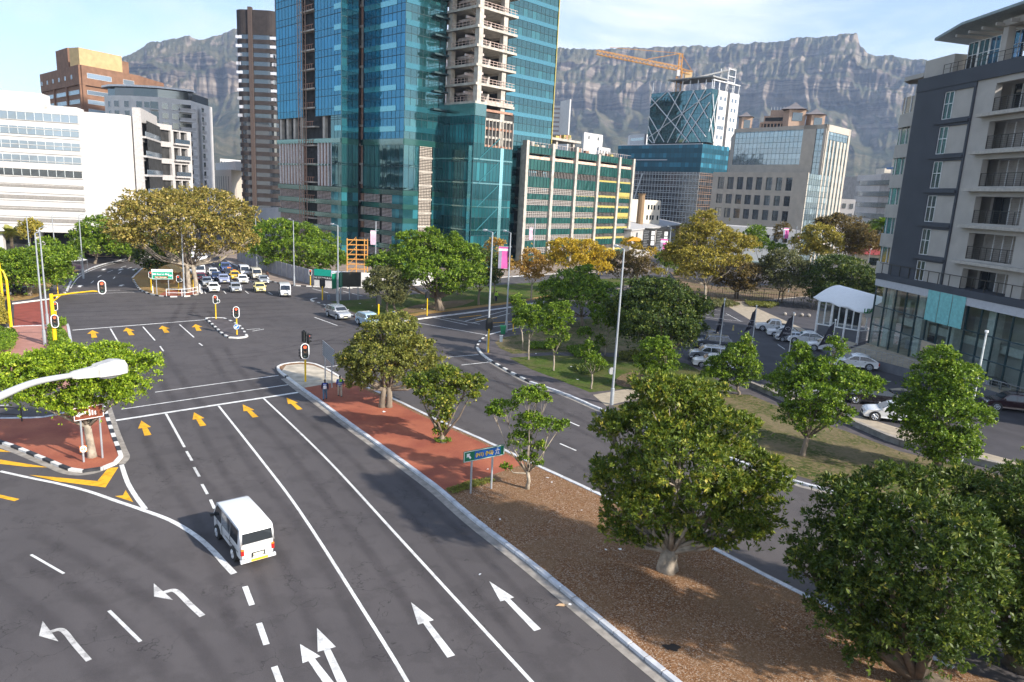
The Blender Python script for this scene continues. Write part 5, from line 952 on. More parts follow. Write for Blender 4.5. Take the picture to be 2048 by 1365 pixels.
one('balcony_back', AB, [gwall, darkin], lambda b: (b.fbox(FR, a_tv, aE, -3., -2.2, 1, zbt, 0), b.fbox(FR, -.1, aE, -14, -2.9, 1, zbt+.5, 0)))
shutter = mat('louvred_shutter', (.34, .31, .28), .7, var=.1)
def shut(b, c, r_, k):
    x0, x1 = c; n_ = 5; R = random.Random(k)
    for i in range(n_):
        a0 = x0+.05+i*(x1-x0-.1)/n_; a1 = a0+(x1-x0-.1)/n_-.06
        if R.random() < .68:
            s = r_[0]
            while s < r_[1]-.05: b.fbox(FR, a0, a1, -1.9, -1.85, s, min(s+.13, r_[1]), 0); s += .17
            b.fbox(FR, a0-.05, a0+.03, -1.92, -1.8, r_[0], r_[1], 2)
        else: b.face([FR(a0, -1.95, r_[0]), FR(a1, -1.95, r_[0]), FR(a1, -1.95, r_[1]), FR(a0, -1.95, r_[1])], 1, 1.)
for k, r_ in enumerate(brow):
    for j, c in enumerate(baysx):
        b = MB(); shut(b, c, r_, k*3+j); b.fbox(FR, c[0], c[0]+.1, -2, -1.7, r_[0], r_[1], 3); b.build('shutter', [shutter, gdark, steelw, gwall], AB)
        if k == 0: continue
        b = MB(); h_ = 1.35; b.fbox(FR, c[0], c[1], -.02, .05, r_[0]+h_-.06, r_[0]+h_, 0); b.fbox(FR, c[0], c[1], -.01, .03, r_[0]+.08, r_[0]+.12, 0)
        for i in range(int((c[1]-c[0])/.9)+1): b.fbox(FR, c[0]+i*.9, c[0]+i*.9+.05, -.02, .04, r_[0], r_[0]+h_, 0)
        for i in range(5): b.fbox(FR, c[0], c[1], 0, .02, r_[0]+.25+i*.2, r_[0]+.27+i*.2, 0)
        b.build('balcony_rail', railm, AB)
for l_ in led: one('ledge', AB, mat('pale_ledge', (.42, .39, .35), .8), lambda b: b.fbox(FR, a_bay-1.2, aE, 0, 1.0, l_+.0, l_+.32))
for l_ in led: one('blue_ledge', AB, lbox, lambda b: b.fbox(FR, a_wl-.8, a_tv+.1, .1, .5, l_-.16, l_+.14))
# penthouse and roof
zp0 = zbt+1.5
a_p0 = fr(1866, 105)[0]; a_p1 = fr(1909, 110)[0]; a_col = fr(1999, 95)[0]; zpt = fr(1909, 88)[1]
one('penthouse_wall', AB, gwall, lambda b: (b.fbox(FR, -.1, a_p1-.3, -7, -.3, zp0, zpt-1), b.fbox(FR, a_col, a_col+.7, -.9, -.1, zp0, zpt+.6), b.fbox(FR, a_col, aE, -.9, .1, zpt+.3, zpt+.9), b.fbox(FR, a_col+.5, aE, -4, -3.4, zp0, zpt)))
a = a_p1
while a < aE:
    win(AB, FR, a, a+1.5, zp0+.1, zpt+.1, -1.6 if a < a_col else -3.3, gdark if a < a_p1+2 else glass('blue_sky_glass', (.03, .06, .10), (.45, .6, .8), .05, .35), steelw, 1, 'penthouse_window'); a += 1.6
def roofp(b):
    pts_ = [(a_p0+1.2, .9, zpt+.7), (a_p1+2.5, 1.6, zpt+1.25), (aE, 2.0, zpt+1.7)]
    f_ = [FR(*p) for p in pts_]; bk = [FR(p[0], -10, p[2]-.5) for p in pts_]
    for i in range(2): b.poly([f_[i], f_[i+1], bk[i+1], bk[i]]+[q+V((0, 0, .28)) for q in (f_[i], f_[i+1], bk[i+1], bk[i])], [(3, 2, 1, 0), (4, 5, 6, 7), (0, 1, 5, 4), (2, 3, 7, 6), (3, 0, 4, 7), (1, 2, 6, 5)])
    for k in range(9): x = a_p1+1+k*1.9; b.fbox(FR, x, x+.18, -8, 1.0, zpt+.35, zpt+.62, 1)
one('roof', AB, [mat('zinc_roof', (.22, .26, .27), .45, .3), gwall], roofp)
def prail(b):
    x0 = fr(1886, 160)[0]; b.fbox(FR, x0, aE, .1, .15, zp0+1.0, zp0+1.06); b.fbox(FR, x0, aE, .1, .13, zp0+.55, zp0+.58)
    a = x0
    while a < aE: b.fbox(FR, a, a+.05, .1, .15, zp0-.2, zp0+1.05); a += 1.1
one('roof_terrace_rail', AB, railm, prail)
# rounded balconies turning the far corner
for i in range(7):
    zc_ = led[0]+1.5-(i-1)*fh*.97
    if i == 0: one('top_awning', AB, gwall, lambda b: b.prism([FR(-.2, -.3, 0)[:2], FR(-4, -.5, 0)[:2], FR(-5.5, -2.2, 0)[:2], FR(-4, -4, 0)[:2], FR(-.2, -5, 0)[:2]], zc_+.6, zc_+1.1))
    else:
        def cb(b):
            for k, (r1, z0, z1) in enumerate(((1., zc_-1.3, zc_+.35),)): b.prism([FR(0, -.4, 0)[:2]]+[FR(-5.6*math.sin(t_)*r1, -2.2+2.1*math.cos(t_)*r1, 0)[:2] for t_ in np.linspace(0, math.pi, 12)]+[FR(0, -4.4, 0)[:2]], z0, z1, 0)
        one('corner_balcony', AB, gwall, cb)
        one('corner_window', AB, [gdark, steelw], lambda b: (b.fbox(FR, -4.2, -.1, -3, -1.0, zc_+.35, zc_+fh-1.35, 0), [b.fbox(FR, -.5-k*1.1, -.4-k*1.1, -1, -.92, zc_+.35, zc_+fh-1.35, 1) for k in range(4)]))
one('corner_wall', AB, gwall, lambda b: b.fbox(FR, -1.3, -.1, -7, -.35, 5, zbt+1.0))
# showroom: terrace slab, fascia, curved glass
gl = [fr(x, y) for x, y in ((1776, 562), (1850, 580), (1940, 597), (2048, 618))]
FS = frame(FR(-1.3, .25, 0), 172.0); fs = lambda x, y, b=0.: wp(FS, x, y, b)
zf1 = fs(1778, 562)[1]; zg = 1.0
def arc(a): return .9*math.sin(min(1, max(0, a/26))*math.pi/2)**1.4
asg = np.linspace(-.6, 28, 15)
def ribbon(b, z0, z1, off, mi=0, th=.3):
    for p, q_ in zip(asg, asg[1:]): b.poly([FS(p, arc(p)+off, z0), FS(q_, arc(q_)+off, z0), FS(q_, arc(q_)+off, z1), FS(p, arc(p)+off, z1), FS(p, arc(p)+off-th, z0), FS(q_, arc(q_)+off-th, z0), FS(q_, arc(q_)+off-th, z1), FS(p, arc(p)+off-th, z1)], [(0, 1, 2, 3), (5, 4, 7, 6), (3, 2, 6, 7), (1, 0, 4, 5)], mi)
one('terrace_slab', AB, [lbox, gwall], lambda b: (ribbon(b, zf1+.02, zf1+.75, .35, 0, 6), ))
one('fascia', AB, mat('pale_fascia', (.46, .47, .50), .6, var=.05), lambda b: ribbon(b, zf1-.85, zf1+.02, .3, 0, .4))
def trail(b):
    ribbon(b, zf1+2.0, zf1+2.07, .1, 0, .05)
    for p in np.linspace(0, 28, 17): b.fbox(FS, p, p+.06, arc(p)+.03, arc(p)+.1, zf1+.7, zf1+2.0)
one('terrace_rail', AB, railm, trail)
rowsz = [(zg, zg+(zf1-.85-zg)*.34), (zg+(zf1-.85-zg)*.34, zg+(zf1-.85-zg)*.66), (zg+(zf1-.85-zg)*.66, zf1-.85)]
showg = bpy.data.materials.new('showroom_glass'); showg.use_nodes = True; n = showg.node_tree.nodes; l = showg.node_tree.links.new; n.remove(n['Principled BSDF']); tr = n.new('ShaderNodeBsdfTransparent'); tr.inputs[0].default_value = (.80, .90, .88, 1); gs = n.new('ShaderNodeBsdfGlossy'); gs.inputs['Roughness'].default_value = .03; ms = n.new('ShaderNodeMixShader'); ms.inputs[0].default_value = .16; l(tr.outputs[0], ms.inputs[1]); l(gs.outputs[0], ms.inputs[2]); l(ms.outputs[0], n['Material Output'].inputs[0]); MATS['showroom_glass'] = showg
it0 = int(np.searchsorted(asg, fs(1848, 605)[0])); is0 = int(np.searchsorted(asg, fs(1842, 705)[0]))
for i, (p, q_) in enumerate(zip(asg, asg[1:])):
    for j, (z0, z1) in enumerate(rowsz):
        teal = j == 2 and it0 <= i < it0+3; ston = j == 0 and is0 <= i < is0+2
        b = MB(); o_ = .12 if teal or ston else 0; b.face([FS(p, arc(p)+o_, z0), FS(q_, arc(q_)+o_, z0), FS(q_, arc(q_)+o_, z1), FS(p, arc(p)+o_, z1)], 0, 1.)
        if teal: b = MB(); b.face([FS(p+.04, arc(p)+.36, z0), FS(q_-.04, arc(q_)+.36, z0), FS(q_-.04, arc(q_)+.36, z1+.85), FS(p+.04, arc(p)+.36, z1+.85)])
        b.build('teal_panel' if teal else 'stone_panel' if ston else 'glass_pane', mat('teal_panel_paint', (.20, .52, .52), .4, var=.12, scale=3) if teal else mat('sandstone', (.44, .36, .27), .8, var=.1) if ston else showg, AB)
def smull(b):
    for p in asg: b.fbox(FS, p-.05, p+.05, arc(p)-.15, arc(p)+.06, zg, zf1-.85)
    for z in (rowsz[1][0], rowsz[2][0]):
        for p, q_ in zip(asg, asg[1:]): b.tube([FS(p, arc(p), z), FS(q_, arc(q_), z)], .07, 4)
one('glazing_frame', AB, mull, smull)
def inner(b):
    ribbon(b, zg-.0, zf1, -6, 0, .2); ribbon(b, rowsz[1][0]+.6, rowsz[1][0]+1.5, -2, 1, 4)
    for p in (1, 7, 12.5, 18, 24): b.fbox(FS, p, p+1, arc(p)-1.7, arc(p)-.7, zg, zf1-.8, 1)
    for p, w_, h_, mi in ((2.5, 3, 1.2, 2), (6.4, 1.1, 2.6, 3), (14.3, 2.4, 3.4, 4), (19.5, 3.5, 2.5, 3), (10.5, 2.5, 1.0, 5), (21, 2, 1, 5)): b.fbox(FS, p, p+w_, arc(p)-4.5, arc(p)-3, zg, zg+h_, mi)
    for p in (2, 5, 9, 14, 17): b.fbox(FS, p, p+.9, arc(p)-3, arc(p)-2.6, rowsz[1][1]-.9, rowsz[1][1]+1.2, 1)
one('showroom_interior', AB, [mat('interior_back', (.14, .13, .12), .9, var=.5, scale=.4), mat('interior_white', (.55, .55, .52), .8), mat('interior_silver', (.4, .42, .45), .3, .6), darkin, mat('blue_poster', (.02, .08, .35), .5), mat('tan_counter', (.4, .3, .2), .7)], inner)
one('showroom_floor', AB, TAN, lambda b: b.prism([FS(p, arc(p)+.3, 0)[:2] for p in asg]+[FS(28, -7, 0)[:2], FS(-.6, -7, 0)[:2]], 0, zg))
lm = mat('grey_letters', (.10, .09, .09), .5); lp = FS(asg[is0+1], arc(asg[is0+1])+.22, rowsz[0][1]-1.1); lp_l = lp-V(AB['wm'])
put_text('INFINITI', .42, lm, AB, lp_l, FS.u, FS.n)
one('emblem', AB, lm, lambda b: (b.tube([lp+FS.u*.62*math.cos(t_)+V((0, 0, .62+.28*math.sin(t_))) for t_ in np.linspace(-1.2, 4.34, 18)], .035, 5), b.tube([lp+FS.u*x+V((0, 0, z_+.62)) for x, z_ in ((-.22, -.26), (0, .16), (.22, -.26))], .035, 5)))
# ramp and railing in front of the showroom
RM = wroot('entrance_ramp', G(1740, 720), 'long dark grey ramp wall with steel railing before the showroom', 'ramp')
rt = [(1600, 668), (1677, 700), (1760, 722), (1848, 746), (1960, 775), (2120, 822)]; rp_ = [G(x, y, 1.15)*V((1, 1, 0)) for x, y in rt]; rz_ = [.35, .8, 1.1, 1.15, 1.15, 1.15]
def rw(b):
    for i in range(len(rp_)-1):
        p, q_ = rp_[i], rp_[i+1]; bk2 = V((5.5, 6.5, 0)) if i < 1 else V((9, 9, 0))
        b.poly([p+V((0, 0, .03)), q_+V((0, 0, .03)), q_+V((0, 0, rz_[i+1])), p+V((0, 0, rz_[i]))], [(0, 1, 2, 3)], 0)
        b.poly([p+V((0, 0, rz_[i])), q_+V((0, 0, rz_[i+1])), q_+bk2+V((0, 0, rz_[i+1])), p+bk2+V((0, 0, rz_[i]))], [(0, 1, 2, 3)], 1)
one('wall', RM, [mat('dark_grey_wall', (.13, .135, .15), .8, var=.15, scale=1), TAN], rw)
def rr(b):
    P = []
    for i in range(len(rp_)-1):
        for t_ in np.linspace(0, 1, 8, endpoint=False): P.append(rp_[i]*(1-t_)+rp_[i+1]*t_+V((.2, .15, rz_[i]*(1-t_)+rz_[i+1]*t_)))
    for h_ in (1.05, .75, .45): b.tube([p+V((0, 0, h_)) for p in P], .03 if h_ > 1 else .015, 5)
    for p in P: b.tube([p, p+V((0, 0, 1.05))], .03, 5)
one('railing', RM, mat('brushed_steel', (.35, .34, .33), .4, .5), rr)
# canopy tent entrance
tz = 1.2; TE_ = wroot('entrance_pavilion', G(1660, 640), 'white arched canvas pavilion with glazed sides and green letters beside the showroom', 'pavilion')
pA = G(1629, 675, 0)*V((1, 1, 0)); pB = G(1713, 690, 0)*V((1, 1, 0)); pC = G(1757, 691, 0)*V((1, 1, 0)); pD = pA+(pC-pB)*1.3; h_e = hz(pA, 1634, 598); h_c = hz(pB, 1718, 628)
hA, hB = 5.5, 4.45; he = hB
FT = frame2(pA, pB); FT2 = frame2(pB, pC+(pC-pB)*.2)
def can(b):
    n_ = 14; ov = .7
    e0, e1 = pA-FT.u*ov+FT.n*ov, pB+FT.u*ov+FT.n*ov; dp = (pC-pB)*2.3
    def P(i, j): # i along arch across depth, j along length
        s_ = i/n_*.5; t_ = j/6; base_ = e0+(e1-e0)*t_+dp*s_; return base_+V((0, 0, hA+(hB-hA)*t_+.15+math.sin(math.pi*s_)*1.9+.12*math.cos(j*math.pi)*(i == 0)))
    vs = [P(i, j) for i in range(n_+1) for j in range(7)]; b.poly(vs, [(i*7+j, i*7+j+1, (i+1)*7+j+1, (i+1)*7+j) for i in range(n_) for j in range(6)]); vs2 = [v-V((0, 0, .1)) for v in vs]; b.poly(vs2, [((i+1)*7+j, (i+1)*7+j+1, i*7+j+1, i*7+j) for i in range(n_) for j in range(6)])
    b.poly([e1+V((0, 0, he-.5))]+[P(i, 6) for i in range(n_+1)]+[e1+dp*.5+V((0, 0, he-.5))], [tuple(range(n_+3))], 1)
one('canopy', TE_, [mat('canvas', (.88, .88, .88), .7, var=.02), white_w], can, True)
def pf(b):
    for F in (FT, FT2):
        n_ = 6 if F is FT else 4
        for k in range(n_+1): a = k*F.L/n_; w_ = .12 if k % 2 == 0 else .06; b.fbox(F, a-w_, a+w_, -.1, .1, 0 if k % 2 == 0 else 2., (hA+(hB-hA)*k/n_ if F is FT else hB), 0)
        b.fbox(F, 0, F.L, -.08, .08, 1.9, 2.05, 0); b.tube([F(0, 0, hA if F is FT else hB), F(F.L, 0, hB)], .12, 4, 0)
one('frame', TE_, steelw, pf); one('glazing', TE_, showg, lambda b: b.face([FT(0, 0, 2.05), FT(FT.L, 0, 2.05), FT(FT.L, 0, hB), FT(0, 0, hA)]))
one('plinth', TE_, MATS['dark_grey_wall'], lambda b: b.fbox(FT, .2, FT.L-.2, -5, -.15, 0, 1.9)); one('dim_interior', TE_, darkin, lambda b: b.fbox(FT, .5, FT.L-1.5, -7, -4.5, 1.9, he))
dd = (pC-pB)/np.linalg.norm(pC-pB); Fg = frame2(pB+FT.u*.78+FT.n*.7, pB+FT.u*.78+FT.n*.7+dd*5); aa, zz_ = wp(Fg, 1737, 623); ep = Fg(aa, .05, zz_)

put_text('LEA', .85, mat('green_letters', (.01, .20, .05), .6), TE_, ep-V(TE_['wm']), Fg.u if Fg.n[1] < 0 else -Fg.u, Fg.n, bold=.03)
one('rail', TE_, MATS['brushed_steel'], lambda b: [b.tube([FT2(.3, .4, 1+k*.2), FT2(FT2.L*.8, .4, 1+k*.2)], .03, 4) for k in range(6)])
# black palisade fence behind the car park
fpx = [(1383, 600), (1410, 603), (1460, 606), (1520, 613), (1580, 619), (1640, 632)]; fP = [G(*p, .1) for p in [(1415, 602), (1470, 604), (1530, 606), (1590, 612), (1635, 625)]]
FE = wroot('palisade_fence', fP[0], 'black steel palisade fence along the planted bank behind the car park', 'fence'); rs = resample(fP, .45)
one('palisade', FE, railm, lambda b: [b.tube([p, p+V((0, 0, 2.0+(.5 if i % 6 == 0 else 0)))], .06 if i % 6 == 0 else .03, 4) for i, p in enumerate(rs)]); one('rail', FE, railm, lambda b: [b.tube([p+V((0, 0, h_)) for p in rs], .04, 4) for h_ in (.4, 1.7)])
# construction hoarding
hp = [G(x, y, .12) for x, y in ((475, 521), (500, 531), (540, 545), (590, 560), (629, 571))]; HO = wroot('site_hoarding', hp[2], 'long grey site hoarding wall running beside the queue of cars', 'hoarding')
one('wall', HO, mat('hoarding_grey', (.30, .30, .33), .8, var=.12, scale=1), lambda b: [b.fbox(frame2(p, q_), 0, frame2(p, q_).L, -.12, 0, .1, 2.7+.02*i) for i, (p, q_) in enumerate(zip(hp, hp[1:]))])
one('batten', HO, greyw, lambda b: [b.box(p[0]-.06, p[0]+.06, p[1]-.1, p[1]-.02, .1, 2.75) for p in resample(hp, 2.4)])
bd = [G(x, y, .12) for x, y in ((629, 571.5), (662, 574), (700, 576), (735, 577), (800, 574), (870, 569))]
F0 = frame2(bd[0], bd[1]); F1_ = frame2(bd[1], bd[2]); F2_ = frame2(bd[2], bd[3]); zt0_ = hz(bd[0], 630, 538)
HB2 = wroot('site_billboard', bd[0], 'teal green billboard with a black text band over white, joined by a pale blue board', 'billboard')
one('green_board', HB2, mat('teal_board', (.0, .30, .22), .6, var=.06), lambda b: b.fbox(F0, 0, F0.L, 0, .12, 1.9, zt0_)); one('black_band', HB2, darkin, lambda b: b.fbox(F0, 0, F0.L+2, .02, .16, 1.25, 1.95)); one('white_panel', HB2, white_w, lambda b: b.fbox(F0, 0, F0.L+3, 0, .1, .1, 1.3))
one('blue_board', HB2, mat('sky_blue_board', (.30, .42, .70), .6, rgb2=(.75, .8, .85), scale=.8), lambda b: (b.fbox(F1_, .1, F1_.L, 0, .12, 1.9, zt0_-.15))); one('grey_board', HB2, white_w, lambda b: [b.fbox(F, 0, F.L, -.1, 0, .1, 2.9) for F in (F2_, frame2(bd[3], bd[4]), frame2(bd[4], bd[5]))])
put_text('THE STUDIO BUILDINGS', .42, steelw, HB2, F0(F0.L*.5+.6, .18, 1.6)-V(HB2['wm']), F0.u, F0.n)
SFx = wroot('scaffold_tower', AT(716, 500, 140), 'orange scaffold tower standing behind the site boards', 'scaffold'); c = AT(694, 500, 141)*V((1, 1, 0)); d_ = AT(735, 500, 141)*V((1, 1, 0)); FX = frame2(c, d_); zs_ = hz(c, 694, 478)
def scf(b):
    for a in (0, FX.L*.45, FX.L*.85, FX.L):
        for bb in (0, -1.4): b.tube([FX(a, bb, 0), FX(a, bb, zs_)], .09, 5)
    z = .8
    while z < zs_: b.tube([FX(0, 0, z), FX(FX.L, 0, z)], .06, 4); b.tube([FX(0, -1.4, z), FX(FX.L, -1.4, z)], .06, 4); b.tube([FX(0, 0, z), FX(0, -1.4, z)], .06, 4); z += .95
    for k in range(4): b.tube([FX(0, .05, .5+k*1.9), FX(FX.L*.45, .05, 2.4+k*1.9)], .06, 4)
one('tube_frame', SFx, orst, scf)
bx_ = AT(741, 505, 150); 

LWp = [G(*p, .05) for p in ((1500, 775), (1560, 801), (1620, 830), (1700, 852), (1800, 893), (1930, 925), (2100, 966), (2300, 1012))]; LW = wroot('low_wall', LWp[3], 'low grey block retaining wall between the dry grass and the parked cars', 'wall')
def lw_(b):
    P = smooth(LWp, 4)
    for i in range(len(P)-1): F = frame2(P[i], P[i+1]); b.fbox(F, 0, F.L, -.18, .16, .02, .56, 0); b.fbox(F, -.02, F.L, -.22, .2, .56, .64, 1)
one('wall', LW, [mat('grey_block', (.24, .235, .22), .9, var=.3, scale=1.5, bump=.4), conc], lw_)
# ---------------------------------------------------------------- trees and plants
bark = mat('bark', (.20, .16, .12), .95, var=.35, scale=3, bump=.6, stretch=(0, (1, 1, .3))); barkp = mat('pale_bark', (.32, .27, .21), .95, var=.3, scale=2.5, bump=.5); barkd = mat('dark_bark', (.10, .075, .05), .95, var=.3, scale=3, bump=.4)
LM = {
 'lime': leafmat('lime_leaves', (0.088, 0.161, 0.010), (0.229, 0.339, 0.017), (0.424, 0.532, 0.036), (0.582, 0.645, 0.061)),
 'ficus': leafmat('fig_leaves', (0.051, 0.093, 0.010), (0.141, 0.192, 0.018), (0.307, 0.310, 0.033), (0.538, 0.446, 0.077)),
 'ficus_vignetted': leafmat('vignetted_fig_leaves', (0.028, 0.056, 0.007), (0.070, 0.112, 0.013), (0.166, 0.205, 0.024), (0.346, 0.322, 0.055)),  # same fig leaves, lens-corner darkening put into their colour
 'olive': leafmat('olive_leaves', (0.079, 0.097, 0.019), (0.195, 0.210, 0.036), (0.335, 0.322, 0.067), (0.530, 0.403, 0.085)),
 'green': leafmat('green_leaves', (0.058, 0.112, 0.009), (0.141, 0.236, 0.014), (0.282, 0.384, 0.031), (0.410, 0.471, 0.055)),
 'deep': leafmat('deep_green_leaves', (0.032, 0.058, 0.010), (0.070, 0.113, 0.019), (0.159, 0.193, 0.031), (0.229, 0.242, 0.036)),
 'gold': leafmat('golden_leaves', (.28, .20, .015), (.56, .38, .025), (.74, .52, .04), (.40, .36, .04)),
 'amber': leafmat('amber_leaves', (0.221, 0.130, 0.022), (0.469, 0.273, 0.050), (0.662, 0.403, 0.088), (0.414, 0.364, 0.066)),
 'ochre': leafmat('yellow_green_leaves', (.16, .15, .02), (.38, .32, .045), (.56, .42, .08), (.24, .27, .035)),
 'brown': leafmat('brownish_leaves', (0.083, 0.065, 0.022), (0.179, 0.130, 0.039), (0.290, 0.195, 0.055), (0.138, 0.143, 0.033)),
 'grey': leafmat('grey_green_leaves', (0.069, 0.078, 0.028), (0.152, 0.163, 0.055), (0.262, 0.247, 0.088), (0.193, 0.182, 0.055)),
 'bigtree': leafmat('spreading_tree_leaves', (.11, .115, .02), (.31, .25, .05), (.50, .37, .10), (.62, .48, .17)),
}
def blobs_px(base, bl):
    """crown lobes: (px, py, rx, ry[, depth offset]) seen over the trunk's foot -> centres and radii in metres"""
    D = math.hypot(base[0], base[1]); out = []
    for q in bl:
        x, y, rx, ry = q[:4]; dz = q[4] if len(q) > 4 else 0; c = AT(x, y, D+dz); k = (D+dz)/FPX*.91; out.append((c, V((rx*k, rx*k*(.95), ry*k))))
    return out
def leaves(bl, n_cl, per, size, seed, spread=.16, clump=None, droop=.0, wid=.38, jit=.35):
    R = np.random.default_rng(seed); vol = np.array([(r[0]*r[1]*r[2])**.67 for c, r in bl]); pr_ = vol/vol.sum(); Cs = []; Ns = []
    for (c, r), p_ in zip(bl, pr_):
        k = max(3, int(n_cl*p_)); 
        # clumps on the lobe's skin, leaf clusters round every clump
        kc = clump or max(10, int(14*(r[0]*r[2])**.5*2)); d = R.normal(size=(kc, 3)); d /= np.linalg.norm(d, axis=1)[:, None]; d[:, 2] = np.where(d[:, 2] < -.55, -d[:, 2], d[:, 2]); rr = R.uniform(.62, 1.0, kc)**.7
        cc = c+d*r*rr[:, None]; ci = R.integers(0, kc, k); cr_ = np.mean(r)*R.uniform(.16, .34, kc)
        e = R.normal(size=(k, 3)); e /= np.linalg.norm(e, axis=1)[:, None]; e[:, 2] = np.abs(e[:, 2])*.8+.1*e[:, 2]
        q = cc[ci]+e*(cr_[ci]*R.uniform(.75, 1.05, k))[:, None]*V((1, 1, .75)); fillm = R.random(k) < spread
        q = np.where(fillm[:, None], c+R.normal(size=(k, 3))*r*.45, q); Cs.append(q); nn = e+.6*d[ci]; Ns.append(nn/np.linalg.norm(nn, axis=1)[:, None])
    C = np.vstack(Cs); N = np.vstack(Ns); m_ = len(C); tn = np.repeat(np.clip(R.normal(.42, .24, m_), 0, 1), per)
    C = np.repeat(C, per, 0)+R.normal(size=(m_*per, 3))*size*jit; N = np.repeat(N, per, 0); a = N+R.normal(size=N.shape)*.75; a[:, 2] -= droop; a /= np.linalg.norm(a, axis=1)[:, None]
    s_ = np.cross(a, N+R.normal(size=N.shape)*.3); s_ /= np.linalg.norm(s_, axis=1)[:, None]+1e-9; L_ = (size*R.uniform(.7, 1.3, len(C)))[:, None]
    v = np.stack([C, C+a*L_*.5+s_*L_*wid, C+a*L_, C+a*L_*.5-s_*L_*wid], 1).reshape(-1, 3); f = np.arange(len(v)).reshape(-1, 4)
    tn = np.clip(tn+R.normal(0, .12, len(tn)), 0, 1); return v, f, tn
SEED = [11]
def tree(bpx, bl, kind, label, cat='tree', name='tree', dens=1., size=None, fork=.35, r=.25, bk_=None, group=None, lean=None, per=5, z0=.12, base=None, trunks=None, limbs=True, spread=.16, wid=.38, jit=.35):
    base = G(*bpx, z0) if base is None else V(base); SEED[0] += 1; B_ = blobs_px(base, bl); nb = len(B_); RR = np.random.default_rng(SEED[0]+500)
    for c, r_ in list(B_):
        for k in range(3): d = RR.normal(size=3); d[2] = abs(d[2])*.6-.15; d /= np.linalg.norm(d); q = RR.uniform(.22, .42); B_.append((c+d*r_*RR.uniform(.82, 1.06), r_*q))
    D = np.linalg.norm(base-V((0, 0, H)))
    size = (size or max(.16, D*.0036))*.8; root = empty(name, base, label, cat, group)
    area = sum(r_[0]*r_[2] for c, r_ in B_)
    n_ = int(min(190000/per, dens*area*44./(size*size)/per*.9)+60)
    v, f, tn = leaves(B_, n_, per, size, SEED[0], spread=spread, wid=wid, jit=jit); npmesh('crown', v-base, f, LM[kind], tn, parent=root)
    R = random.Random(SEED[0]); low = min(c[2]-r_[2]*.5 for c, r_ in B_); zf = base[2]+max(.5, (low-base[2])*1.0)*(fork*2 if low-base[2] > 2 else 1); zf = min(zf, low+.5)
    T_ = MB(); cx_ = sum(c*(r_[0]**2) for c, r_ in B_)/sum(r_[0]**2 for c, r_ in B_)
    for tb in (trunks or [(0, 0)]):
        b0 = base+V((tb[0], tb[1], -.1)); fk = b0*.6+cx_*.4; fk = V((b0[0]+(cx_[0]-b0[0])*.3, b0[1]+(cx_[1]-b0[1])*.3, zf))
        T_.tube([b0, b0+V((0, 0, .35)), b0*.5+fk*.5+V((R.uniform(-.1, .1), R.uniform(-.1, .1), 0)), fk], [r*1.28, r*1.04, r*.92, r*.8], 10)
        if limbs:
            for c, r_ in B_[:nb]:
                mid = fk*.5+c*.5+V((R.uniform(-.3, .3), R.uniform(-.3, .3), -.12*np.linalg.norm(c-fk))); e = c+V((0, 0, r_[2]*.3)); T_.tube([fk-V((0, 0, .2)), mid, e], [r*.5, r*.27, r*.07], 6)
                for k in range(3): w = c+V((R.uniform(-1, 1), R.uniform(-1, 1), R.uniform(-.2, .9)))*r_*.8; T_.tube([mid*.4+c*.6, w], [r*.13, r*.04], 4)
    o = T_.v; T_.v = [tuple(V(q)-base) for q in o]; T_.build('trunk', bk_ or bark, root, smooth=True); return root
# the trees standing on the near side
tree((184, 914), [(70, 750, 58, 38), (150, 735, 60, 40, -1), (225, 745, 58, 42), (285, 735, 38, 28), (40, 785, 40, 28), (120, 790, 55, 34, 1), (200, 785, 60, 32), (100, 720, 38, 24, 1), (210, 712, 42, 26, 1), (255, 775, 40, 26, -1), (10, 745, 36, 28), (150, 812, 40, 20)], 'lime', 'bright yellow-green tree with forked pale trunk on the left brick island', r=.26, bk_=barkp, size=.17, dens=1.15)
tree((770, 815), [(785, 680, 62, 44), (735, 720, 52, 46), (830, 720, 50, 46), (775, 730, 60, 44, -1), (700, 725, 30, 28), (865, 740, 32, 32), (720, 755, 30, 24), (800, 650, 42, 24, 1), (760, 655, 36, 22), (715, 768, 22, 16), (855, 765, 20, 16)], 'olive', 'olive-green round tree with split trunk nearest the pedestrians on the brick median', r=.27, bk_=bark, size=.2, trunks=[(-.25, 0), (.3, .1)], fork=.5)
tree((885, 885), [(890, 765, 46, 34), (845, 775, 36, 28), (935, 780, 38, 30), (880, 800, 40, 28, -1), (955, 765, 18, 16), (825, 765, 20, 18), (885, 830, 22, 28), (880, 862, 15, 16)], 'ficus', 'bushy tree with leafy shoots down its trunk in the middle of the brick median', r=.24, size=.19, limbs=True)
tree((1055, 978), [(1055, 795, 34, 22), (1010, 820, 34, 20), (1060, 850, 34, 26), (1100, 855, 32, 16), (1125, 850, 14, 10), (985, 825, 16, 10), (1040, 885, 26, 20), (1080, 895, 16, 14), (1015, 935, 12, 9), (1075, 925, 12, 10), (1092, 800, 16, 10), (1055, 915, 18, 16), (1075, 780, 20, 10)], 'green', 'slender open-branched young tree behind the green direction sign', r=.13, bk_=barkp, size=.16, dens=1.0, fork=.45)
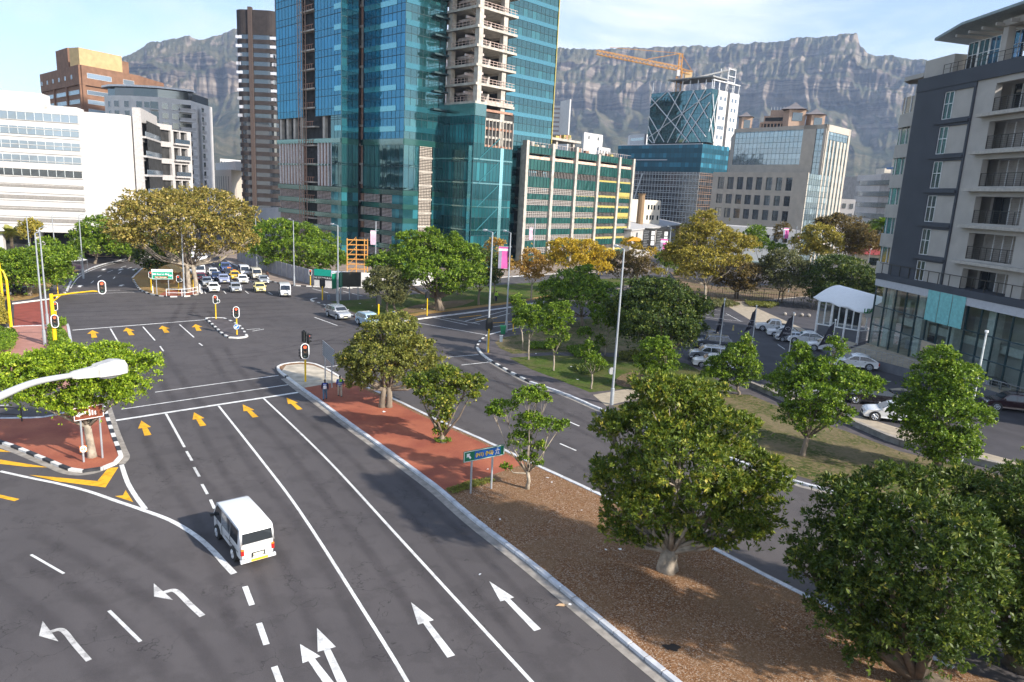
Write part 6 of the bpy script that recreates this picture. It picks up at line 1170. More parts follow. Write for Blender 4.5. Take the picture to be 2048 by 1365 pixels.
tree((1335, 1140), [(1350, 825, 110, 62), (1290, 870, 88, 66), (1430, 870, 90, 64), (1250, 950, 70, 66), (1360, 930, 110, 76, -2), (1470, 950, 84, 76), (1540, 975, 48, 60), (1300, 1020, 80, 50, -1), (1400, 1020, 80, 52, -1), (1500, 1030, 64, 56), (1240, 1030, 45, 40), (1370, 790, 80, 36, 1.5), (1215, 850, 36, 30, 1), (1205, 970, 26, 40), (1330, 1050, 40, 28), (1235, 1065, 40, 30), (1290, 1070, 44, 26), (1420, 1070, 50, 30), (1500, 1065, 46, 36)], 'ficus', 'large dense round dark green tree with fluted trunk on the gravel median', r=.3, size=.26, dens=2.3, bk_=barkp, per=7, wid=.19, jit=.12,  trunks=[(-.22, 0), (.2, .05), (0, -.2), (.1, .25)])
tree((1870, 1385), [(1700, 1030, 90, 66), (1800, 1010, 100, 66, 1), (1650, 1110, 80, 70), (1760, 1110, 110, 90, -1), (1880, 1090, 110, 96, -1), (1690, 1210, 90, 70), (1800, 1230, 110, 84, -1), (1720, 1285, 60, 40), (1860, 1260, 100, 70), (1610, 1130, 40, 46), (1905, 1180, 90, 90, -2)], 'ficus_vignetted', 'very large green tree with corner-darkened leaves filling the lower right of the median', r=.55, size=.24, dens=2.0, per=7, wid=.18, jit=.12, bk_=barkd)
tree((2040, 1330), [(1950, 1000, 90, 60), (2050, 1010, 90, 70), (1980, 1100, 110, 90), (2080, 1130, 110, 110), (2000, 1230, 110, 90), (2100, 1270, 100, 90)], 'ficus_vignetted', 'huge green tree with corner-darkened leaves cut by the right edge behind the biggest one', r=.5, size=.24, dens=1.8, per=7, wid=.18, jit=.12, bk_=barkd)
tree((1605, 912), [(1597, 742, 38, 38), (1652, 748, 32, 38), (1560, 770, 34, 26), (1700, 770, 46, 34), (1740, 775, 26, 22), (1620, 790, 60, 34, -1), (1600, 835, 46, 34), (1660, 830, 46, 30), (1600, 705, 18, 24), (1672, 700, 18, 24)], 'green', 'dark green two-lobed tree on the dry grass before the parked cars', r=.2, size=.2, dens=1.1)
tree((1880, 948), [(1880, 725, 36, 32), (1860, 770, 46, 40), (1910, 770, 44, 40), (1835, 830, 44, 46), (1900, 840, 58, 50, -1), (1850, 880, 46, 40), (1920, 890, 36, 34), (1885, 915, 30, 26)], 'green', 'tall dark green tree leaning in front of the showroom', r=.22, size=.2, dens=1.1)
tree((1478, 790), [(1480, 715, 34, 30), (1455, 735, 30, 30), (1500, 745, 26, 26), (1495, 690, 16, 24), (1425, 745, 26, 26), (1470, 760, 30, 20)], 'green', 'mid-green pointed tree beside the silver parked car', r=.13, size=.2, dens=1.1)
tree((1315, 783), [(1310, 700, 32, 26), (1290, 725, 22, 24), (1335, 725, 24, 26), (1310, 745, 34, 18), (1330, 690, 14, 16)], 'green', 'small round green tree under the big dark dome tree', r=.1, size=.2, dens=1.1, trunks=[(-.2, 0), (.25, 0)])
# young trees on the near park grass
for b_, bl, lab in (((1182, 778), [(1185, 720, 20, 16), (1170, 705, 10, 14), (1200, 728, 13, 10), (1178, 690, 7, 12)], 'thin young tree with whitewashed trunk and small forked crown nearest the footpath'),
                    ((1107, 742), [(1105, 655, 28, 22), (1090, 640, 22, 18), (1125, 640, 24, 22), (1112, 620, 20, 14), (1128, 675, 12, 14), (1105, 690, 16, 12), (1132, 615, 12, 12)], 'young tree with broad bright crown in the middle of the park grass'),
                    ((1057, 720), [(1050, 650, 24, 20), (1060, 625, 22, 16), (1070, 650, 16, 18)], 'young tree with pale trunk left of the middle park tree'),
                    ((1045, 700), [(1038, 620, 18, 22), (1045, 640, 18, 18), (1032, 600, 12, 10)], 'leftmost young tree near the green bin'),
                    ((1210, 712), [(1210, 640, 26, 22), (1235, 650, 22, 22), (1195, 625, 16, 18), (1220, 618, 18, 16), (1168, 668, 16, 14), (1200, 685, 12, 14), (1245, 665, 14, 14)], 'multi-stemmed young tree close to the tall street lamp')):
    tree(b_, bl, 'green', lab, r=.09, size=.2, dens=1.1, bk_=barkp, group='young trees in the near park')
tree((1330, 735), [(1320, 600, 72, 40), (1275, 620, 52, 40), (1365, 620, 48, 42), (1320, 640, 80, 44, -2), (1380, 660, 32, 36), (1270, 665, 40, 36), (1345, 680, 54, 26), (1240, 615, 30, 24), (1300, 575, 40, 18, 2)], 'deep', 'broad dark green dome-shaped tree beside the car park', r=.4, size=.28, dens=1.1)
tree((1165, 652), [(1150, 565, 50, 24), (1110, 585, 40, 24), (1200, 590, 44, 28), (1160, 600, 60, 28, -2), (1095, 610, 26, 18), (1210, 615, 34, 18), (1170, 540, 20, 10)], 'green', 'wide mid-green tree behind the young park trees', r=.25, size=.3, dens=1.1)
# far park
tree((880, 622), [(870, 505, 60, 30), (820, 515, 50, 34), (920, 520, 50, 34), (770, 530, 36, 26), (870, 545, 70, 34, -2), (940, 555, 40, 30), (830, 480, 36, 18), (865, 472, 20, 16), (905, 490, 30, 20), (800, 555, 40, 22), (900, 575, 40, 18)], 'green', 'large bright green tree with splayed trunk on the far lawn', r=.32, size=.3, dens=1.2, trunks=[(0, 0), (-.4, .2), (.35, .1)])
tree((783, 627), [(775, 555, 36, 20), (750, 572, 24, 20), (800, 575, 24, 20), (775, 585, 44, 18), (790, 600, 22, 12)], 'grey', 'grey-green round tree in front of the large bright one', r=.18, size=.26, dens=1.1, trunks=[(-.6, 0), (.6, 0)])
tree((957, 610), [(965, 520, 32, 22), (945, 545, 26, 24), (985, 545, 20, 24), (965, 560, 32, 18)], 'deep', 'dark green leaning tree beside the tall double lamps', r=.18, size=.28, dens=1.1)
tree((915, 590), [(925, 500, 24, 14), (950, 505, 20, 16)], 'green', 'green tree half hidden behind the large bright one', r=.15, size=.3)
tree((988, 600), [(988, 490, 20, 14), (975, 515, 16, 18), (1005, 530, 22, 22), (985, 550, 18, 14)], 'amber', 'rust-coloured tree behind the pink street banner', r=.12, size=.3, dens=.75)
tree((1062, 601), [(1062, 515, 24, 18), (1045, 535, 20, 16), (1085, 535, 22, 18), (1062, 550, 28, 12)], 'amber', 'small amber autumn tree with slim pale trunk', r=.13, size=.3, dens=.8, bk_=barkp)
tree((1140, 588), [(1130, 495, 34, 18), (1170, 500, 36, 20), (1205, 510, 24, 18), (1110, 515, 22, 18), (1150, 525, 50, 20), (1195, 535, 30, 14)], 'gold', 'golden yellow autumn tree in the middle of the park', r=.2, size=.32, dens=.9)
tree((1245, 580), [(1235, 525, 34, 22), (1270, 520, 30, 20), (1210, 535, 24, 18), (1250, 545, 46, 18), (1290, 535, 22, 18)], 'brown', 'thin brownish leafless-looking tree right of the golden one', r=.14, size=.3, dens=.65)
tree((1275, 560), [(1262, 488, 20, 12), (1285, 495, 20, 12), (1300, 505, 16, 12)], 'gold', 'small golden tree below the black sign board', r=.12, size=.32, dens=.9)
tree((1330, 585), [(1330, 520, 20, 16), (1345, 530, 16, 14)], 'green', 'small green tree right of the brownish thin one', r=.12, size=.3)
tree((1410, 605), [(1405, 450, 28, 26), (1380, 480, 34, 30), (1430, 480, 36, 34), (1465, 490, 34, 26), (1360, 510, 30, 30), (1400, 520, 50, 30, -2), (1450, 520, 40, 24), (1500, 490, 22, 16), (1390, 545, 36, 18), (1340, 515, 20, 20)], 'ochre', 'tall yellow-green plane tree with pale curved trunk', r=.26, size=.32, dens=.85, bk_=barkp)
tree((1470, 598), [(1475, 545, 40, 22), (1450, 565, 26, 18), (1505, 555, 26, 26), (1490, 575, 26, 16)], 'brown', 'dark twisted tree behind the car park fence', r=.22, size=.3, dens=1., bk_=barkd, trunks=[(0, 0), (.6, .2)])
tree((1555, 605), [(1570, 525, 34, 26), (1550, 550, 28, 28), (1600, 545, 26, 28), (1575, 565, 40, 20), (1535, 530, 16, 20)], 'grey', 'feathery grey-green tree right of the dark twisted one', r=.12, size=.3, dens=.85, trunks=[(0, 0), (.9, .3)])
tree((1515, 590), [(1510, 470, 22, 18), (1525, 490, 18, 14), (1555, 500, 18, 14)], 'green', 'bright green tree top before the low white shops', r=.14, size=.32, base=AT(1515, 560, 165)*V((1, 1, 0)))
tree((0, 0), [(1565, 460, 16, 14), (1560, 475, 14, 10)], 'brown', 'small sparse tree before the white shop wall', r=.1, size=.3, dens=.5, base=AT(1565, 560, 170)*V((1, 1, 0)))
tree((0, 0), [(1640, 475, 32, 24), (1610, 490, 28, 22), (1665, 490, 20, 22), (1630, 505, 30, 14)], 'ochre', 'golden-green tree under the beige building', r=.18, size=.34, base=AT(1635, 560, 160)*V((1, 1, 0)))
tree((0, 0), [(1685, 455, 40, 20), (1715, 475, 36, 24), (1650, 450, 20, 12), (1740, 490, 30, 20), (1700, 500, 30, 16)], 'brown', 'brownish dark tree before the rounded apartment block', r=.2, size=.34, base=AT(1700, 560, 165)*V((1, 1, 0)))
tree((0, 0), [(1760, 460, 30, 18), (1790, 470, 20, 20)], 'deep', 'dark tree crown behind the palm', r=.2, size=.34, base=AT(1765, 560, 170)*V((1, 1, 0)))
tree((0, 0), [(1680, 540, 52, 26), (1640, 560, 36, 28), (1720, 565, 44, 26), (1680, 585, 60, 24), (1755, 585, 34, 24), (1640, 595, 30, 20)], 'deep', 'wide very dark green tree behind the white canvas pavilion', r=.3, size=.32, dens=1.1, base=G(1690, 622)*V((1, 1, 0)))
tree((0, 0), [(1320, 545, 16, 8), (1370, 548, 20, 8)], 'ochre', 'low yellow-green shrub beyond the brown trees', 'shrub', 'shrub', r=.06, size=.3, base=AT(1340, 560, 150)*V((1, 1, 0)))
# left side
tree((378, 585), [(330, 420, 70, 30), (400, 410, 70, 30), (270, 435, 50, 30), (450, 435, 56, 36), (360, 450, 80, 36, -3), (300, 475, 60, 30), (420, 470, 70, 30, -2), (480, 470, 34, 32), (240, 455, 30, 26), (370, 495, 46, 20), (450, 500, 36, 14), (350, 400, 50, 16, 3), (500, 485, 16, 16), (265, 485, 24, 16)], 'bigtree', 'huge spreading ochre-leaved tree with pale splayed limbs on the traffic island', r=.36, size=.40, dens=.52, bk_=barkp, trunks=[(0, 0), (1.1, .3), (-.7, .2)], spread=.1)
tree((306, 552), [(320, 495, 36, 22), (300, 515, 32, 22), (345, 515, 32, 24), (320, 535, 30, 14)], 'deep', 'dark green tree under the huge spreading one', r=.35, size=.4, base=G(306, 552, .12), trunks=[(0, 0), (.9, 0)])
tree((190, 528), [(195, 460, 32, 24), (175, 480, 28, 22), (225, 480, 32, 24), (205, 495, 44, 16), (160, 495, 18, 14), (240, 505, 20, 12)], 'green', 'green tree before the white office building', r=.25, size=.42)
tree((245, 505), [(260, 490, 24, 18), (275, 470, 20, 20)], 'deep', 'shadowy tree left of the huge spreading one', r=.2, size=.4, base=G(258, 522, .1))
tree((60, 588), [(40, 530, 44, 26), (85, 525, 44, 28), (120, 545, 24, 26), (20, 550, 36, 28), (65, 555, 56, 26), (130, 515, 22, 18), (0, 530, 24, 24), (-30, 540, 30, 30)], 'green', 'dense low green tree mass by the left pavement', r=.3, size=.3, dens=1.1, base=G(60, 592, .12))
tree((60, 500), [(62, 455, 17, 12), (55, 465, 12, 12)], 'ochre', 'small yellowish tree against the white office building', r=.12, size=.38, base=AT(60, 500, 140)*V((1, 1, 0)))
tree((110, 500), [(95, 490, 16, 12), (115, 505, 20, 12)], 'green', 'low green tree before the dark undercroft', r=.12, size=.38, base=AT(105, 520, 132)*V((1, 1, 0)))
tree((600, 565), [(560, 460, 36, 20), (600, 470, 40, 22), (640, 490, 36, 24), (530, 475, 28, 22), (590, 505, 60, 26, -2), (660, 515, 30, 24), (520, 505, 26, 20), (625, 530, 40, 16), (675, 520, 16, 18), (560, 525, 36, 14)], 'green', 'wide green tree overhanging the grey site hoarding', r=.35, size=.38, dens=1.1, base=AT(595, 540, 148)*V((1, 1, 0)))
tree((500, 540), [(510, 455, 16, 16), (500, 485, 20, 24), (515, 505, 20, 18)], 'deep', 'dark tree between the huge spreading one and the hoarding tree', r=.25, size=.4, base=AT(505, 530, 165)*V((1, 1, 0)))
def bush(name, px, h, kind, label, size=.16, dens=1., cat='hedge'):
    """low planting filling an outline on the ground"""
    P = [G(*p, .12) for p in px]; c = sum(P)/len(P); SEED[0] += 1; R = np.random.default_rng(SEED[0]); xs_ = [p[0] for p in P]; ys_ = [p[1] for p in P]; A_ = (max(xs_)-min(xs_))*(max(ys_)-min(ys_)); n_ = int(dens*A_/(size*size)*1.6); q = np.stack([R.uniform(min(xs_), max(xs_), n_), R.uniform(min(ys_), max(ys_), n_)], -1)
    ins = np.zeros(n_, bool); j = len(P)-1
    for i in range(len(P)):
        a, b_ = P[i], P[j]; cond = ((a[1] > q[:, 1]) != (b_[1] > q[:, 1])) & (q[:, 0] < (b_[0]-a[0])*(q[:, 1]-a[1])/(b_[1]-a[1]+1e-9)+a[0]); ins ^= cond; j = i
    q = q[ins]; zz = .12+h*(.45+.55*vnoise(q[:, 0]*1.1+50, q[:, 1]*1.1, SEED[0]))*R.uniform(.5, 1, len(q)); C = np.column_stack([q, zz]); C = np.repeat(C, 4, 0)+R.normal(size=(len(q)*4, 3))*size*.3
    a = R.normal(size=C.shape)*.8+V((0, 0, .8)); a /= np.linalg.norm(a, axis=1)[:, None]; s_ = np.cross(a, R.normal(size=C.shape)); s_ /= np.linalg.norm(s_, axis=1)[:, None]; L_ = size*R.uniform(.7, 1.3, (len(C), 1))
    v = np.stack([C, C+a*L_*.5+s_*L_*.38, C+a*L_, C+a*L_*.5-s_*L_*.38], 1).reshape(-1, 3); f = np.arange(len(v)).reshape(-1, 4)
    o = npmesh(name, v-V((c[0], c[1], 0)), f, LM[kind], np.clip(R.normal(.45, .22, len(f)), 0, 1)); o.location = (c[0], c[1], 0); tag(o, label, cat); return o
bush('hedge', [(-40, 668), (0, 664), (24, 666), (35, 674), (34, 690), (28, 702), (0, 712), (-60, 716)], .8, 'green', 'low clipped green hedge bed at the far left edge')
bush('hedge', [(97, 662), (118, 660), (132, 672), (140, 692), (150, 730), (100, 740), (98, 690)], .9, 'green', 'low green hedge bed around the yellow signal column')
bush('hedge', [(-60, 615), (0, 600), (18, 625), (22, 655), (0, 662), (-70, 668)], 1.6, 'ochre', 'tall yellowish hedge at the left edge beside the red crossing', .2)
bush('hedge', [(117, 646), (130, 645), (134, 655), (118, 656)], .7, 'green', 'tiny green shrub by the kerb corner', cat='shrub')
bush('ground_cover', [(1395, 603), (1450, 603), (1480, 612), (1440, 618), (1400, 615)], .6, 'grey', 'grassy tuft bed in the corner of the car park', .22, cat='shrub')
bush('flower_bed', [(1490, 606), (1560, 609), (1545, 617), (1500, 614)], .5, 'olive', 'low yellow-flecked shrubs along the planted bank', .2, cat='shrub')
bush('ground_cover', [(1130, 700), (1165, 695), (1200, 700), (1190, 716), (1150, 716)], .5, 'green', 'patch of low green shrubs in the middle of the park grass', .16, cat='shrub')
bush('ground_cover', [(1145, 738), (1190, 728), (1215, 740), (1190, 750), (1160, 750)], .5, 'deep', 'dark low shrubs behind the forked young tree', .16, cat='shrub')
bush('ground_cover', [(1262, 772), (1300, 768), (1320, 776), (1300, 784), (1266, 782)], .4, 'ochre', 'yellowish clump of low plants by the tan footpath', .16, cat='shrub')
bush('ground_cover', [(1238, 708), (1290, 706), (1300, 722), (1240, 722)], .5, 'olive', 'low reddish green plants beside the path under the dome tree', .16, cat='shrub')
bush('ground_cover', [(868, 882), (885, 878), (904, 883), (900, 889), (872, 889)], .35, 'green', 'ring of weeds round the foot of the bushy median tree', .1, cat='weeds')
bush('ground_cover', [(892, 980), (915, 972), (950, 962), (985, 958), (990, 964), (945, 978), (905, 990)], .14, 'olive', 'weedy grass along the end of the red brick paving', .07, .8, cat='weeds')
bush('ground_cover', [(1062, 690), (1110, 688), (1120, 700), (1060, 702)], .5, 'green', 'row of low green shrubs beside the park path', .16, cat='shrub')
# palms
def palm(base, top, n_, fl, kind, label, skirt=True, r=.28):
    root = empty('palm_tree', base, label, 'palm'); b = MB(); t_ = V(top)-base; b.tube([(0, 0, -.1), t_*.5+V((.1, 0, 0)), t_], [r*1.3, r, r*.9], 8); b.build('trunk', barkd, root, True); R = np.random.default_rng(5); vs = []; tn = []
    def frond(d, L_, dro, tone, w):
        d = d/np.linalg.norm(d); s_ = np.cross(d, V((0, 0, 1))); s_ /= np.linalg.norm(s_)+1e-9; pts = [t_+d*L_*k/5+V((0, 0, -dro*L_*(k/5)**2)) for k in range(6)]
        for k in range(5):
            for sg in (-1, 1):
                for m_ in range(3):
                    p = pts[k]*(1-m_/3)+pts[k+1]*m_/3; tip = p+(d*.5+s_*sg*.75)*w*(1.1-.16*k)+V((0, 0, -.25*w)); h_ = d*.07; vs.extend([p-h_, p+h_, tip+h_*.3, tip-h_*.3]); tn.append(tone)
    for i in range(n_): a = R.uniform(0, 6.28); e = R.uniform(-.1, 1.2); frond(V((math.cos(a)*math.cos(e), math.sin(a)*math.cos(e), math.sin(e))), fl*R.uniform(.8, 1.1), .45, R.uniform(.3, .8), fl*.32)
    v = np.array(vs); f = np.arange(len(v)).reshape(-1, 4); npmesh('fronds', v, f, LM[kind], np.array(tn), parent=root)
    if skirt:
        vs.clear(); tn.clear()
        for i in range(60): a = R.uniform(0, 6.28); frond(V((math.cos(a)*.35, math.sin(a)*.35, -1)), fl*1.1, .1, R.uniform(.2, .7), fl*.16)
        v = np.array(vs); npmesh('dead_frond_skirt', v, np.arange(len(v)).reshape(-1, 4), LM['amber'], np.array(tn), parent=root)
pb = G(1757, 605)*V((1, 1, 0)); palm(pb, onbase(pb, 1771, 452), 70, 3.2, 'green', 'tall fan palm with a brown skirt of dead fronds before the red-roofed house')
pb = AT(20, 500, 150)*V((1, 1, 0)); palm(pb, onbase(pb, 22, 468), 30, 3.0, 'olive', 'short feathery palm at the foot of the white office building', False)
# ---------------------------------------------------------------- vehicles
def paint(name, rgb, metal=0.):
    if name in MATS: return MATS[name]
    M = mat(name, rgb, .25, metal, var=.02, spec=.6); M.node_tree.nodes['Principled BSDF'].inputs['Coat Weight'].default_value = .6; return M
cglass = mat('car_glass', (.02, .025, .03), .06, var=0, spec=1.); tyre = mat('tyre', (.02, .02, .02), .9); rimm = mat('alloy_rim', (.55, .56, .58), .3, .7); chrome = mat('chrome', (.6, .6, .6), .2, .9); lens = mat('headlamp_lens', (.72, .74, .76), .1, .2); redl = mat('tail_lamp_red', (.45, .02, .015), .25); orl = mat('indicator_orange', (.7, .2, .02), .3); blackp = mat('black_plastic', (.03, .03, .03), .6); plate = mat('number_plate', (.72, .68, .5), .5)
def loft(b, prof, wf, mi=0, ny=7, rnd=.06):
    """closed side outline (x, z) given width wf(x, z): rounded across y"""
    n = len(prof); cx_ = sum(p[0] for p in prof)/n; cz_ = sum(p[1] for p in prof)/n; ys_ = [-1, -.975, -.9, -.5, 0, .5, .9, .975, 1]; sc = [1-rnd*1.6/1, 1-rnd*.5, 1, 1, 1, 1, 1, 1-rnd*.5, 1-rnd*1.6]
    vs = []
    for y, s in zip(ys_, sc):
        for x, z in prof:
            w = wf(x, z); xx = cx_+(x-cx_)*(1-(1-s)*.35); zz = cz_+(z-cz_)*s; vs.append((xx, y*w, zz))
    k = len(ys_); fs = [(j*n+i, j*n+(i+1) % n, (j+1)*n+(i+1) % n, (j+1)*n+i) for j in range(k-1) for i in range(n)]
    fs += [tuple(range(n-1, -1, -1)), tuple((k-1)*n+i for i in range(n))]; b.poly(vs, fs, mi); return b
KIND = {
 # L, W, H, belt, lower profile, cabin (base front x, roof front x, roof rear x, base rear x), ground clearance, wheel radius, wheelbase front/rear x
 'hatch': dict(L=3.8, W=1.64, H=1.44, belt=.88, hood=.78, cab=(1.0, .25, -1.25, -1.75), wr=.29, wx=(1.18, -1.2), tail=.92),
 'sedan': dict(L=4.6, W=1.8, H=1.44, belt=.95, hood=.84, cab=(1.15, .25, -.95, -1.95), wr=.31, wx=(1.3, -1.3), tail=.95),
 'suv': dict(L=4.7, W=1.86, H=1.7, belt=1.1, hood=1.0, cab=(1.2, .45, -1.75, -2.28), wr=.38, wx=(1.42, -1.4), tail=1.05),
 'crossover': dict(L=4.86, W=1.92, H=1.64, belt=1.08, hood=.98, cab=(1.15, .15, -1.15, -2.3), wr=.40, wx=(1.5, -1.42), tail=1.05),
 'minibus': dict(L=4.5, W=1.7, H=1.95, belt=1.1, hood=1.02, cab=(2.05, 1.5, -2.1, -2.2), wr=.32, wx=(1.45, -1.15), tail=1.1),
 'pickup': dict(L=5.1, W=1.82, H=1.74, belt=1.08, hood=1.0, cab=(.95, .35, -.85, -1.05), wr=.38, wx=(1.55, -1.5), tail=1.05)}
def make_car(kind, pm, label, name, group=None, detail=True, cat='car'):
    K = KIND[kind]; L_, W_, H_ = K['L']/2, K['W']/2, K['H']; bt, hd = K['belt'], K['hood']; c0, c1, c2, c3 = K['cab']; gc = .2 if kind in ('hatch', 'sedan') else .28
    root = empty(name, (0, 0, 0), label, cat, group)
    wl = lambda x, z: W_*(1-.10*max(0, (abs(x)-L_*.72)/(L_*.28))**2)*(1-.03*max(0, (.5-z)/.5))
    wc = lambda x, z: W_*(.98-.155*max(0, (z-bt)/(H_-bt)) if kind != 'minibus' else .985-.07*max(0, (z-bt)/(H_-bt)))
    if kind == 'minibus': low = [(L_-.05, gc+.05), (L_, .5), (L_-.02, .8), (c0+.03, hd), (c0-.05, bt), (-L_+.04, bt+.02), (-L_, .7), (-L_+.05, gc+.08)]
    else: low = [(L_-.12, gc), (L_, .42), (L_-.04, .62), (L_-.22, hd-.08), (L_*.55+c0*.3, hd+.02), (c0, bt), (c3, bt), (-L_+.12, K['tail']), (-L_, .75), (-L_+.02, .5), (-L_+.14, gc+.03)]
    if kind == 'pickup': low = [(L_-.12, gc), (L_, .5), (L_-.05, .75), (L_-.2, hd-.07), (c0+.6, hd+.03), (c0, bt), (c3, bt), (-L_+.05, bt-.02), (-L_, .8), (-L_+.05, gc+.15)]
    b = MB(); loft(b, low, wl); cab = [(c0, bt-.03), ((c0+c1)/2, (bt+H_)/2+.04), (c1+.1, H_-.06), (c1-.15, H_), ((c1+c2)/2, H_+.03), (c2+.15, H_-.01), (c2, H_-.07), ((c2+c3)/2-.03, (bt+H_)/2), (c3, bt-.03)]
    loft(b, cab, wc, rnd=.05)
    if kind in ('suv', 'crossover', 'pickup'):
        for s in (-1, 1): b.box(c2+.3, c1-.25, s*W_*.68-.02, s*W_*.68+.02, H_+.03, H_+.07) if kind != 'pickup' else None
    for s in (-1, 1):      # wheel arches
        for wx in K['wx']: b.tube([(wx, s*(W_-.16), K['wr']), (wx, s*(W_+.004), K['wr'])], K['wr']+.07, 18, 1)
    b.build('body', [pm, blackp], root, smooth=False)
    me = root.children[0].data
    for p in me.polygons: p.use_smooth = p.material_index == 0 and len(p.vertices) == 4
    # glass
    def strip(x0, x1, z0, z1, s, nm='side_window', inset=.0):
        g = MB(); e = .012; lean0 = lambda z, xa, xb: xa+(xb-xa)*(z-bt)/(H_-bt)
        pts_ = [(x0(z0), z0), (x1(z0), z0), (x1(z1), z1), (x0(z1), z1)]; f = [(x, s*(wc(x, z)*(.985)+e+.012), z) for x, z in pts_]; g.face(f if s < 0 else f[::-1]); g.build(nm, cglass, root)
    fx = lambda z: c0+(c1-c0)*(z-bt)/(H_-bt)-.14; rx = lambda z: c3+(c2-c3)*(z-bt)/(H_-bt)+.14; z0, z1 = bt+.02, H_-.11
    cuts = {'minibus': [1.55, .55, -.75, -1.95], 'pickup': [fx, -.2, rx], 'hatch': [fx, -.3, rx], 'sedan': [fx, -.25, rx], 'suv': [fx, -.1, -1.15, rx], 'crossover': [fx, -.3, rx]}[kind]
    if kind == 'minibus': cuts[0] = fx
    fn = [(c if callable(c) else (lambda z, c=c: c)) for c in cuts]
    for s in (-1, 1):
        for i in range(len(fn)-1): strip((lambda z, i=i: fn[i](z)-(.035 if i else 0)), (lambda z, i=i: fn[i+1](z)+.035), z0, z1, s)
    def endglass(xb, xt, nm, z0_, z1_, dx):
        g = MB(); f = []
        for (t_, sgn) in ((z0_, -1), (z0_, 1), (z1_, 1), (z1_, -1)): x = xb+(xt-xb)*(t_-bt)/(H_-bt); f.append((x+dx, sgn*wc(x, t_)*.86, t_))
        g.face(f if dx > 0 else f[::-1]); g.build(nm, cglass, root)
    endglass(c0, c1+.05, 'windscreen', bt+.08, H_-.12, .07); endglass(c3, c2, 'rear_window', bt+.1 if kind != 'minibus' else bt+.12, H_-.14 if kind != 'minibus' else H_-.22, -.07)
    for s in (-1, 1):
        for wx in K['wx']:
            g = MB(); r = K['wr']; g.tube([(wx, s*(W_-.17), r), (wx, s*(W_+.02), r)], r, 18, 0); w = g.build('wheel', tyre, root)
            g = MB(); y = s*(W_+.03); g.tube([(wx, s*(W_), r), (wx, y, r)], r*.25, 8, 0)
            for k in range(7): a = k*2*math.pi/7; g.tube([(wx, y-.005*s, r), (wx+math.cos(a)*r*.66, y-.01*s, r+math.sin(a)*r*.66)], r*.085, 4, 0)
            g.tube([(wx+math.cos(a)*r*.66, y-.01*s, r+math.sin(a)*r*.66) for a in np.linspace(0, 6.283, 15)], r*.07, 4, 0, cap=False); g.build('rim', rimm, w)
        x = L_-.05 if kind == 'minibus' else L_-.14
        one2('headlight', root, lens, lambda g: g.box(x-.1, x+.04, s*W_*.62-.17, s*W_*.62+.17, .62 if kind != 'minibus' else .66, .76 if kind not in ('suv', 'crossover', 'pickup') else .84))
        one2('tail_light', root, [redl, orl], lambda g: (g.box(-L_-.015, -L_+.1, s*W_*.84-.07, s*W_*.84+.07, .66, .90, 0), g.box(-L_-.015, -L_+.1, s*W_*.84-.07, s*W_*.84+.07, .90, .98, 1)))
        one2('mirror', root, blackp if kind == 'minibus' else pm, lambda g: g.box(c0-.35, c0-.2, s*(W_+.02), s*(W_+.2), bt+.02, bt+.16))
    one2('grille', root, blackp, lambda g: (g.box(L_-.06, L_+.012, -W_*.4, W_*.4, .5, .66), g.box(L_-.1, L_+.01, -W_*.7, W_*.7, .26, .36)))
    one2('number_plate', root, plate, lambda g: (g.box(L_, L_+.025, -.24, .24, .38, .48))); one2('rear_plate', root, plate, lambda g: g.box(-L_-.03, -L_, -.24, .24, .58 if kind != 'minibus' else .42, .69 if kind != 'minibus' else .53))
    if kind in ('sedan', 'hatch', 'suv', 'crossover', 'pickup'): one2('door_handle', root, blackp, lambda g: [g.box(x, x+.18, s*(W_+.0), s*(W_+.025), bt-.16, bt-.12) for x in (.0, -1.0) for s in (-1, 1)])
    if kind == 'pickup': one2('load_bed', root, blackp, lambda g: g.box(-L_+.12, c3-.1, -W_+.12, W_-.12, bt-.02, bt+.03))
    return root
def one2(name, root, M, fn): b = MB(); fn(b); return b.build(name, M, root)
PROT = {}
def car(kind, px, heading, col, label, name='parked_car', group=None, cat='car', z=0.008, pos=None):
    """px: pixel of the point on the ground under the car's middle; heading: degrees clockwise from +Y where its nose points"""
    pm = PAINT[col]
    if kind not in PROT: r = PROT[kind] = make_car(kind, pm, label, name, group, cat=cat)
    else:
        r = copy_tree(PROT[kind]); r.name = name
        for ch in r.children:
            if ch.data and len(ch.material_slots) and ch.data.materials[0] in PSET: ch.material_slots[0].link = 'OBJECT'; ch.material_slots[0].material = pm
            for k in ch.children: pass
        for k in ('label', 'category', 'group'):
            if k in r: del r[k]
        tag(r, label, cat, group)
    p = G(*px, 0) if pos is None else V(pos); r.location = (p[0], p[1], z); r.rotation_euler = (0, 0, math.radians(90-heading)); return r
PAINT = {k: paint('paint_'+k, c, m_) for k, c, m_ in (('white', (.80, .80, .80), 0), ('cream', (.74, .68, .55), 0), ('silver', (.50, .52, .55), .5), ('yellow', (.80, .50, .03), 0), ('pale_yellow', (.78, .68, .30), 0), ('blue', (.10, .14, .32), .3), ('navy', (.02, .04, .12), .2), ('maroon', (.18, .02, .03), .2), ('black', (.025, .022, .025), .2), ('grey', (.16, .17, .2), .4), ('wine', (.035, .014, .018), .2), ('pale_blue', (.45, .60, .70), .1), ('lilac', (.38, .42, .58), .3), ('dark', (.04, .045, .06), .2))}
PSET = set(PAINT.values())
HDV = math.degrees(math.atan2(-11.5, 21.5))   # near lane heading
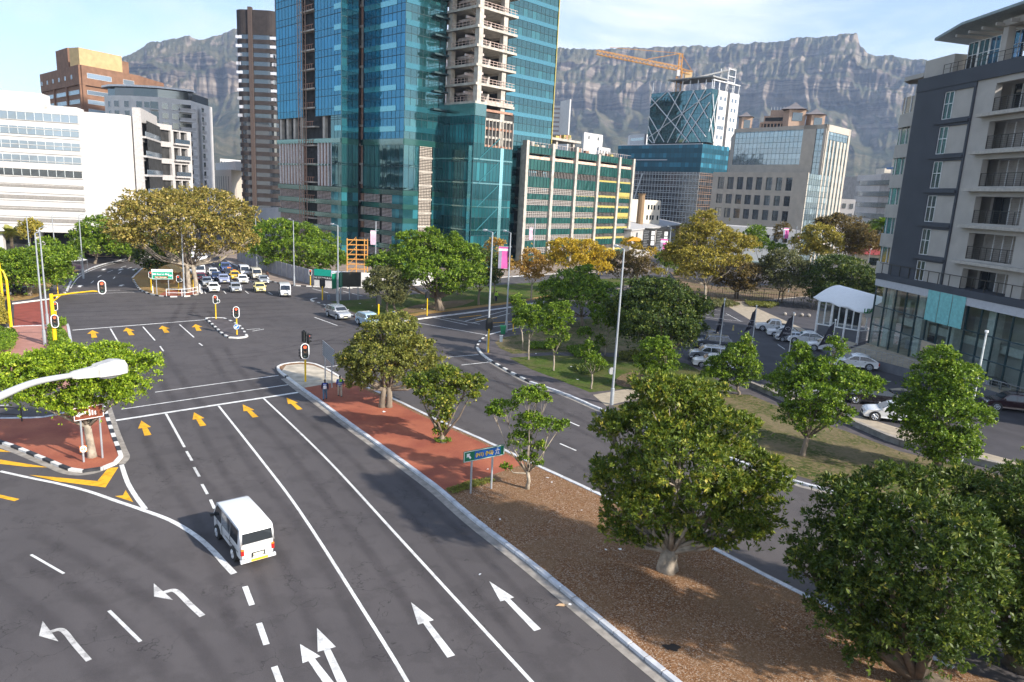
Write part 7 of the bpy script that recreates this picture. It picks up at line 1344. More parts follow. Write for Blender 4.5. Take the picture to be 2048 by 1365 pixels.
# the near minibus
va, vb = G(462, 1127), G(432, 1085); hv = math.degrees(math.atan2(*(vb-va)[:2])); van = car('minibus', (0, 0), hv, 'white', 'white minibus with yellow bumper strip driving away alone on the near lanes', 'minibus', cat='minibus', pos=(-13.0, 32.2, 0))
K_ = KIND['minibus']
one2('bumper', van, MATS['paint_white'], lambda g: g.box(-2.33, -2.18, -.83, .83, .30, .44)); one2('bumper_stripe', van, mat('bumper_yellow', (.85, .5, .03), .5), lambda g: g.box(-2.335, -2.325, -.45, .35, .31, .43)); one2('plate_recess', van, blackp, lambda g: g.box(-2.262, -2.24, -.34, .3, .5, .72)); one2('rear_plate', van, plate, lambda g: g.box(-2.275, -2.26, -.27, .22, .55, .67)); one2('trim_line', van, blackp, lambda g: [g.box(-2.0, -.1, s*.855, s*.865, .78, .82) for s in (-1, 1)])
QG = 'cars queuing at the far traffic lights'
hq = 152.
queue = [('hatch', (427, 583), 'white', 'small white hatchback first in the left queue lane', hq), ('hatch', (471, 583), 'silver', 'silver hatchback in the front row of the queue between the white and the cream car', hq), ('hatch', (519, 583), 'pale_yellow', 'cream-yellow hatchback in the front row of the queue', hq),
 ('minibus', (569.6, 591), 'white', 'white minibus turning out ahead of the queue at the right', 158), ('hatch', (414, 571), 'silver', 'silver-grey car behind the small white hatchback', hq), ('sedan', (447, 565), 'lilac', 'lilac-blue saloon in the second row of the queue', hq), ('hatch', (485, 566), 'white', 'white rounded hatchback in the second row of the queue', hq), ('hatch', (526.6, 567), 'silver', 'silver car beside the white rounded hatchback, nearest the hoarding', hq),
 ('hatch', (402, 562), 'maroon', 'maroon car at the kerb of the tree island', hq), ('hatch', (469.5, 558), 'yellow', 'bright yellow taxi with an orange roof sign in the queue', hq), ('minibus', (511.5, 557), 'cream', 'cream minibus beside the hoarding', hq), ('minibus', (488, 551), 'white', 'white minibus behind the cream one', hq), ('hatch', (426.5, 552), 'white', 'white hatchback in the third row, left of the navy cars', hq),
 ('sedan', (433, 560), 'navy', 'dark navy saloon half hidden behind the lilac saloon', hq), ('pickup', (451, 543), 'blue', 'blue pickup farther back in the middle of the queue', hq), ('sedan', (459, 552), 'dark', 'near-black saloon between the blue pickup and the yellow taxi', hq), ('minibus', (400, 550), 'white', 'white minibus at the back left of the queue', hq), ('sedan', (395, 537), 'blue', 'blue saloon behind the back left minibus', hq),
 ('minibus', (382, 530), 'white', 'white minibus seen between the pale trunks of the big tree', hq), ('suv', (404, 523), 'white', 'white car alone in the distance right of the big trunk', hq), ('sedan', (389, 512), 'white', 'farthest small white car on the boulevard', hq), ('hatch', (383, 522), 'silver', 'pale car in the distance just behind the trunk', hq), ('hatch', (378, 536), 'navy', 'dark blue car hidden behind the big trunk', hq)]
for k, (kd, p, c, lab, h_) in enumerate(queue):
    r = car(kd, p, h_, c, lab, 'queuing_car' if kd != 'minibus' else 'minibus', QG, 'car' if kd != 'minibus' else 'minibus')
    if 'taxi' in lab: one2('roof_sign', r, mat('taxi_orange', (.8, .25, .03), .5), lambda g: g.box(-.4, -.1, -.3, .3, 1.46, 1.62))
car('suv', (676, 636), 140, 'silver', 'silver off-road vehicle with roof rails driving along the chequered kerb', 'off_road_vehicle', cat='car')
car('suv', (738, 652), 140, 'pale_blue', 'pale blue van half hidden by the olive-green tree', 'van', cat='van')
LG = 'cars parked at the showroom'
for kd, p, h_, c, lab in (('pickup', (1545, 663), 283, 'white', 'white double-cab pickup at the far end of the showroom row'), ('sedan', (1566, 674), 284, 'white', 'white saloon next to the double-cab pickup'), ('sedan', (1583, 684), 284, 'silver', 'silver-white coupe third in the showroom row'), ('crossover', (1610, 688), 284, 'white', 'white crossover fourth in the showroom row'), ('crossover', (1650, 703), 285, 'white', 'white crossover half behind a dark flag near the ramp'),
    ('crossover', (1708, 737), 287, 'white', 'white crossover standing apart by the dark ramp wall'), ('suv', (1417, 721), 280, 'silver', 'silver-blue off-road car at the left end of the car park'), ('suv', (1425, 697), 280, 'grey', 'dark grey car behind the silver-blue off-road one'), ('sedan', (1425, 735), 280, 'white', 'white saloon poking out beside the pointed green tree'), ('suv', (1400, 684), 285, 'grey', 'grey car with roof rails under the dome tree'),
    ('sedan', (1620, 796), 280, 'silver', 'silver saloon hidden behind the two-lobed tree'), ('crossover', (1740, 808), 285, 'black', 'black crossover in the row by the dry grass'), ('crossover', (1782, 842), 287, 'white', 'big white crossover with alloy wheels nearest the low wall'), ('suv', (1960, 788), 287, 'grey', 'dark grey estate in front of the showroom glass'), ('suv', (2020, 822), 287, 'wine', 'dark wine-red estate cut off by the right edge')):
    car(kd, p, h_, c, lab, 'parked_car', LG, z=.06)
car('hatch', (26, 590), 190, 'dark', 'dark car parked in the shade under the left trees', 'parked_car', z=.13)
# ---------------------------------------------------------------- street lamps
galv = mat('galvanised_steel', (.40, .43, .46), .5, .4, var=.1, scale=1); lampw = mat('lamp_housing', (.66, .66, .64), .5, var=.06); lampg = mat('lamp_bowl', (.55, .55, .52), .2)
def lamp(bpx, top, arms, label, r=.11, z0=.1, base=None, group='street lamps round the junction'):
    base = G(*bpx, z0)*V((1, 1, 0)) if base is None else base; t_ = onbase(base, *top); root = wroot('street_lamp', base, label, 'street lamp', group); zt = t_[2]
    one2('pole', root, galv, lambda g: g.tube([V((base[0], base[1], -.05)), V((base[0], base[1], 1.6)), V((base[0], base[1], 1.65)), V((base[0], base[1], zt))], [r*1.5, r*1.5, r, r*.6], 10))
    for a in arms:
        e = G(a[0], a[1], zt-.05) if abs(zt-H) > 3 else onbase(base, *a); d = e-V((base[0], base[1], zt)); d[2] = 0; L_ = min(max(np.linalg.norm(d), .8), 2.6); d /= np.linalg.norm(d); s_ = V((-d[1], d[0], 0)); p0 = V((base[0], base[1], zt))
        one2('arm', root, galv, lambda g: g.tube([p0-V((0, 0, .02)), p0+d*(L_-.7)+V((0, 0, .1))], .05, 6))
        F = lambda a_, b_, z_: p0+d*a_+s_*b_+V((0, 0, z_+.1))
        h_ = one2('lamp_head', root, lampw, lambda g: g.poly([F(L_-.75, -.09, -.06), F(L_-.75, .09, -.06), F(L_, .16, -.08), F(L_, -.16, -.08), F(L_-.75, -.07, .08), F(L_-.75, .07, .08), F(L_-.05, .12, .1), F(L_-.05, -.12, .1)], [(3, 2, 1, 0), (4, 5, 6, 7), (0, 1, 5, 4), (1, 2, 6, 5), (2, 3, 7, 6), (3, 0, 4, 7)]))
        h2 = MB(); h2.poly([F(L_-.5, -.1, -.07), F(L_-.5, .1, -.07), F(L_-.04, .12, -.09), F(L_-.04, -.12, -.09), F(L_-.45, -.06, -.15), F(L_-.45, .06, -.15), F(L_-.1, .07, -.16), F(L_-.1, -.07, -.16)], [(0, 1, 5, 4), (1, 2, 6, 5), (2, 3, 7, 6), (3, 0, 4, 7), (7, 6, 5, 4)]); o = h2.build('glass_bowl', lampg, root); o.parent = h_
    return root
lamp((90, 690), (70, 467), [(88, 465)], 'tall galvanised street lamp left of the yellow signal column, the nearer of a pair')
lamp((96, 654), (79.5, 457), [(93, 455)], 'tall galvanised street lamp just behind the nearer of the left pair')
lamp((59, 511), (56, 434), [(66, 434)], 'thin street lamp before the white office building, leftmost of three', base=AT(59, 500, 130)*V((1, 1, 0)))
lamp((108, 486), (106, 431), [(114, 431)], 'thin street lamp before the white office building, middle of three', base=AT(108, 480, 145)*V((1, 1, 0)))
lamp((165, 540), (162, 431), [(170, 430)], 'thin street lamp at the right end of the white office front', base=AT(166, 540, 140)*V((1, 1, 0)))
lamp((369, 592), (364, 444), [(364, 440)], 'street lamp rising through the huge spreading tree')
lamp((514, 545), (517, 439), [(509, 436)], 'street lamp between the spreading tree and the hoarding tree')
lamp((588.5, 571), (586, 441), [(578, 440)], 'street lamp at the kerb in front of the hoarding tree')
lamp((676, 611), (673, 451), [(662, 450)], 'street lamp beside the back of the black signboard', r=.13)
lamp((975, 704), (983.5, 465), [(968, 463)], 'street lamp at the corner with a black signal head on its foot', r=.13)
lamp((1012, 665), (1021, 466), [(1008, 464)], 'street lamp carrying the pink banner', r=.12)
l12 = lamp((1223, 810), (1249, 499), [(1230, 495)], 'tallest nearest street lamp standing over the tan footpath', r=.11)
lamp((1333, 556), (1337, 455), [(1327, 453)], 'distant street lamp before the black sign board', base=AT(1333, 553, 150)*V((1, 1, 0)))
pb = G(1223, 810); one2('round_sign_back', l12, mat('grey_sign_back', (.32, .33, .34), .6, .3), lambda g: g.tube([onbase(pb, 1224.5, 743)+V((-.05, .12, 0)), onbase(pb, 1224.5, 743)+V((-.03, .08, 0))], .32, 20))
lamp((1728, 520), (1740, 500), [(1743, 499)], 'small white lamp before the red-roofed house', r=.07, base=AT(1737, 524, 160)*V((1, 1, 0)))
# lamp head close by at the left edge
hb_ = AT(245, 748, 11.2); NL = wroot('near_street_lamp', AT(-330, 900, 9.0), 'pale lamp head on a curved white arm entering close by at the left edge', 'street lamp')
p_ = [AT(x, y, d_) for x, y, d_ in ((-330, 1020, 8.9), (-180, 880, 9.4), (-60, 822, 9.9), (0, 793, 10.2), (70, 765, 10.5), (150, 750, 10.75))]
base_ = V((p_[0][0]-.3, p_[0][1], 0)); armm = mat('white_arm_paint', (.40, .41, .41), .5, var=.06)
one2('pole', NL, armm, lambda g: g.tube([base_, V((base_[0], base_[1], p_[0][2]-1)), p_[0]], [.14, .1, .075], 10)); MBs = MB(); MBs.tube(smooth(p_, 6), [.07-.035*i/30 for i in range(31)], 12); MBs.build('curved_arm', armm, NL, smooth=True)
d_ = p_[-1]-p_[-2]; d_[2] *= .6; d_ /= np.linalg.norm(d_); s_ = np.cross(d_, V((0, 0, 1))); s_ /= np.linalg.norm(s_); u_ = np.cross(s_, d_); o_ = p_[-1]
HF = lambda a, b_, c: o_+d_*a*.97+s_*b_*.85+u_*c*.85; lampn = mat('near_lamp_housing', (.46, .45, .43), .6, var=.15, scale=6)
sec = [(-.06, .045, .05, -.04), (0, .06, .06, -.06), (.27, .10, .075, -.085), (.29, .13, .10, -.09), (.55, .165, .135, -.10), (.68, .15, .11, -.10), (.73, .09, .04, -.085)]
one2('housing', NL, lampn, lambda g: g.poly([HF(a, x*w, z) for a, w, zt, zb2 in sec for x, z in ((-1, zb2), (-.95, zt*.4), (-.6, zt), (.6, zt), (.95, zt*.4), (1, zb2))], [(i*6+j, i*6+(j+1) % 6, (i+1)*6+(j+1) % 6, (i+1)*6+j) for i in range(6) for j in range(6)]+[(5, 4, 3, 2, 1, 0), tuple(range(36, 42))]))
MBs = MB(); q_ = [(.30, .10, -.09, 1), (.36, .115, -.155, 1), (.5, .12, -.185, 1), (.64, .11, -.15, 1), (.69, .08, -.09, 1)]
MBs.poly([HF(a, x*w, -.085+(zz+.085)*k) for a, w, zz, _ in q_ for x, k in ((-1, 0), (-.75, .7), (0, 1), (.75, .7), (1, 0))], [(i*5+j, i*5+j+1, (i+1)*5+j+1, (i+1)*5+j) for i in range(4) for j in range(4)]); MBs.build('glass_bowl', mat('bowl_glass', (.42, .44, .44), .15, 0), NL, smooth=True)
# ---------------------------------------------------------------- traffic lights
yelp = mat('signal_yellow', (.85, .55, .01), .4, var=.05); blk = mat('signal_black', (.02, .022, .022), .5); wht = mat('signal_white', (.8, .8, .8), .5)
rl = mat('red_signal_lit', (1., .10, .04), .4, var=0, emit=1.4); al = mat('amber_signal_off', (.16, .10, .07), .2); gl0 = mat('green_signal_off', (.08, .12, .11), .2)
def head(root, c, facing, h_=1.15, lobe=0, ring=True):
    """signal head at c, facing: unit vector (towards whoever reads it)"""
    f_ = V((facing[0], facing[1], 0)); f_ /= np.linalg.norm(f_); s_ = V((-f_[1], f_[0], 0)); w = h_*.25; k = h_/1.15
    P = lambda a, b_, z_: c+s_*a+f_*b_+V((0, 0, z_))
    def caps(W_, hh, b_, n_=12): return [P(W_*math.cos(t_), b_, hh-W_+W_*math.sin(t_)) for t_ in np.linspace(0, math.pi, n_)]+[P(W_*math.cos(t_), b_, -hh+W_+W_*math.sin(t_)) for t_ in np.linspace(math.pi, 2*math.pi, n_)]
    g = MB()
    o1 = caps(w, h_/2, -.03); i1 = caps(w-.065*k, h_/2-.065*k, -.03); o2 = caps(w, h_/2, .0); i2 = caps(w-.065*k, h_/2-.065*k, .0); n_ = len(o1)
    plate_ = one2('backing_board', root, blk, lambda g: g.poly(o1+o2, [tuple(range(n_)), tuple(range(2*n_-1, n_-1, -1))]+[(i, (i+1) % n_, n_+(i+1) % n_, n_+i) for i in range(n_)]))
    g = MB(); q1 = [p+f_*.012 for p in o2]; q2 = [p+f_*.012 for p in i2]; g.poly(q1+q2, [(i, (i+1) % n_, n_+(i+1) % n_, n_+i) for i in range(n_)]); b_ = g.build('white_border', wht, root); b_.parent = plate_
    hs = one2('housing', root, blk, lambda g: g.poly([P(a, b2, z_) for z_ in (-.48*k, .48*k) for b2 in (-.18, .05) for a in (-.14*k, .14*k)], [(0, 2, 3, 1), (4, 5, 7, 6), (0, 1, 5, 4), (2, 6, 7, 3), (0, 4, 6, 2), (1, 3, 7, 5)]))
    for i, m_ in enumerate((rl, al, gl0)):
        z_ = (.31-.31*i)*k; r_ = .105*k
        one2('lamp', root, m_, lambda g: g.tube([P(0, .05, z_), P(0, .075, z_)], r_, 14))
        one2('visor', root, blk, lambda g: g.poly([P(r_*1.15*math.cos(t_), d2, z_+r_*1.15*math.sin(t_)) for d2 in (.05, .24) for t_ in np.linspace(.1, math.pi-.1, 8)], [(j, j+1, 8+j+1, 8+j) for j in range(7)]+[(j+1, j, 8+j, 8+j+1) for j in range(7)]))
    if lobe:
        one2('arrow_lamp_board', root, blk, lambda g: g.tube([P(lobe*.3, -.03, -.22), P(lobe*.3, 0, -.22)], .27, 18)); one2('arrow_lamp_border', root, wht, lambda g: g.tube([P(lobe*.3+.24*math.cos(t_), .01, -.22+.24*math.sin(t_)) for t_ in np.linspace(-2.2 if lobe > 0 else .95, 2.2 if lobe > 0 else 5.3, 14)], .03, 4)); one2('lamp', root, gl0, lambda g: g.tube([P(lobe*.3, .0, -.22), P(lobe*.3, .08, -.22)], .1, 12))
def robot(bpx, hpx, label, away=False, hh=1.25, lobe=0, r=.07, heads=None, z0=.1, group='traffic lights at the junction', faceto=None):
    base = G(*bpx, z0)*V((1, 1, 0)); c = onbase(base, *hpx); root = wroot('traffic_light', base, label, 'traffic light', group); one2('pole', root, yelp, lambda g: g.tube([V((base[0], base[1], -.02)), V((base[0], base[1], c[2]-hh*.3))], r, 10))
    f_ = (V((0, 0, 0))-base)/np.linalg.norm(base) if faceto is None else V(faceto); f_ = -f_ if away else f_; c2 = V((base[0], base[1], c[2]))+f_*.22; head(root, c2, f_, hh, lobe)
    return root, base, f_
# cantilever column
base = G(111, 692, .1)*V((1, 1, 0)); TL = wroot('traffic_light', base, 'yellow cantilever signal column with a long arm over the road at the left', 'traffic light', 'traffic lights at the junction'); tp = onbase(base, 105, 588); ae = [onbase(base, 105, 588)-V((0, 0, .15))]+[V((G(x, y, tp[2]-.15+dz))) for x, y, dz in ((120, 586, .2), (150, 580, .6), (186, 573, .95), (197, 574, .95))]
ae = [tp-V((0, 0, .15))]; dA = V((1, .12, 0)); dA /= np.linalg.norm(dA); Larm = 5.0; ex = hit(base, dA, 203, 575); Larm = np.linalg.norm(ex-base)
one2('column', TL, yelp, lambda g: g.tube([V((base[0], base[1], -.02)), V((base[0], base[1], tp[2]))], [.2, .17], 12)); one2('arm', TL, yelp, lambda g: g.tube([V((base[0], base[1], tp[2]-.25)), base*V((1, 1, 0))+dA*.4*Larm+V((0, 0, tp[2]+.12)), base*V((1, 1, 0))+dA*.82*Larm+V((0, 0, tp[2]+.42)), ex*V((1, 1, 0))+V((0, 0, tp[2]+.38))], [.1, .08, .07, .06], 8))
one2('bracket', TL, yelp, lambda g: g.tube([V((base[0], base[1], tp[2]-.9)), base+dA*.9+V((0, 0, tp[2]-.15))], .06, 6))
ft = -base/np.linalg.norm(base); head(TL, onbase(ex, 204, 575), ft, 1.45); head(TL, onbase(base, 109.5, 641.5)+ft*.4, ft, 1.4)
robot((114, 655), (113, 612), 'yellow-poled signal right behind the cantilever column', hh=1.05)
robot((116, 588), (114.5, 556.5), 'signal at the far kerb of the slip road, before the green trees', hh=1.05)
robot((303, 581.5), (297, 549.5), 'signal left of the green direction sign on the tree island', hh=1.2)
robot((358, 590), (357, 557.5), 'signal with a side arrow lobe right of the green direction sign', hh=1.1, lobe=1)
robot((387, 578), (386, 556), 'yellow signal post turned away beside the big pale trunk', away=True, hh=.9)
robot((432, 638.5), (428, 599), 'signal with a side arrow lobe at the top of the splitter island', hh=1.15, lobe=1)
r_, b_, f_ = robot((474, 670), (473.6, 624.5), 'signal carrying a round blue disc on the splitter island', hh=1.4)
c_ = onbase(b_, 473, 653.6)+f_*.12; one2('blue_disc', r_, mat('sign_blue', (.02, .16, .5), .5), lambda g: g.tube([c_, c_+f_*.03], .3, 20)); s_ = V((-f_[1], f_[0], 0))
one2('disc_border', r_, wht, lambda g: g.tube([c_+f_*.035+s_*.3*math.cos(t_)+V((0, 0, .3*math.sin(t_))) for t_ in np.linspace(0, 6.283, 20)], .025, 4)); one2('disc_arrow', r_, wht, lambda g: (g.face([c_+f_*.04+s_*x+V((0, 0, z_)) for x, z_ in ((-.2, -.17), (-.2, .08), (-.12, 0), (.12, .22), (.2, .12), (-.03, -.1), (.06, -.17))])))
head(r_, V((b_[0], b_[1], onbase(b_, 473, 628)[2]))-s_*.3+f_*-.2, s_*-1, 1.2)
r_, b_, f_ = robot((611, 764), (611, 702), 'nearest yellow-poled signal on the sand tip of the median', hh=1.5, r=.085); zc_ = onbase(b_, 611, 676)[2]
head(r_, V((b_[0]-.1, b_[1]+.1, zc_+.1)), V((.5, .85, 0)), 1.15); head(r_, V((b_[0]+.3, b_[1]+.2, zc_-.1)), V((1, .3, 0)), 1.1); head(r_, V((b_[0]-.35, b_[1], onbase(b_, 611, 708)[2])), V((-1, .3, 0)), 1.0)
robot((621, 571), (620.6, 545), 'far signal before the grey hoarding beside the teal billboard', hh=1.1)
robot((645, 600.7), (645, 566.5), 'black-backed signal at the white tip of the park kerb', away=True, hh=1.7, r=.09)
robot((659, 571), (659, 548), 'yellow signal post in front of the teal billboard', away=True, hh=.8)
robot((757, 642), (755, 602), 'black-backed signal before the grey-green round tree', away=True, hh=1.5, r=.1)
robot((854, 632), (856.5, 592), 'black-backed signal by the trunk of the large bright tree', away=True, hh=1.3)
robot((976, 705.6), (975.5, 650), 'black signal cluster on a yellow post at the near corner', away=True, hh=1.6, r=.1)
robot((1026, 664), (1027, 636), 'yellow signal post beside the leftmost young park tree', away=True, hh=.8)
robot((22, 655), (18.5, 611), 'leaning yellow signal column with a black head at the left edge', away=True, hh=1.4, r=.15)
for bx__, tpx, lab in (((22.5, 655), (10, 543), 'curved yellow cantilever mast at the left edge, the nearer one'), ((6, 605), (1, 512), 'curved yellow cantilever mast at the left edge, the farther one')):
    b0 = G(*bx__, .1)*V((1, 1, 0)); t0 = onbase(b0, *tpx); r_ = wroot('signal_mast', b0, lab, 'signal mast'); one2('mast', r_, yelp, lambda g: g.tube([b0, b0+V((0, 0, t0[2]*.85)), V((b0[0]-.3, b0[1], t0[2])), V((b0[0]-2.5, b0[1]+.2, t0[2]+1.2))], [.16, .13, .1, .07], 10)); head(r_, V((b0[0]-2.6, b0[1], t0[2]+.9)), V((.2, 1, 0)), 1.2)
# ---------------------------------------------------------------- signs
sgreen = mat('sign_green', (.0, .16, .08), .5, var=.03); sblue = mat('sign_inset_blue', (.01, .12, .45), .5, var=.03); syel = mat('sign_yellow', (.75, .5, .03), .5); sback = mat('sign_back', (.30, .31, .32), .5, .4); sbrown = mat('sign_brown', (.17, .04, .015), .5)
def sign(bases, corners, label, front, name='road_sign', cat='road sign', depth=.05, border=True, z0=.12, backs=False, pr_=.06, flip=False):
    """board through four pictured corners (tl, tr, br, bl) over two posts"""
    B_ = [G(*b_, z0)*V((1, 1, 0)) for b_ in bases]; F = frame2(B_[0], B_[-1]); root = wroot(name, B_[0], label, cat); w = [wp(F, *c) for c in corners]; a0 = (w[0][0]+w[3][0])/2; a1 = (w[1][0]+w[2][0])/2; z1 = (w[0][1]+w[1][1])/2; z0_ = (w[2][1]+w[3][1])/2
    for b_ in B_: a = np.dot(b_-B_[0], F.u); one2('post', root, galv, lambda g: g.tube([F(a, -.08, 0), F(a, -.08, z1-.1)], pr_, 8))
    one2('board', root, front, lambda g: g.fbox(F, a0, a1, 0, depth, z0_, z1)); t_ = (z1-z0_)*.045
    if border:
        def bd_(g):
            for p in ((a0+t_, a1-t_, z0_+t_*.6, z0_+t_*1.6), (a0+t_, a1-t_, z1-t_*1.6, z1-t_*.6), (a0+t_*.6, a0+t_*1.6, z0_+t_, z1-t_), (a1-t_*1.6, a1-t_*.6, z0_+t_, z1-t_)): g.fbox(F, p[0], p[1], depth, depth+.006, p[2], p[3])
        one2('border', root, wht, bd_)
    return root, F, a0, a1, z0_, z1
root, F, a0, a1, z0_, z1 = sign([(942.5, 988), (983.7, 978.5)], [(926.8, 903), (1008, 890), (1008, 911), (926.8, 924)], 'long green direction sign with yellow route numbers at the end of the brick paving', sgreen, 'direction_sign')
wS, hS = a1-a0, z1-z0_; wm_ = V(root['wm']); zc_ = (z0_+z1)/2
one2('blue_inset', root, sblue, lambda g: g.fbox(F, a0+wS*.26, a0+wS*.9, .05, .055, z0_+hS*.14, z1-hS*.14))
for s_t, fx in (('(N1)', .38), ('(N2)', .62)): put_text(s_t, hS*.43, syel, root, F(a0+wS*fx, .062, zc_)-wm_, F.u, F.n, bold=.012)
one2('arrow', root, wht, lambda g: (g.face([F(a0+wS*.13+x*hS, .06, zc_+z_*hS) for x, z_ in ((-.27, .27), (.1, .27), (-.0, .12), (.22, -.14), (.1, -.26), (-.13, 0), (-.27, -.1))])))
mx0 = a0+wS*.82
one2('motorway_symbol', root, wht, lambda g: (g.face([F(mx0+x*hS, .06, zc_+z_*hS) for x, z_ in ((-.22, -.3), (-.13, -.3), (-.05, .0), (-.12, .0))]), g.face([F(mx0+x*hS, .06, zc_+z_*hS) for x, z_ in ((.13, -.3), (.22, -.3), (.12, .0), (.05, .0))]), g.face([F(mx0+x*hS, .06, zc_+z_*hS) for x, z_ in ((-.24, .06), (.24, .06), (.24, .14), (-.24, .14))]), g.face([F(mx0+x*hS, .06, zc_+z_*hS) for x, z_ in ((-.08, .14), (-.02, .14), (-.02, .34), (-.06, .34))]), g.face([F(mx0+x*hS, .06, zc_+z_*hS) for x, z_ in ((.02, .14), (.08, .14), (.06, .34), (.02, .34))]), g.face([F(mx0+x*hS, .06, zc_+z_*hS) for x, z_ in ((-.02, -.3), (.02, -.3), (.02, -.1), (-.02, -.1))])))
root, F, a0, a1, z0_, z1 = sign([(314, 590.5), (338, 590.5)], [(303, 542), (346, 542.5), (346, 559), (304, 559)], 'green direction sign with white top edge on the big tree island', mat('sign_green_bright', (.0, .33, .20), .5), 'direction_sign')
wm_ = V(root['wm']); wS, hS = a1-a0, z1-z0_; put_text('M62 Eastern Blvd', hS*.26, wht, root, F(a0+wS*.42, .06, z0_+hS*.6)-wm_, F.u, F.n, bold=.01); put_text('Table Mountain', hS*.2, mat('sign_cream', (.75, .65, .45), .5), root, F(a0+wS*.42, .062, z0_+hS*.25)-wm_, F.u, F.n, bold=.01)
one2('brown_panel', root, sbrown, lambda g: g.fbox(F, a0+wS*.12, a0+wS*.76, .05, .055, z0_+hS*.1, z0_+hS*.38)); one2('top_strip', root, wht, lambda g: g.fbox(F, a0, a1, -.02, .07, z1-.15, z1+.25)); one2('arrow', root, wht, lambda g: g.face([F(a0+wS*.88+x, .06, z0_+hS*.45+z_) for x, z_ in ((.25, 0), (0, .2), (0, .08), (-.3, .08), (-.3, -.08), (0, -.08), (0, -.2))]))
root, F, a0, a1, z0_, z1 = sign([(168.4, 925), (206, 917)], [(142, 818), (206, 806), (208, 834), (150, 842)], 'brown tourist sign half hidden in the bright yellow-green tree', sbrown, 'tourist_sign')
one2('sign_arrow', root, wht, lambda g: (g.face([F(a0+.45+x, .06, (z0_+z1)/2+z_) for x, z_ in ((-.35, -.1), (-.1, .15), (-.1, .05), (.25, .12), (.25, -.04), (-.1, -.1), (-.1, -.2))]), [g.fbox(F, a0+.85+k*.16, a0+.93+k*.16, .05, .06, (z0_+z1)/2-.2, (z0_+z1)/2+.2-.08*k) for k in range(3)]))
b_ = G(168.4, 925, .12); c_ = onbase(b_, 166.5, 897); f_ = -b_/np.linalg.norm(b_)*V((1, 1, 0)); s_ = V((-f_[1], f_[0], 0)); Q = lambda x, d2, z_: c_+s_*x+f_*(.12+d2)+V((0, 0, z_))
one2('hazard_plate', root, mat('hazard_orange', (.8, .22, .03), .5), lambda g: g.poly([Q(x, d2, z_) for d2 in (0, .03) for x, z_ in ((-.19, -.2), (.19, -.2), (.19, .2), (-.19, .2))], [(0, 3, 2, 1), (4, 5, 6, 7), (0, 1, 5, 4), (1, 2, 6, 5), (2, 3, 7, 6), (3, 0, 4, 7)])); one2('hazard_octagon', root, wht, lambda g: g.face([Q(.19*math.cos(t_+.4), .036, .23*math.sin(t_+.4)) for t_ in np.arange(8)*math.pi/4])); one2('hazard_arrow', root, MATS['hazard_orange'], lambda g: (g.face([Q(x, .042, z_) for x, z_ in ((-.03, -.11), (-.03, .11), (-.13, 0))][::-1]), g.face([Q(x, .042, z_) for x, z_ in ((.03, -.11), (.03, .11), (.13, 0))])))
root, F, a0, a1, z0_, z1 = sign([(648.8, 762), (662, 776)], [(646.6, 686), (670, 697), (669.5, 727), (646.6, 714)], 'grey ribbed back of a tall sign between the signal and the two walkers', sback, 'sign_back', border=False)
one2('rib', root, galv, lambda g: [g.fbox(F, a0, a1, .05, .09, z0_+k*(z1-z0_)/8, z0_+k*(z1-z0_)/8+.04) for k in range(9)])
root, F, a0, a1, z0_, z1 = sign([(681, 600), (699, 600), (716, 600)], [(679, 545), (722, 545), (722, 574), (679, 574)], 'wide black ribbed back of a signboard on three posts by the park kerb', mat('black_board', (.035, .033, .03), .6), 'sign_back', border=False, pr_=.08)
one2('rib', root, mat('rib_brown', (.10, .085, .06), .6), lambda g: [g.fbox(F, a0, a1, .05, .1, z0_+k*(z1-z0_)/14, z0_+k*(z1-z0_)/14+.05) for k in range(15)])
b_ = G(673, 603, .1); F = frame2(b_, b_+V((.35, 1, 0))); z1 = hz(b_, 670, 545); z0_ = hz(b_, 670, 577); r_ = wroot('direction_sign', b_, 'green direction sign seen almost edge-on beside the black signboard back', 'road sign'); one2('board', r_, sgreen, lambda g: g.fbox(F, -1.2, 1.6, -.03, .03, z0_, z1)); one2('post', r_, galv, lambda g: g.tube([F(0, 0, 0), F(0, 0, z1)], .07, 8)); one2('post', r_, galv, lambda g: g.tube([F(1.2, 0, 0), F(1.2, 0, z1)], .07, 8)); one2('border', r_, wht, lambda g: (g.fbox(F, -1.2, 1.6, .03, .035, z1-.12, z1-.04)))
b_ = AT(1313, 500, 160)*V((1, 1, 0)); F = frame2(b_-V((3, 0, 0)), b_+V((3.4, 1, 0))); zt = hz(b_, 1320, 459); zb_ = hz(b_, 1320, 500); r_ = wroot('black_directory_board', b_, 'large black double directory board with small white panels before the gallery', 'sign board')
one2('board', r_, darkin, lambda g: (g.fbox(F, -.3, 2.5, 0, .1, zb_, zt-.2), g.fbox(F, 2.7, 5.6, 0, .1, zb_+1, zt-.2), g.fbox(F, 0, 5.8, 0, .12, zt-.2, zt+.1))); one2('white_panel', r_, wht, lambda g: [g.fbox(F, a, a+.75, .1, .12, zt-1.4-k*1.1, zt-.5-k*1.1) for a in (1.6, 4.6) for k in range(3)]); [one2('text_lines', r_, MATS['sign_back'], lambda g: [g.fbox(F, a, a+random.uniform(.7, 1.2), .1, .115, zt-.6-k*.36, zt-.5-k*.36) for k in range(12)]) for a in (-.1, 2.9)]; one2('post', r_, galv, lambda g: [g.tube([F(a, -.1, 0), F(a, -.1, zb_)], .08, 6) for a in (0, 5)])
one2('orange_wave_panel', r_, mat('wave_orange', (.65, .30, .02), .5), lambda g: g.face([F(a, .0, zt-1.9+z_) for a, z_ in ((-4, -1.1), (-3.4, -.75), (-2.6, -.2), (-1.9, 0), (-1.0, -.25), (-.5, -.5), (-1, -1.), (-1.8, -.95), (-2.8, -.95))][::-1]))
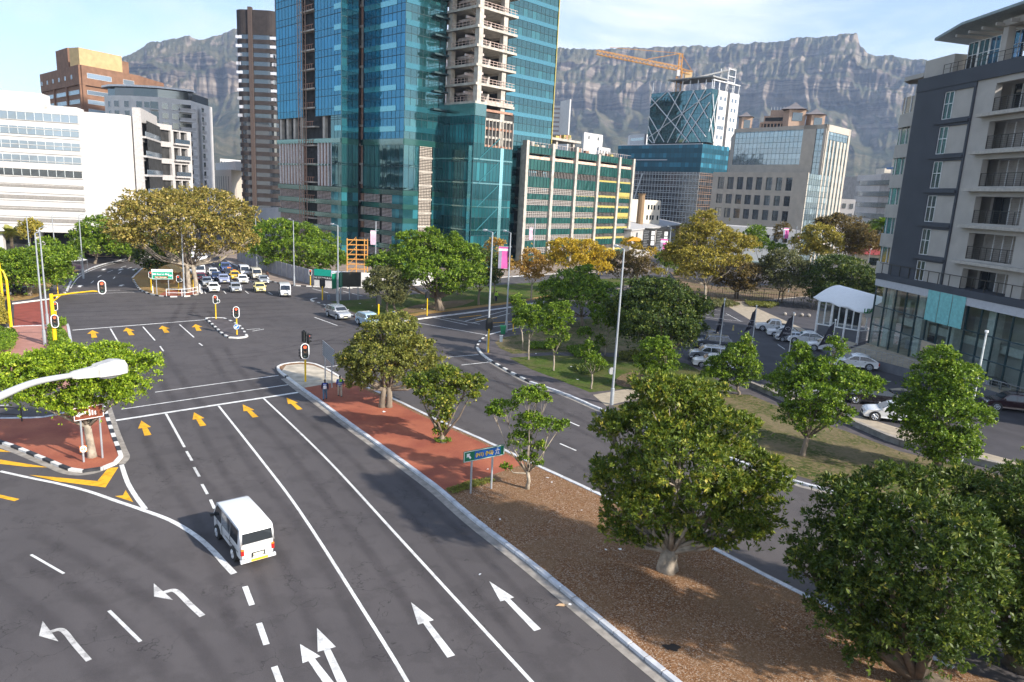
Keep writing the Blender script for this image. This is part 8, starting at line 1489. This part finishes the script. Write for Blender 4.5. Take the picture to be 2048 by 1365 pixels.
# street banners
pink = mat('banner_pink', (.62, .10, .34), .7, var=.08); bgrey = mat('banner_grey', (.26, .25, .33), .7); bpale = mat('banner_pale_pink', (.75, .50, .60), .7)
def banner(bx_, x0, y0, x1, y1, lab, base=None, pale=False, pole=None):
    b_ = G(*bx_, .1)*V((1, 1, 0)) if base is None else base; tl, br = onbase(b_, x0, y0), onbase(b_, x1, y1); u = V((1, .1, 0)); u /= np.linalg.norm(u); w = abs(br[0]-tl[0])/u[0]; z0_, z1 = br[2], tl[2]; r_ = wroot('street_banner', tl, lab, 'banner'); P = lambda a, z_: V((tl[0], tl[1], 0))+u*a+V((0, .05*math.sin(z_*2), z_))
    def pl_(g, a, c, za, zb3, mi=0): n_ = 6; [g.poly([P(a, za+(zb3-za)*k/n_), P(c, za+(zb3-za)*k/n_), P(c, za+(zb3-za)*(k+1)/n_), P(a, za+(zb3-za)*(k+1)/n_)], [(0, 1, 2, 3)], mi) for k in range(n_)]
    h_ = z1-z0_
    one2('cloth', r_, [bpale if pale else pink, bgrey, wht], lambda g: (pl_(g, w*.34, w, z0_, z1-h_*.2, 0), pl_(g, 0, w*.34, z0_, z1-h_*.2, 1 if not pale else 0), pl_(g, 0, w, z1-h_*.2, z1-h_*.1, 2), pl_(g, 0, w, z1-h_*.1, z1, 0)))
    one2('bracket', r_, galv, lambda g: (g.tube([P(0, z1), P(w+.45, z1-.02)], .04, 5), g.tube([P(w*.6, z0_), P(w+.3, z0_-.05)], .04, 5)))
    if pole: t_ = onbase(b_, *pole); one2('pole', r_, galv, lambda g: g.tube([V((b_[0], b_[1], 0)), V((b_[0], b_[1], t_[2]))], .09, 8))
banner((1012, 665), 998, 493, 1015, 538, 'pink and grey street banner hanging on the right-hand corner lamp')
banner((0, 0), 1322, 478, 1334, 514, 'pink and grey banner below the black directory board', base=AT(1333, 553, 149)*V((1, 1, 0)))
banner((0, 0), 741, 461, 752, 490, 'faded pink banner in front of the louvred tower base', base=AT(751, 540, 135)*V((1, 1, 0)), pale=True, pole=(751, 443))
banner((0, 0), 1059, 455, 1065, 480, 'narrow faded pink banner before the podium', base=AT(1064, 560, 150)*V((1, 1, 0)), pale=True, pole=(1065, 437))
banner((0, 0), 1568, 456, 1578, 478, 'faded pink banner before the low white shops', base=AT(1580, 560, 160)*V((1, 1, 0)), pole=(1580, 452))
# flags on the car park
one2('door_seam', van, blackp, lambda g: [g.box(x-.008, x+.008, -.868, -.845, .45, 1.12) for x in (1.3, .5, -.8)]+[g.box(x-.008, x+.008, .845, .868, .45, 1.12) for x in (1.3, .5, -.8)]+[g.box(-2.262, -2.24, -.78, -.765, .48, 1.7), g.box(-2.262, -2.24, .765, .78, .48, 1.7), g.box(-2.262, -2.24, -.78, .78, .47, .48)])
one2('rain_gutter', van, MATS['sign_back'], lambda g: [g.box(-2.05, 1.5, s*.79-.012, s*.79+.012, 1.84, 1.86) for s in (-1, 1)])
fl_ = mat('flag_navy', (.022, .022, .035), .7, var=.1); fl_g = mat('flag_grey_print', (.35, .35, .38), .7)
def flag(bpx, tpx, fl, lab, cloth=True, r=.05):
    b_ = G(*bpx, .05)*V((1, 1, 0)); t_ = onbase(b_, *tpx); r_ = wroot('flag_pole', b_, lab, 'flagpole'); one2('pole', r_, mat('white_pole', (.62, .64, .64), .4), lambda g: g.tube([b_, V((b_[0], b_[1], t_[2]))], [r*1.3, r], 8)); one2('finial', r_, wht, lambda g: g.tube([V((b_[0], b_[1], t_[2]-.02)), V((b_[0], b_[1], t_[2]+.12))], r*2, 8))
    if cloth:
        w, za, zb3 = fl; d2 = V((-1, .25, 0)); d2 /= np.linalg.norm(d2); n_ = 7
        def P(s, t2): return b_+d2*(.05+s*w*(.35+.65*t2))+V((.12*math.sin(s*7+t2*3)*s, .25*math.sin(s*8+t2*2)*s, t_[2]-.25-(za+zb3*s*.55)*t2-zb3*.5*s*(1-t2)-.25*s))
        vs = [P(i/n_, j/n_) for i in range(n_+1) for j in range(n_+1)]; fs = [(i*(n_+1)+j, i*(n_+1)+j+1, (i+1)*(n_+1)+j+1, (i+1)*(n_+1)+j) for i in range(n_) for j in range(n_)]; B2 = MB(); B2.poly(vs, fs); B2.build('cloth', fl_, r_, smooth=True)
        cpt = P(.5, .55); one2('emblem', r_, fl_g, lambda g: (g.tube([cpt+V((.28*math.cos(a), -.3, .17*math.sin(a))) for a in np.linspace(-1.2, 4.3, 14)], .025, 4))); put_text('INFINITI', .26, fl_g, r_, cpt+V((0, -.3, -.55))-V(r_['wm']), -d2, V((-.2, -1, 0)))
flag((1436, 722), (1450.7, 600), (.6, 3.2, .6), 'flagpole with a limp furled navy flag, leftmost on the car park')
flag((1500, 722), (1515, 613), (.95, 2.2, .8), 'flagpole with navy flag before the white pickup')
flag((1573, 742), (1588, 627), (1.35, 2.2, .4), 'flagpole with the widest navy flag before the white saloons')
flag((1655, 752), (1670, 641), (1.35, 2.2, .6), 'flagpole with navy flag in front of the white crossover')
flag((1919, 945), (1967, 664), None, 'bare white flagpole beside the leaning dark tree', False, .06)
flag((1693, 622), (1701, 542), None, 'bare white flagpole behind the canvas pavilion', False, .06)
# ---------------------------------------------------------------- small things
b_ = G(1006, 668, .12); r_ = wroot('litter_bin', b_, 'dark green litter bin on the corner pavement', 'bin'); gb_ = mat('bin_green', (.01, .16, .07), .5); one2('bin_body', r_, gb_, lambda g: g.poly([b_+V((x*w, y*w, z_)) for z_, w in ((.0, .27), (1.0, .36)) for x, y in ((-1, -1), (1, -1), (1, 1), (-1, 1))], [(3, 2, 1, 0), (4, 5, 6, 7), (0, 1, 5, 4), (1, 2, 6, 5), (2, 3, 7, 6), (3, 0, 4, 7)])); one2('lid', r_, gb_, lambda g: g.box(b_[0]-.4, b_[0]+.4, b_[1]-.42, b_[1]+.4, 1.12, 1.2))
b_ = G(1002, 684, .12); r_ = wroot('service_box', b_, 'small blue-grey service box on the corner pavement', 'service box'); one2('cabinet', r_, mat('box_grey', (.16, .20, .25), .6), lambda g: g.box(b_[0]-.18, b_[0]+.18, b_[1]-.15, b_[1]+.15, .1, .85)); one2('cap', r_, mat('box_cap', (.25, .28, .3), .6), lambda g: g.box(b_[0]-.22, b_[0]+.22, b_[1]-.19, b_[1]+.19, .85, .92))
for x, y, lab in ((657.5, 600, 'small blue-grey post on the park lawn tip'), (787, 634, 'small grey post under the grey-green tree')): b_ = G(x, y, .12); tag(one2('service_post', None, MATS['box_grey'], lambda g: (g.tube([b_, b_+V((0, 0, .7))], .2, 10), g.tube([b_+V((0, 0, .7)), b_+V((0, 0, .8))], [.24, .12], 10))), lab, 'post')
for i, (x, y) in enumerate(((1569, 631), (1587, 632), (1603, 633), (1617, 634))): b_ = G(x, y, .06); tag(one2('stone_ball', None, conc, lambda g: g.tube([b_+V((0, 0, z_)) for z_ in (0, .1, .25, .4, .5, .55)], [.22, .32, .36, .3, .18, .03], 12)), ['pale concrete ball farthest left of the row of four', 'pale concrete ball second from the left in the row', 'pale concrete ball third from the left in the row', 'pale concrete ball nearest the pavilion'][i], 'stone ball', 'concrete balls by the pavilion')
for i, (x, y) in enumerate(((1437, 660), (1466, 661))): b_ = G(x, y, .06); tag(one2('cone_post', None, mat('yellow_post_paint', (.45, .36, .14), .7), lambda g: g.tube([b_, b_+V((0, 0, .1)), b_+V((0, 0, .75))], [.2, .15, .09], 8)), ['short yellowish post on the car park, left one', 'short yellowish post on the car park, right one'][i], 'post', 'short posts on the car park')
gr_ = [G(x, y, .13) for x, y in ((333, 593), (358, 593.5), (377, 592.5), (396, 588))]; r_ = wroot('pedestrian_rail', gr_[0], 'white pedestrian guard rail along the tip of the tree island', 'guard rail'); one2('rail', r_, wht, lambda g: ([g.tube([p+V((0, 0, h_)) for p in gr_], .04, 5) for h_ in (.55, 1.1)])); one2('upright', r_, wht, lambda g: [g.tube([p, p+V((0, 0, 1.1))], .045, 5) for p in resample(gr_, 2.2)])
for (x, y, lab) in ((306, 587, 'white marker post by the left green sign'), (400, 586, 'white marker post at the right tip of the tree island')): b_ = G(x, y, .12); tag(one2('marker_post', None, wht, lambda g: g.tube([b_, b_+V((0, 0, 1.3)), b_+V((0, 0, 1.4))], [.07, .07, .02], 8)), lab, 'post')
gr_ = [G(x, y, .13) for x, y in ((-30, 840), (44, 843))]; r_ = wroot('pipe_rail', gr_[0], 'dark low pipe rail on the brick island at the left edge', 'rail'); one2('rail', r_, railm, lambda g: [g.tube([p+V((0, 0, h_)) for p in gr_], .04, 5) for h_ in (.5, 1.0)]); one2('upright', r_, railm, lambda g: [g.tube([p, p+V((0, 0, 1.05))], .05, 5) for p in gr_])
# hut with pointed orange roof behind the green sign and the white gazebo at the left
b_ = G(340, 565, .12); r_ = wroot('timber_hut', b_, 'small timber hut with a tan pitched roof under the big tree', 'hut'); one2('wall', r_, mat('hut_wood', (.28, .17, .08), .9), lambda g: g.box(b_[0]-1.6, b_[0]+1.6, b_[1]-1, b_[1]+1, 0, 2.0)); one2('roof', r_, mat('hut_roof', (.50, .33, .14), .9), lambda g: g.poly([b_+V(q) for q in ((-2.1, -1.4, 1.9), (2.1, -1.4, 1.9), (2.1, 1.4, 1.9), (-2.1, 1.4, 1.9), (0, -1.4, 3.1), (0, 1.4, 3.1))], [(0, 1, 4), (1, 2, 5, 4), (2, 3, 5), (3, 0, 4, 5), (3, 2, 1, 0)]))
b_ = G(153, 546, .12); r_ = wroot('vendor_stall', b_, 'vendor stall with white and grey canopy on the left pavement', 'stall'); one2('canopy', r_, white_w, lambda g: g.poly([b_+V(q) for q in ((-1.2, -1, 2.0), (1.6, -1, 2.3), (1.6, 1, 2.3), (-1.2, 1, 2.0), (.3, 0, 2.9))], [(0, 1, 4), (1, 2, 4), (2, 3, 4), (3, 0, 4)])); one2('table', r_, sback, lambda g: g.box(b_[0]-1.2, b_[0]+1.2, b_[1]-.6, b_[1]+.5, .75, .85)); one2('leg', r_, galv, lambda g: [g.tube([b_+V((x, y, 0)), b_+V((x, y, 2.2))], .04, 5) for x in (-1.1, 1.5) for y in (-.9, .9)]); one2('goods', r_, mat('purple_goods', (.18, .12, .16), .8), lambda g: g.box(b_[0]-1.1, b_[0]+.8, b_[1]-.5, b_[1]+.4, .85, 1.5))
# ---------------------------------------------------------------- people
skin = mat('dark_skin', (.07, .04, .028), .6, var=.05); hairm = mat('black_hair', (.012, .01, .009), .9)
def person(bpx, h_, label, top, trs, shoe, step=.18, turn=0., extras=None, z0=.13, topm2=None, pos=None, sh=True):
    base = G(*bpx, z0) if pos is None else V(pos); root = empty('person', base, label, 'person'); f_ = base*V((1, 1, 0)); f_ /= np.linalg.norm(f_); a = math.atan2(f_[0], f_[1])+turn; f_ = V((math.sin(a), math.cos(a), 0)); s_ = V((f_[1], -f_[0], 0)); k = h_/1.75
    P = lambda x, y, z_: (s_*x+f_*y+V((0, 0, z_)))*k
    # skeleton: (name: position, radius); body is one skinned surface
    pts_ = [(0, 0, .95, .135), (0, .0, 1.15, .13), (0, .0, 1.36, .155), (0, .0, 1.49, .06), (0, .015, 1.56, .062), (0, .03, 1.655, .098), (0, .03, 1.72, .07)]
    ed = [(0, 1), (1, 2), (2, 3), (3, 4), (4, 5), (5, 6)]
    for sg in (-1, 1):
        i = len(pts_); st_ = step*sg; pts_ += [(sg*.095, 0, .88, .10), (sg*.1, st_*.45+.03, .5, .064), (sg*.1, st_-(.05 if st_ < 0 else 0), .09, .043), (sg*.115, st_+.1, .045, .04), (sg*.118, st_+.17, .035, .032)]; ed += [(0, i), (i, i+1), (i+1, i+2), (i+2, i+3), (i+3, i+4)]
        j = len(pts_); aw = -st_*.9; pts_ += [(sg*.19, 0, 1.42, .06), (sg*.245, aw*.3-.02, 1.15, .045), (sg*.26, aw+.05, .93, .034), (sg*.262, aw+.08, .86, .036), (sg*.258, aw+.1, .80, .022)]; ed += [(2, j), (j, j+1), (j+1, j+2), (j+2, j+3), (j+3, j+4)]
    me = bpy.data.meshes.new('body'); me.from_pydata([tuple(P(*q[:3])) for q in pts_], ed, []); me.materials.append(skin); ob = bpy.data.objects.new('body', me); COL.objects.link(ob); ob.parent = root
    md = ob.modifiers.new('Skin', 'SKIN'); me.skin_vertices[0] if me.skin_vertices else None
    if not me.skin_vertices: bpy.context.view_layer.objects.active = ob
    for i, q in enumerate(pts_): v_ = me.skin_vertices[0].data[i]; rr = q[3]*k; v_.radius = (rr, rr*(.72 if i in (0, 1, 2) else 1)); 
    me.skin_vertices[0].data[0].use_root = True; sb_ = ob.modifiers.new('sub', 'SUBSURF'); sb_.levels = 1; sb_.render_levels = 2
    one2('hair', root, hairm, lambda g: g.poly([P(.088*math.cos(t_)*math.cos(e), .02+.1*math.sin(t_)*math.cos(e), 1.685+.095*math.sin(e)) for e in np.linspace(-.25, 1.5, 5) for t_ in np.arange(10)*.6283], [(i*10+j, i*10+(j+1) % 10, (i+1)*10+(j+1) % 10, (i+1)*10+j) for i in range(4) for j in range(10)]))
    def ring(g, cx, cy, z_, rx_, ry_, zs_): pass
    def lofted(g, rows_, mi=0):
        n_ = 12; vs = [P(c_x+rx*math.cos(t_), c_y+ry*math.sin(t_), z_) for (c_x, c_y, z_, rx, ry) in rows_ for t_ in np.arange(n_)*2*math.pi/n_]; g.poly(vs, [(i*n_+j, i*n_+(j+1) % n_, (i+1)*n_+(j+1) % n_, (i+1)*n_+j) for i in range(len(rows_)-1) for j in range(n_)]+[tuple(range(n_-1, -1, -1)), tuple((len(rows_)-1)*n_+j for j in range(n_))], mi)
    zz = [.86, .95, 1.02, 1.09, 1.16, 1.23, 1.30, 1.37, 1.43, 1.485]; wd = [.185, .18, .175, .175, .18, .19, .2, .205, .185, .09]
    def tp_(g):
        for i in range(9): lofted(g, [(0, 0, zz[i], wd[i], wd[i]*.66), (0, 0, zz[i+1], wd[i+1], wd[i+1]*.66)], (i % 2) if topm2 else 0)
    one2('shirt', root, [top]+([topm2] if topm2 else []), tp_)
    for sg in (-1, 1):
        st_ = step*sg; aw = -st_*.9
        one2('sleeve', root, top, lambda g: lofted(g, [(sg*.19, 0, 1.46, .07, .07), (sg*.23, aw*.15, 1.28, .068, .068), (sg*.252, aw*.4, 1.1, .058, .06)]+([(sg*.262, aw+.04, .93, .048, .05)] if sh else [])))
        one2('trouser_leg', root, trs, lambda g: lofted(g, [(sg*.118, st_-(.05 if st_ < 0 else 0), .09, .07, .075), (sg*.105, st_*.45+.03, .5, .082, .085), (sg*.095, 0, .86, .115, .12), (sg*.05, 0, .97, .12, .125)]))
        one2('shoe', root, shoe, lambda g: lofted(g, [(sg*.118, st_+.05, .0, .055, .135), (sg*.118, st_+.05, .05, .055, .13), (sg*.118, st_+.0, .1, .045, .07)]))
    if extras: extras(root, P, lofted)
    return root
den = mat('blue_denim', (.08, .14, .22), .9, var=.15, scale=8); navy = mat('navy_jacket', (.012, .012, .05), .8); khaki = mat('khaki_trousers', (.42, .36, .28), .9); blks = mat('black_shoe', (.015, .012, .012), .6); s1 = mat('shirt_blue', (.01, .06, .35), .8); s2 = mat('shirt_pale_stripe', (.45, .55, .75), .8); limeb = mat('lime_bag', (.35, .8, .02), .7); whb = mat('white_pack', (.75, .74, .78), .8); bluey = mat('royal_blue_panel', (.01, .07, .42), .8)
def e1(root, P, lf):
    one2('backpack', root, whb, lambda g: lf(g, [(0, -.17, .98, .12, .07), (0, -.2, 1.02, .14, .09), (0, -.2, 1.22, .14, .09), (0, -.17, 1.27, .11, .06)]))
    one2('back_panel', root, [bluey, s2], lambda g: (lf(g, [(0, -.06, 1.3, .17, .1), (0, -.05, 1.46, .14, .085)], 0)))
    put_text('SERVICE', .075, wht, root, P(0, -.175, 1.37), V((P(1, 0, 0))), -V(P(0, 1, 0)), bold=.004)
person((650, 799), 1.72, 'person walking in a navy jacket with a white pack on the back and blue jeans', navy, den, blks, .12, extras=e1)
def e2(root, P, lf): one2('shoulder_bag', root, limeb, lambda g: lf(g, [(.05, -.14, 1.28, .09, .06), (.06, -.16, 1.38, .12, .08), (.08, -.12, 1.48, .1, .07)])); one2('collar', root, s2, lambda g: lf(g, [(0, 0, 1.42, .13, .09), (0, 0, 1.5, .07, .07)]))
person((680, 793), 1.82, 'person walking in a blue and white hooped shirt with a lime green bag', s1, khaki, blks, -.16, extras=e2, topm2=s2, sh=False)
hv_ = mat('hi_vis_green', (.45, .75, .05), .7, emit=0)
person((992, 603), 1.75, 'person in a lime safety vest standing on the far lawn', hv_, navy, blks, .08, turn=2.8)
person((534.7, 561), 1.75, 'person in dark brown clothes walking along the hoarding', mat('brown_coat', (.10, .05, .035), .8), navy, blks, .15, turn=.4)
person((442, 543), 1.75, 'person in a yellow-green vest standing among the queuing cars', hv_, navy, blks, .05, turn=3., z0=.01)
person((142, 551), 1.7, 'person in dark clothes beside the vendor stall', navy, navy, blks, .06, turn=1.)
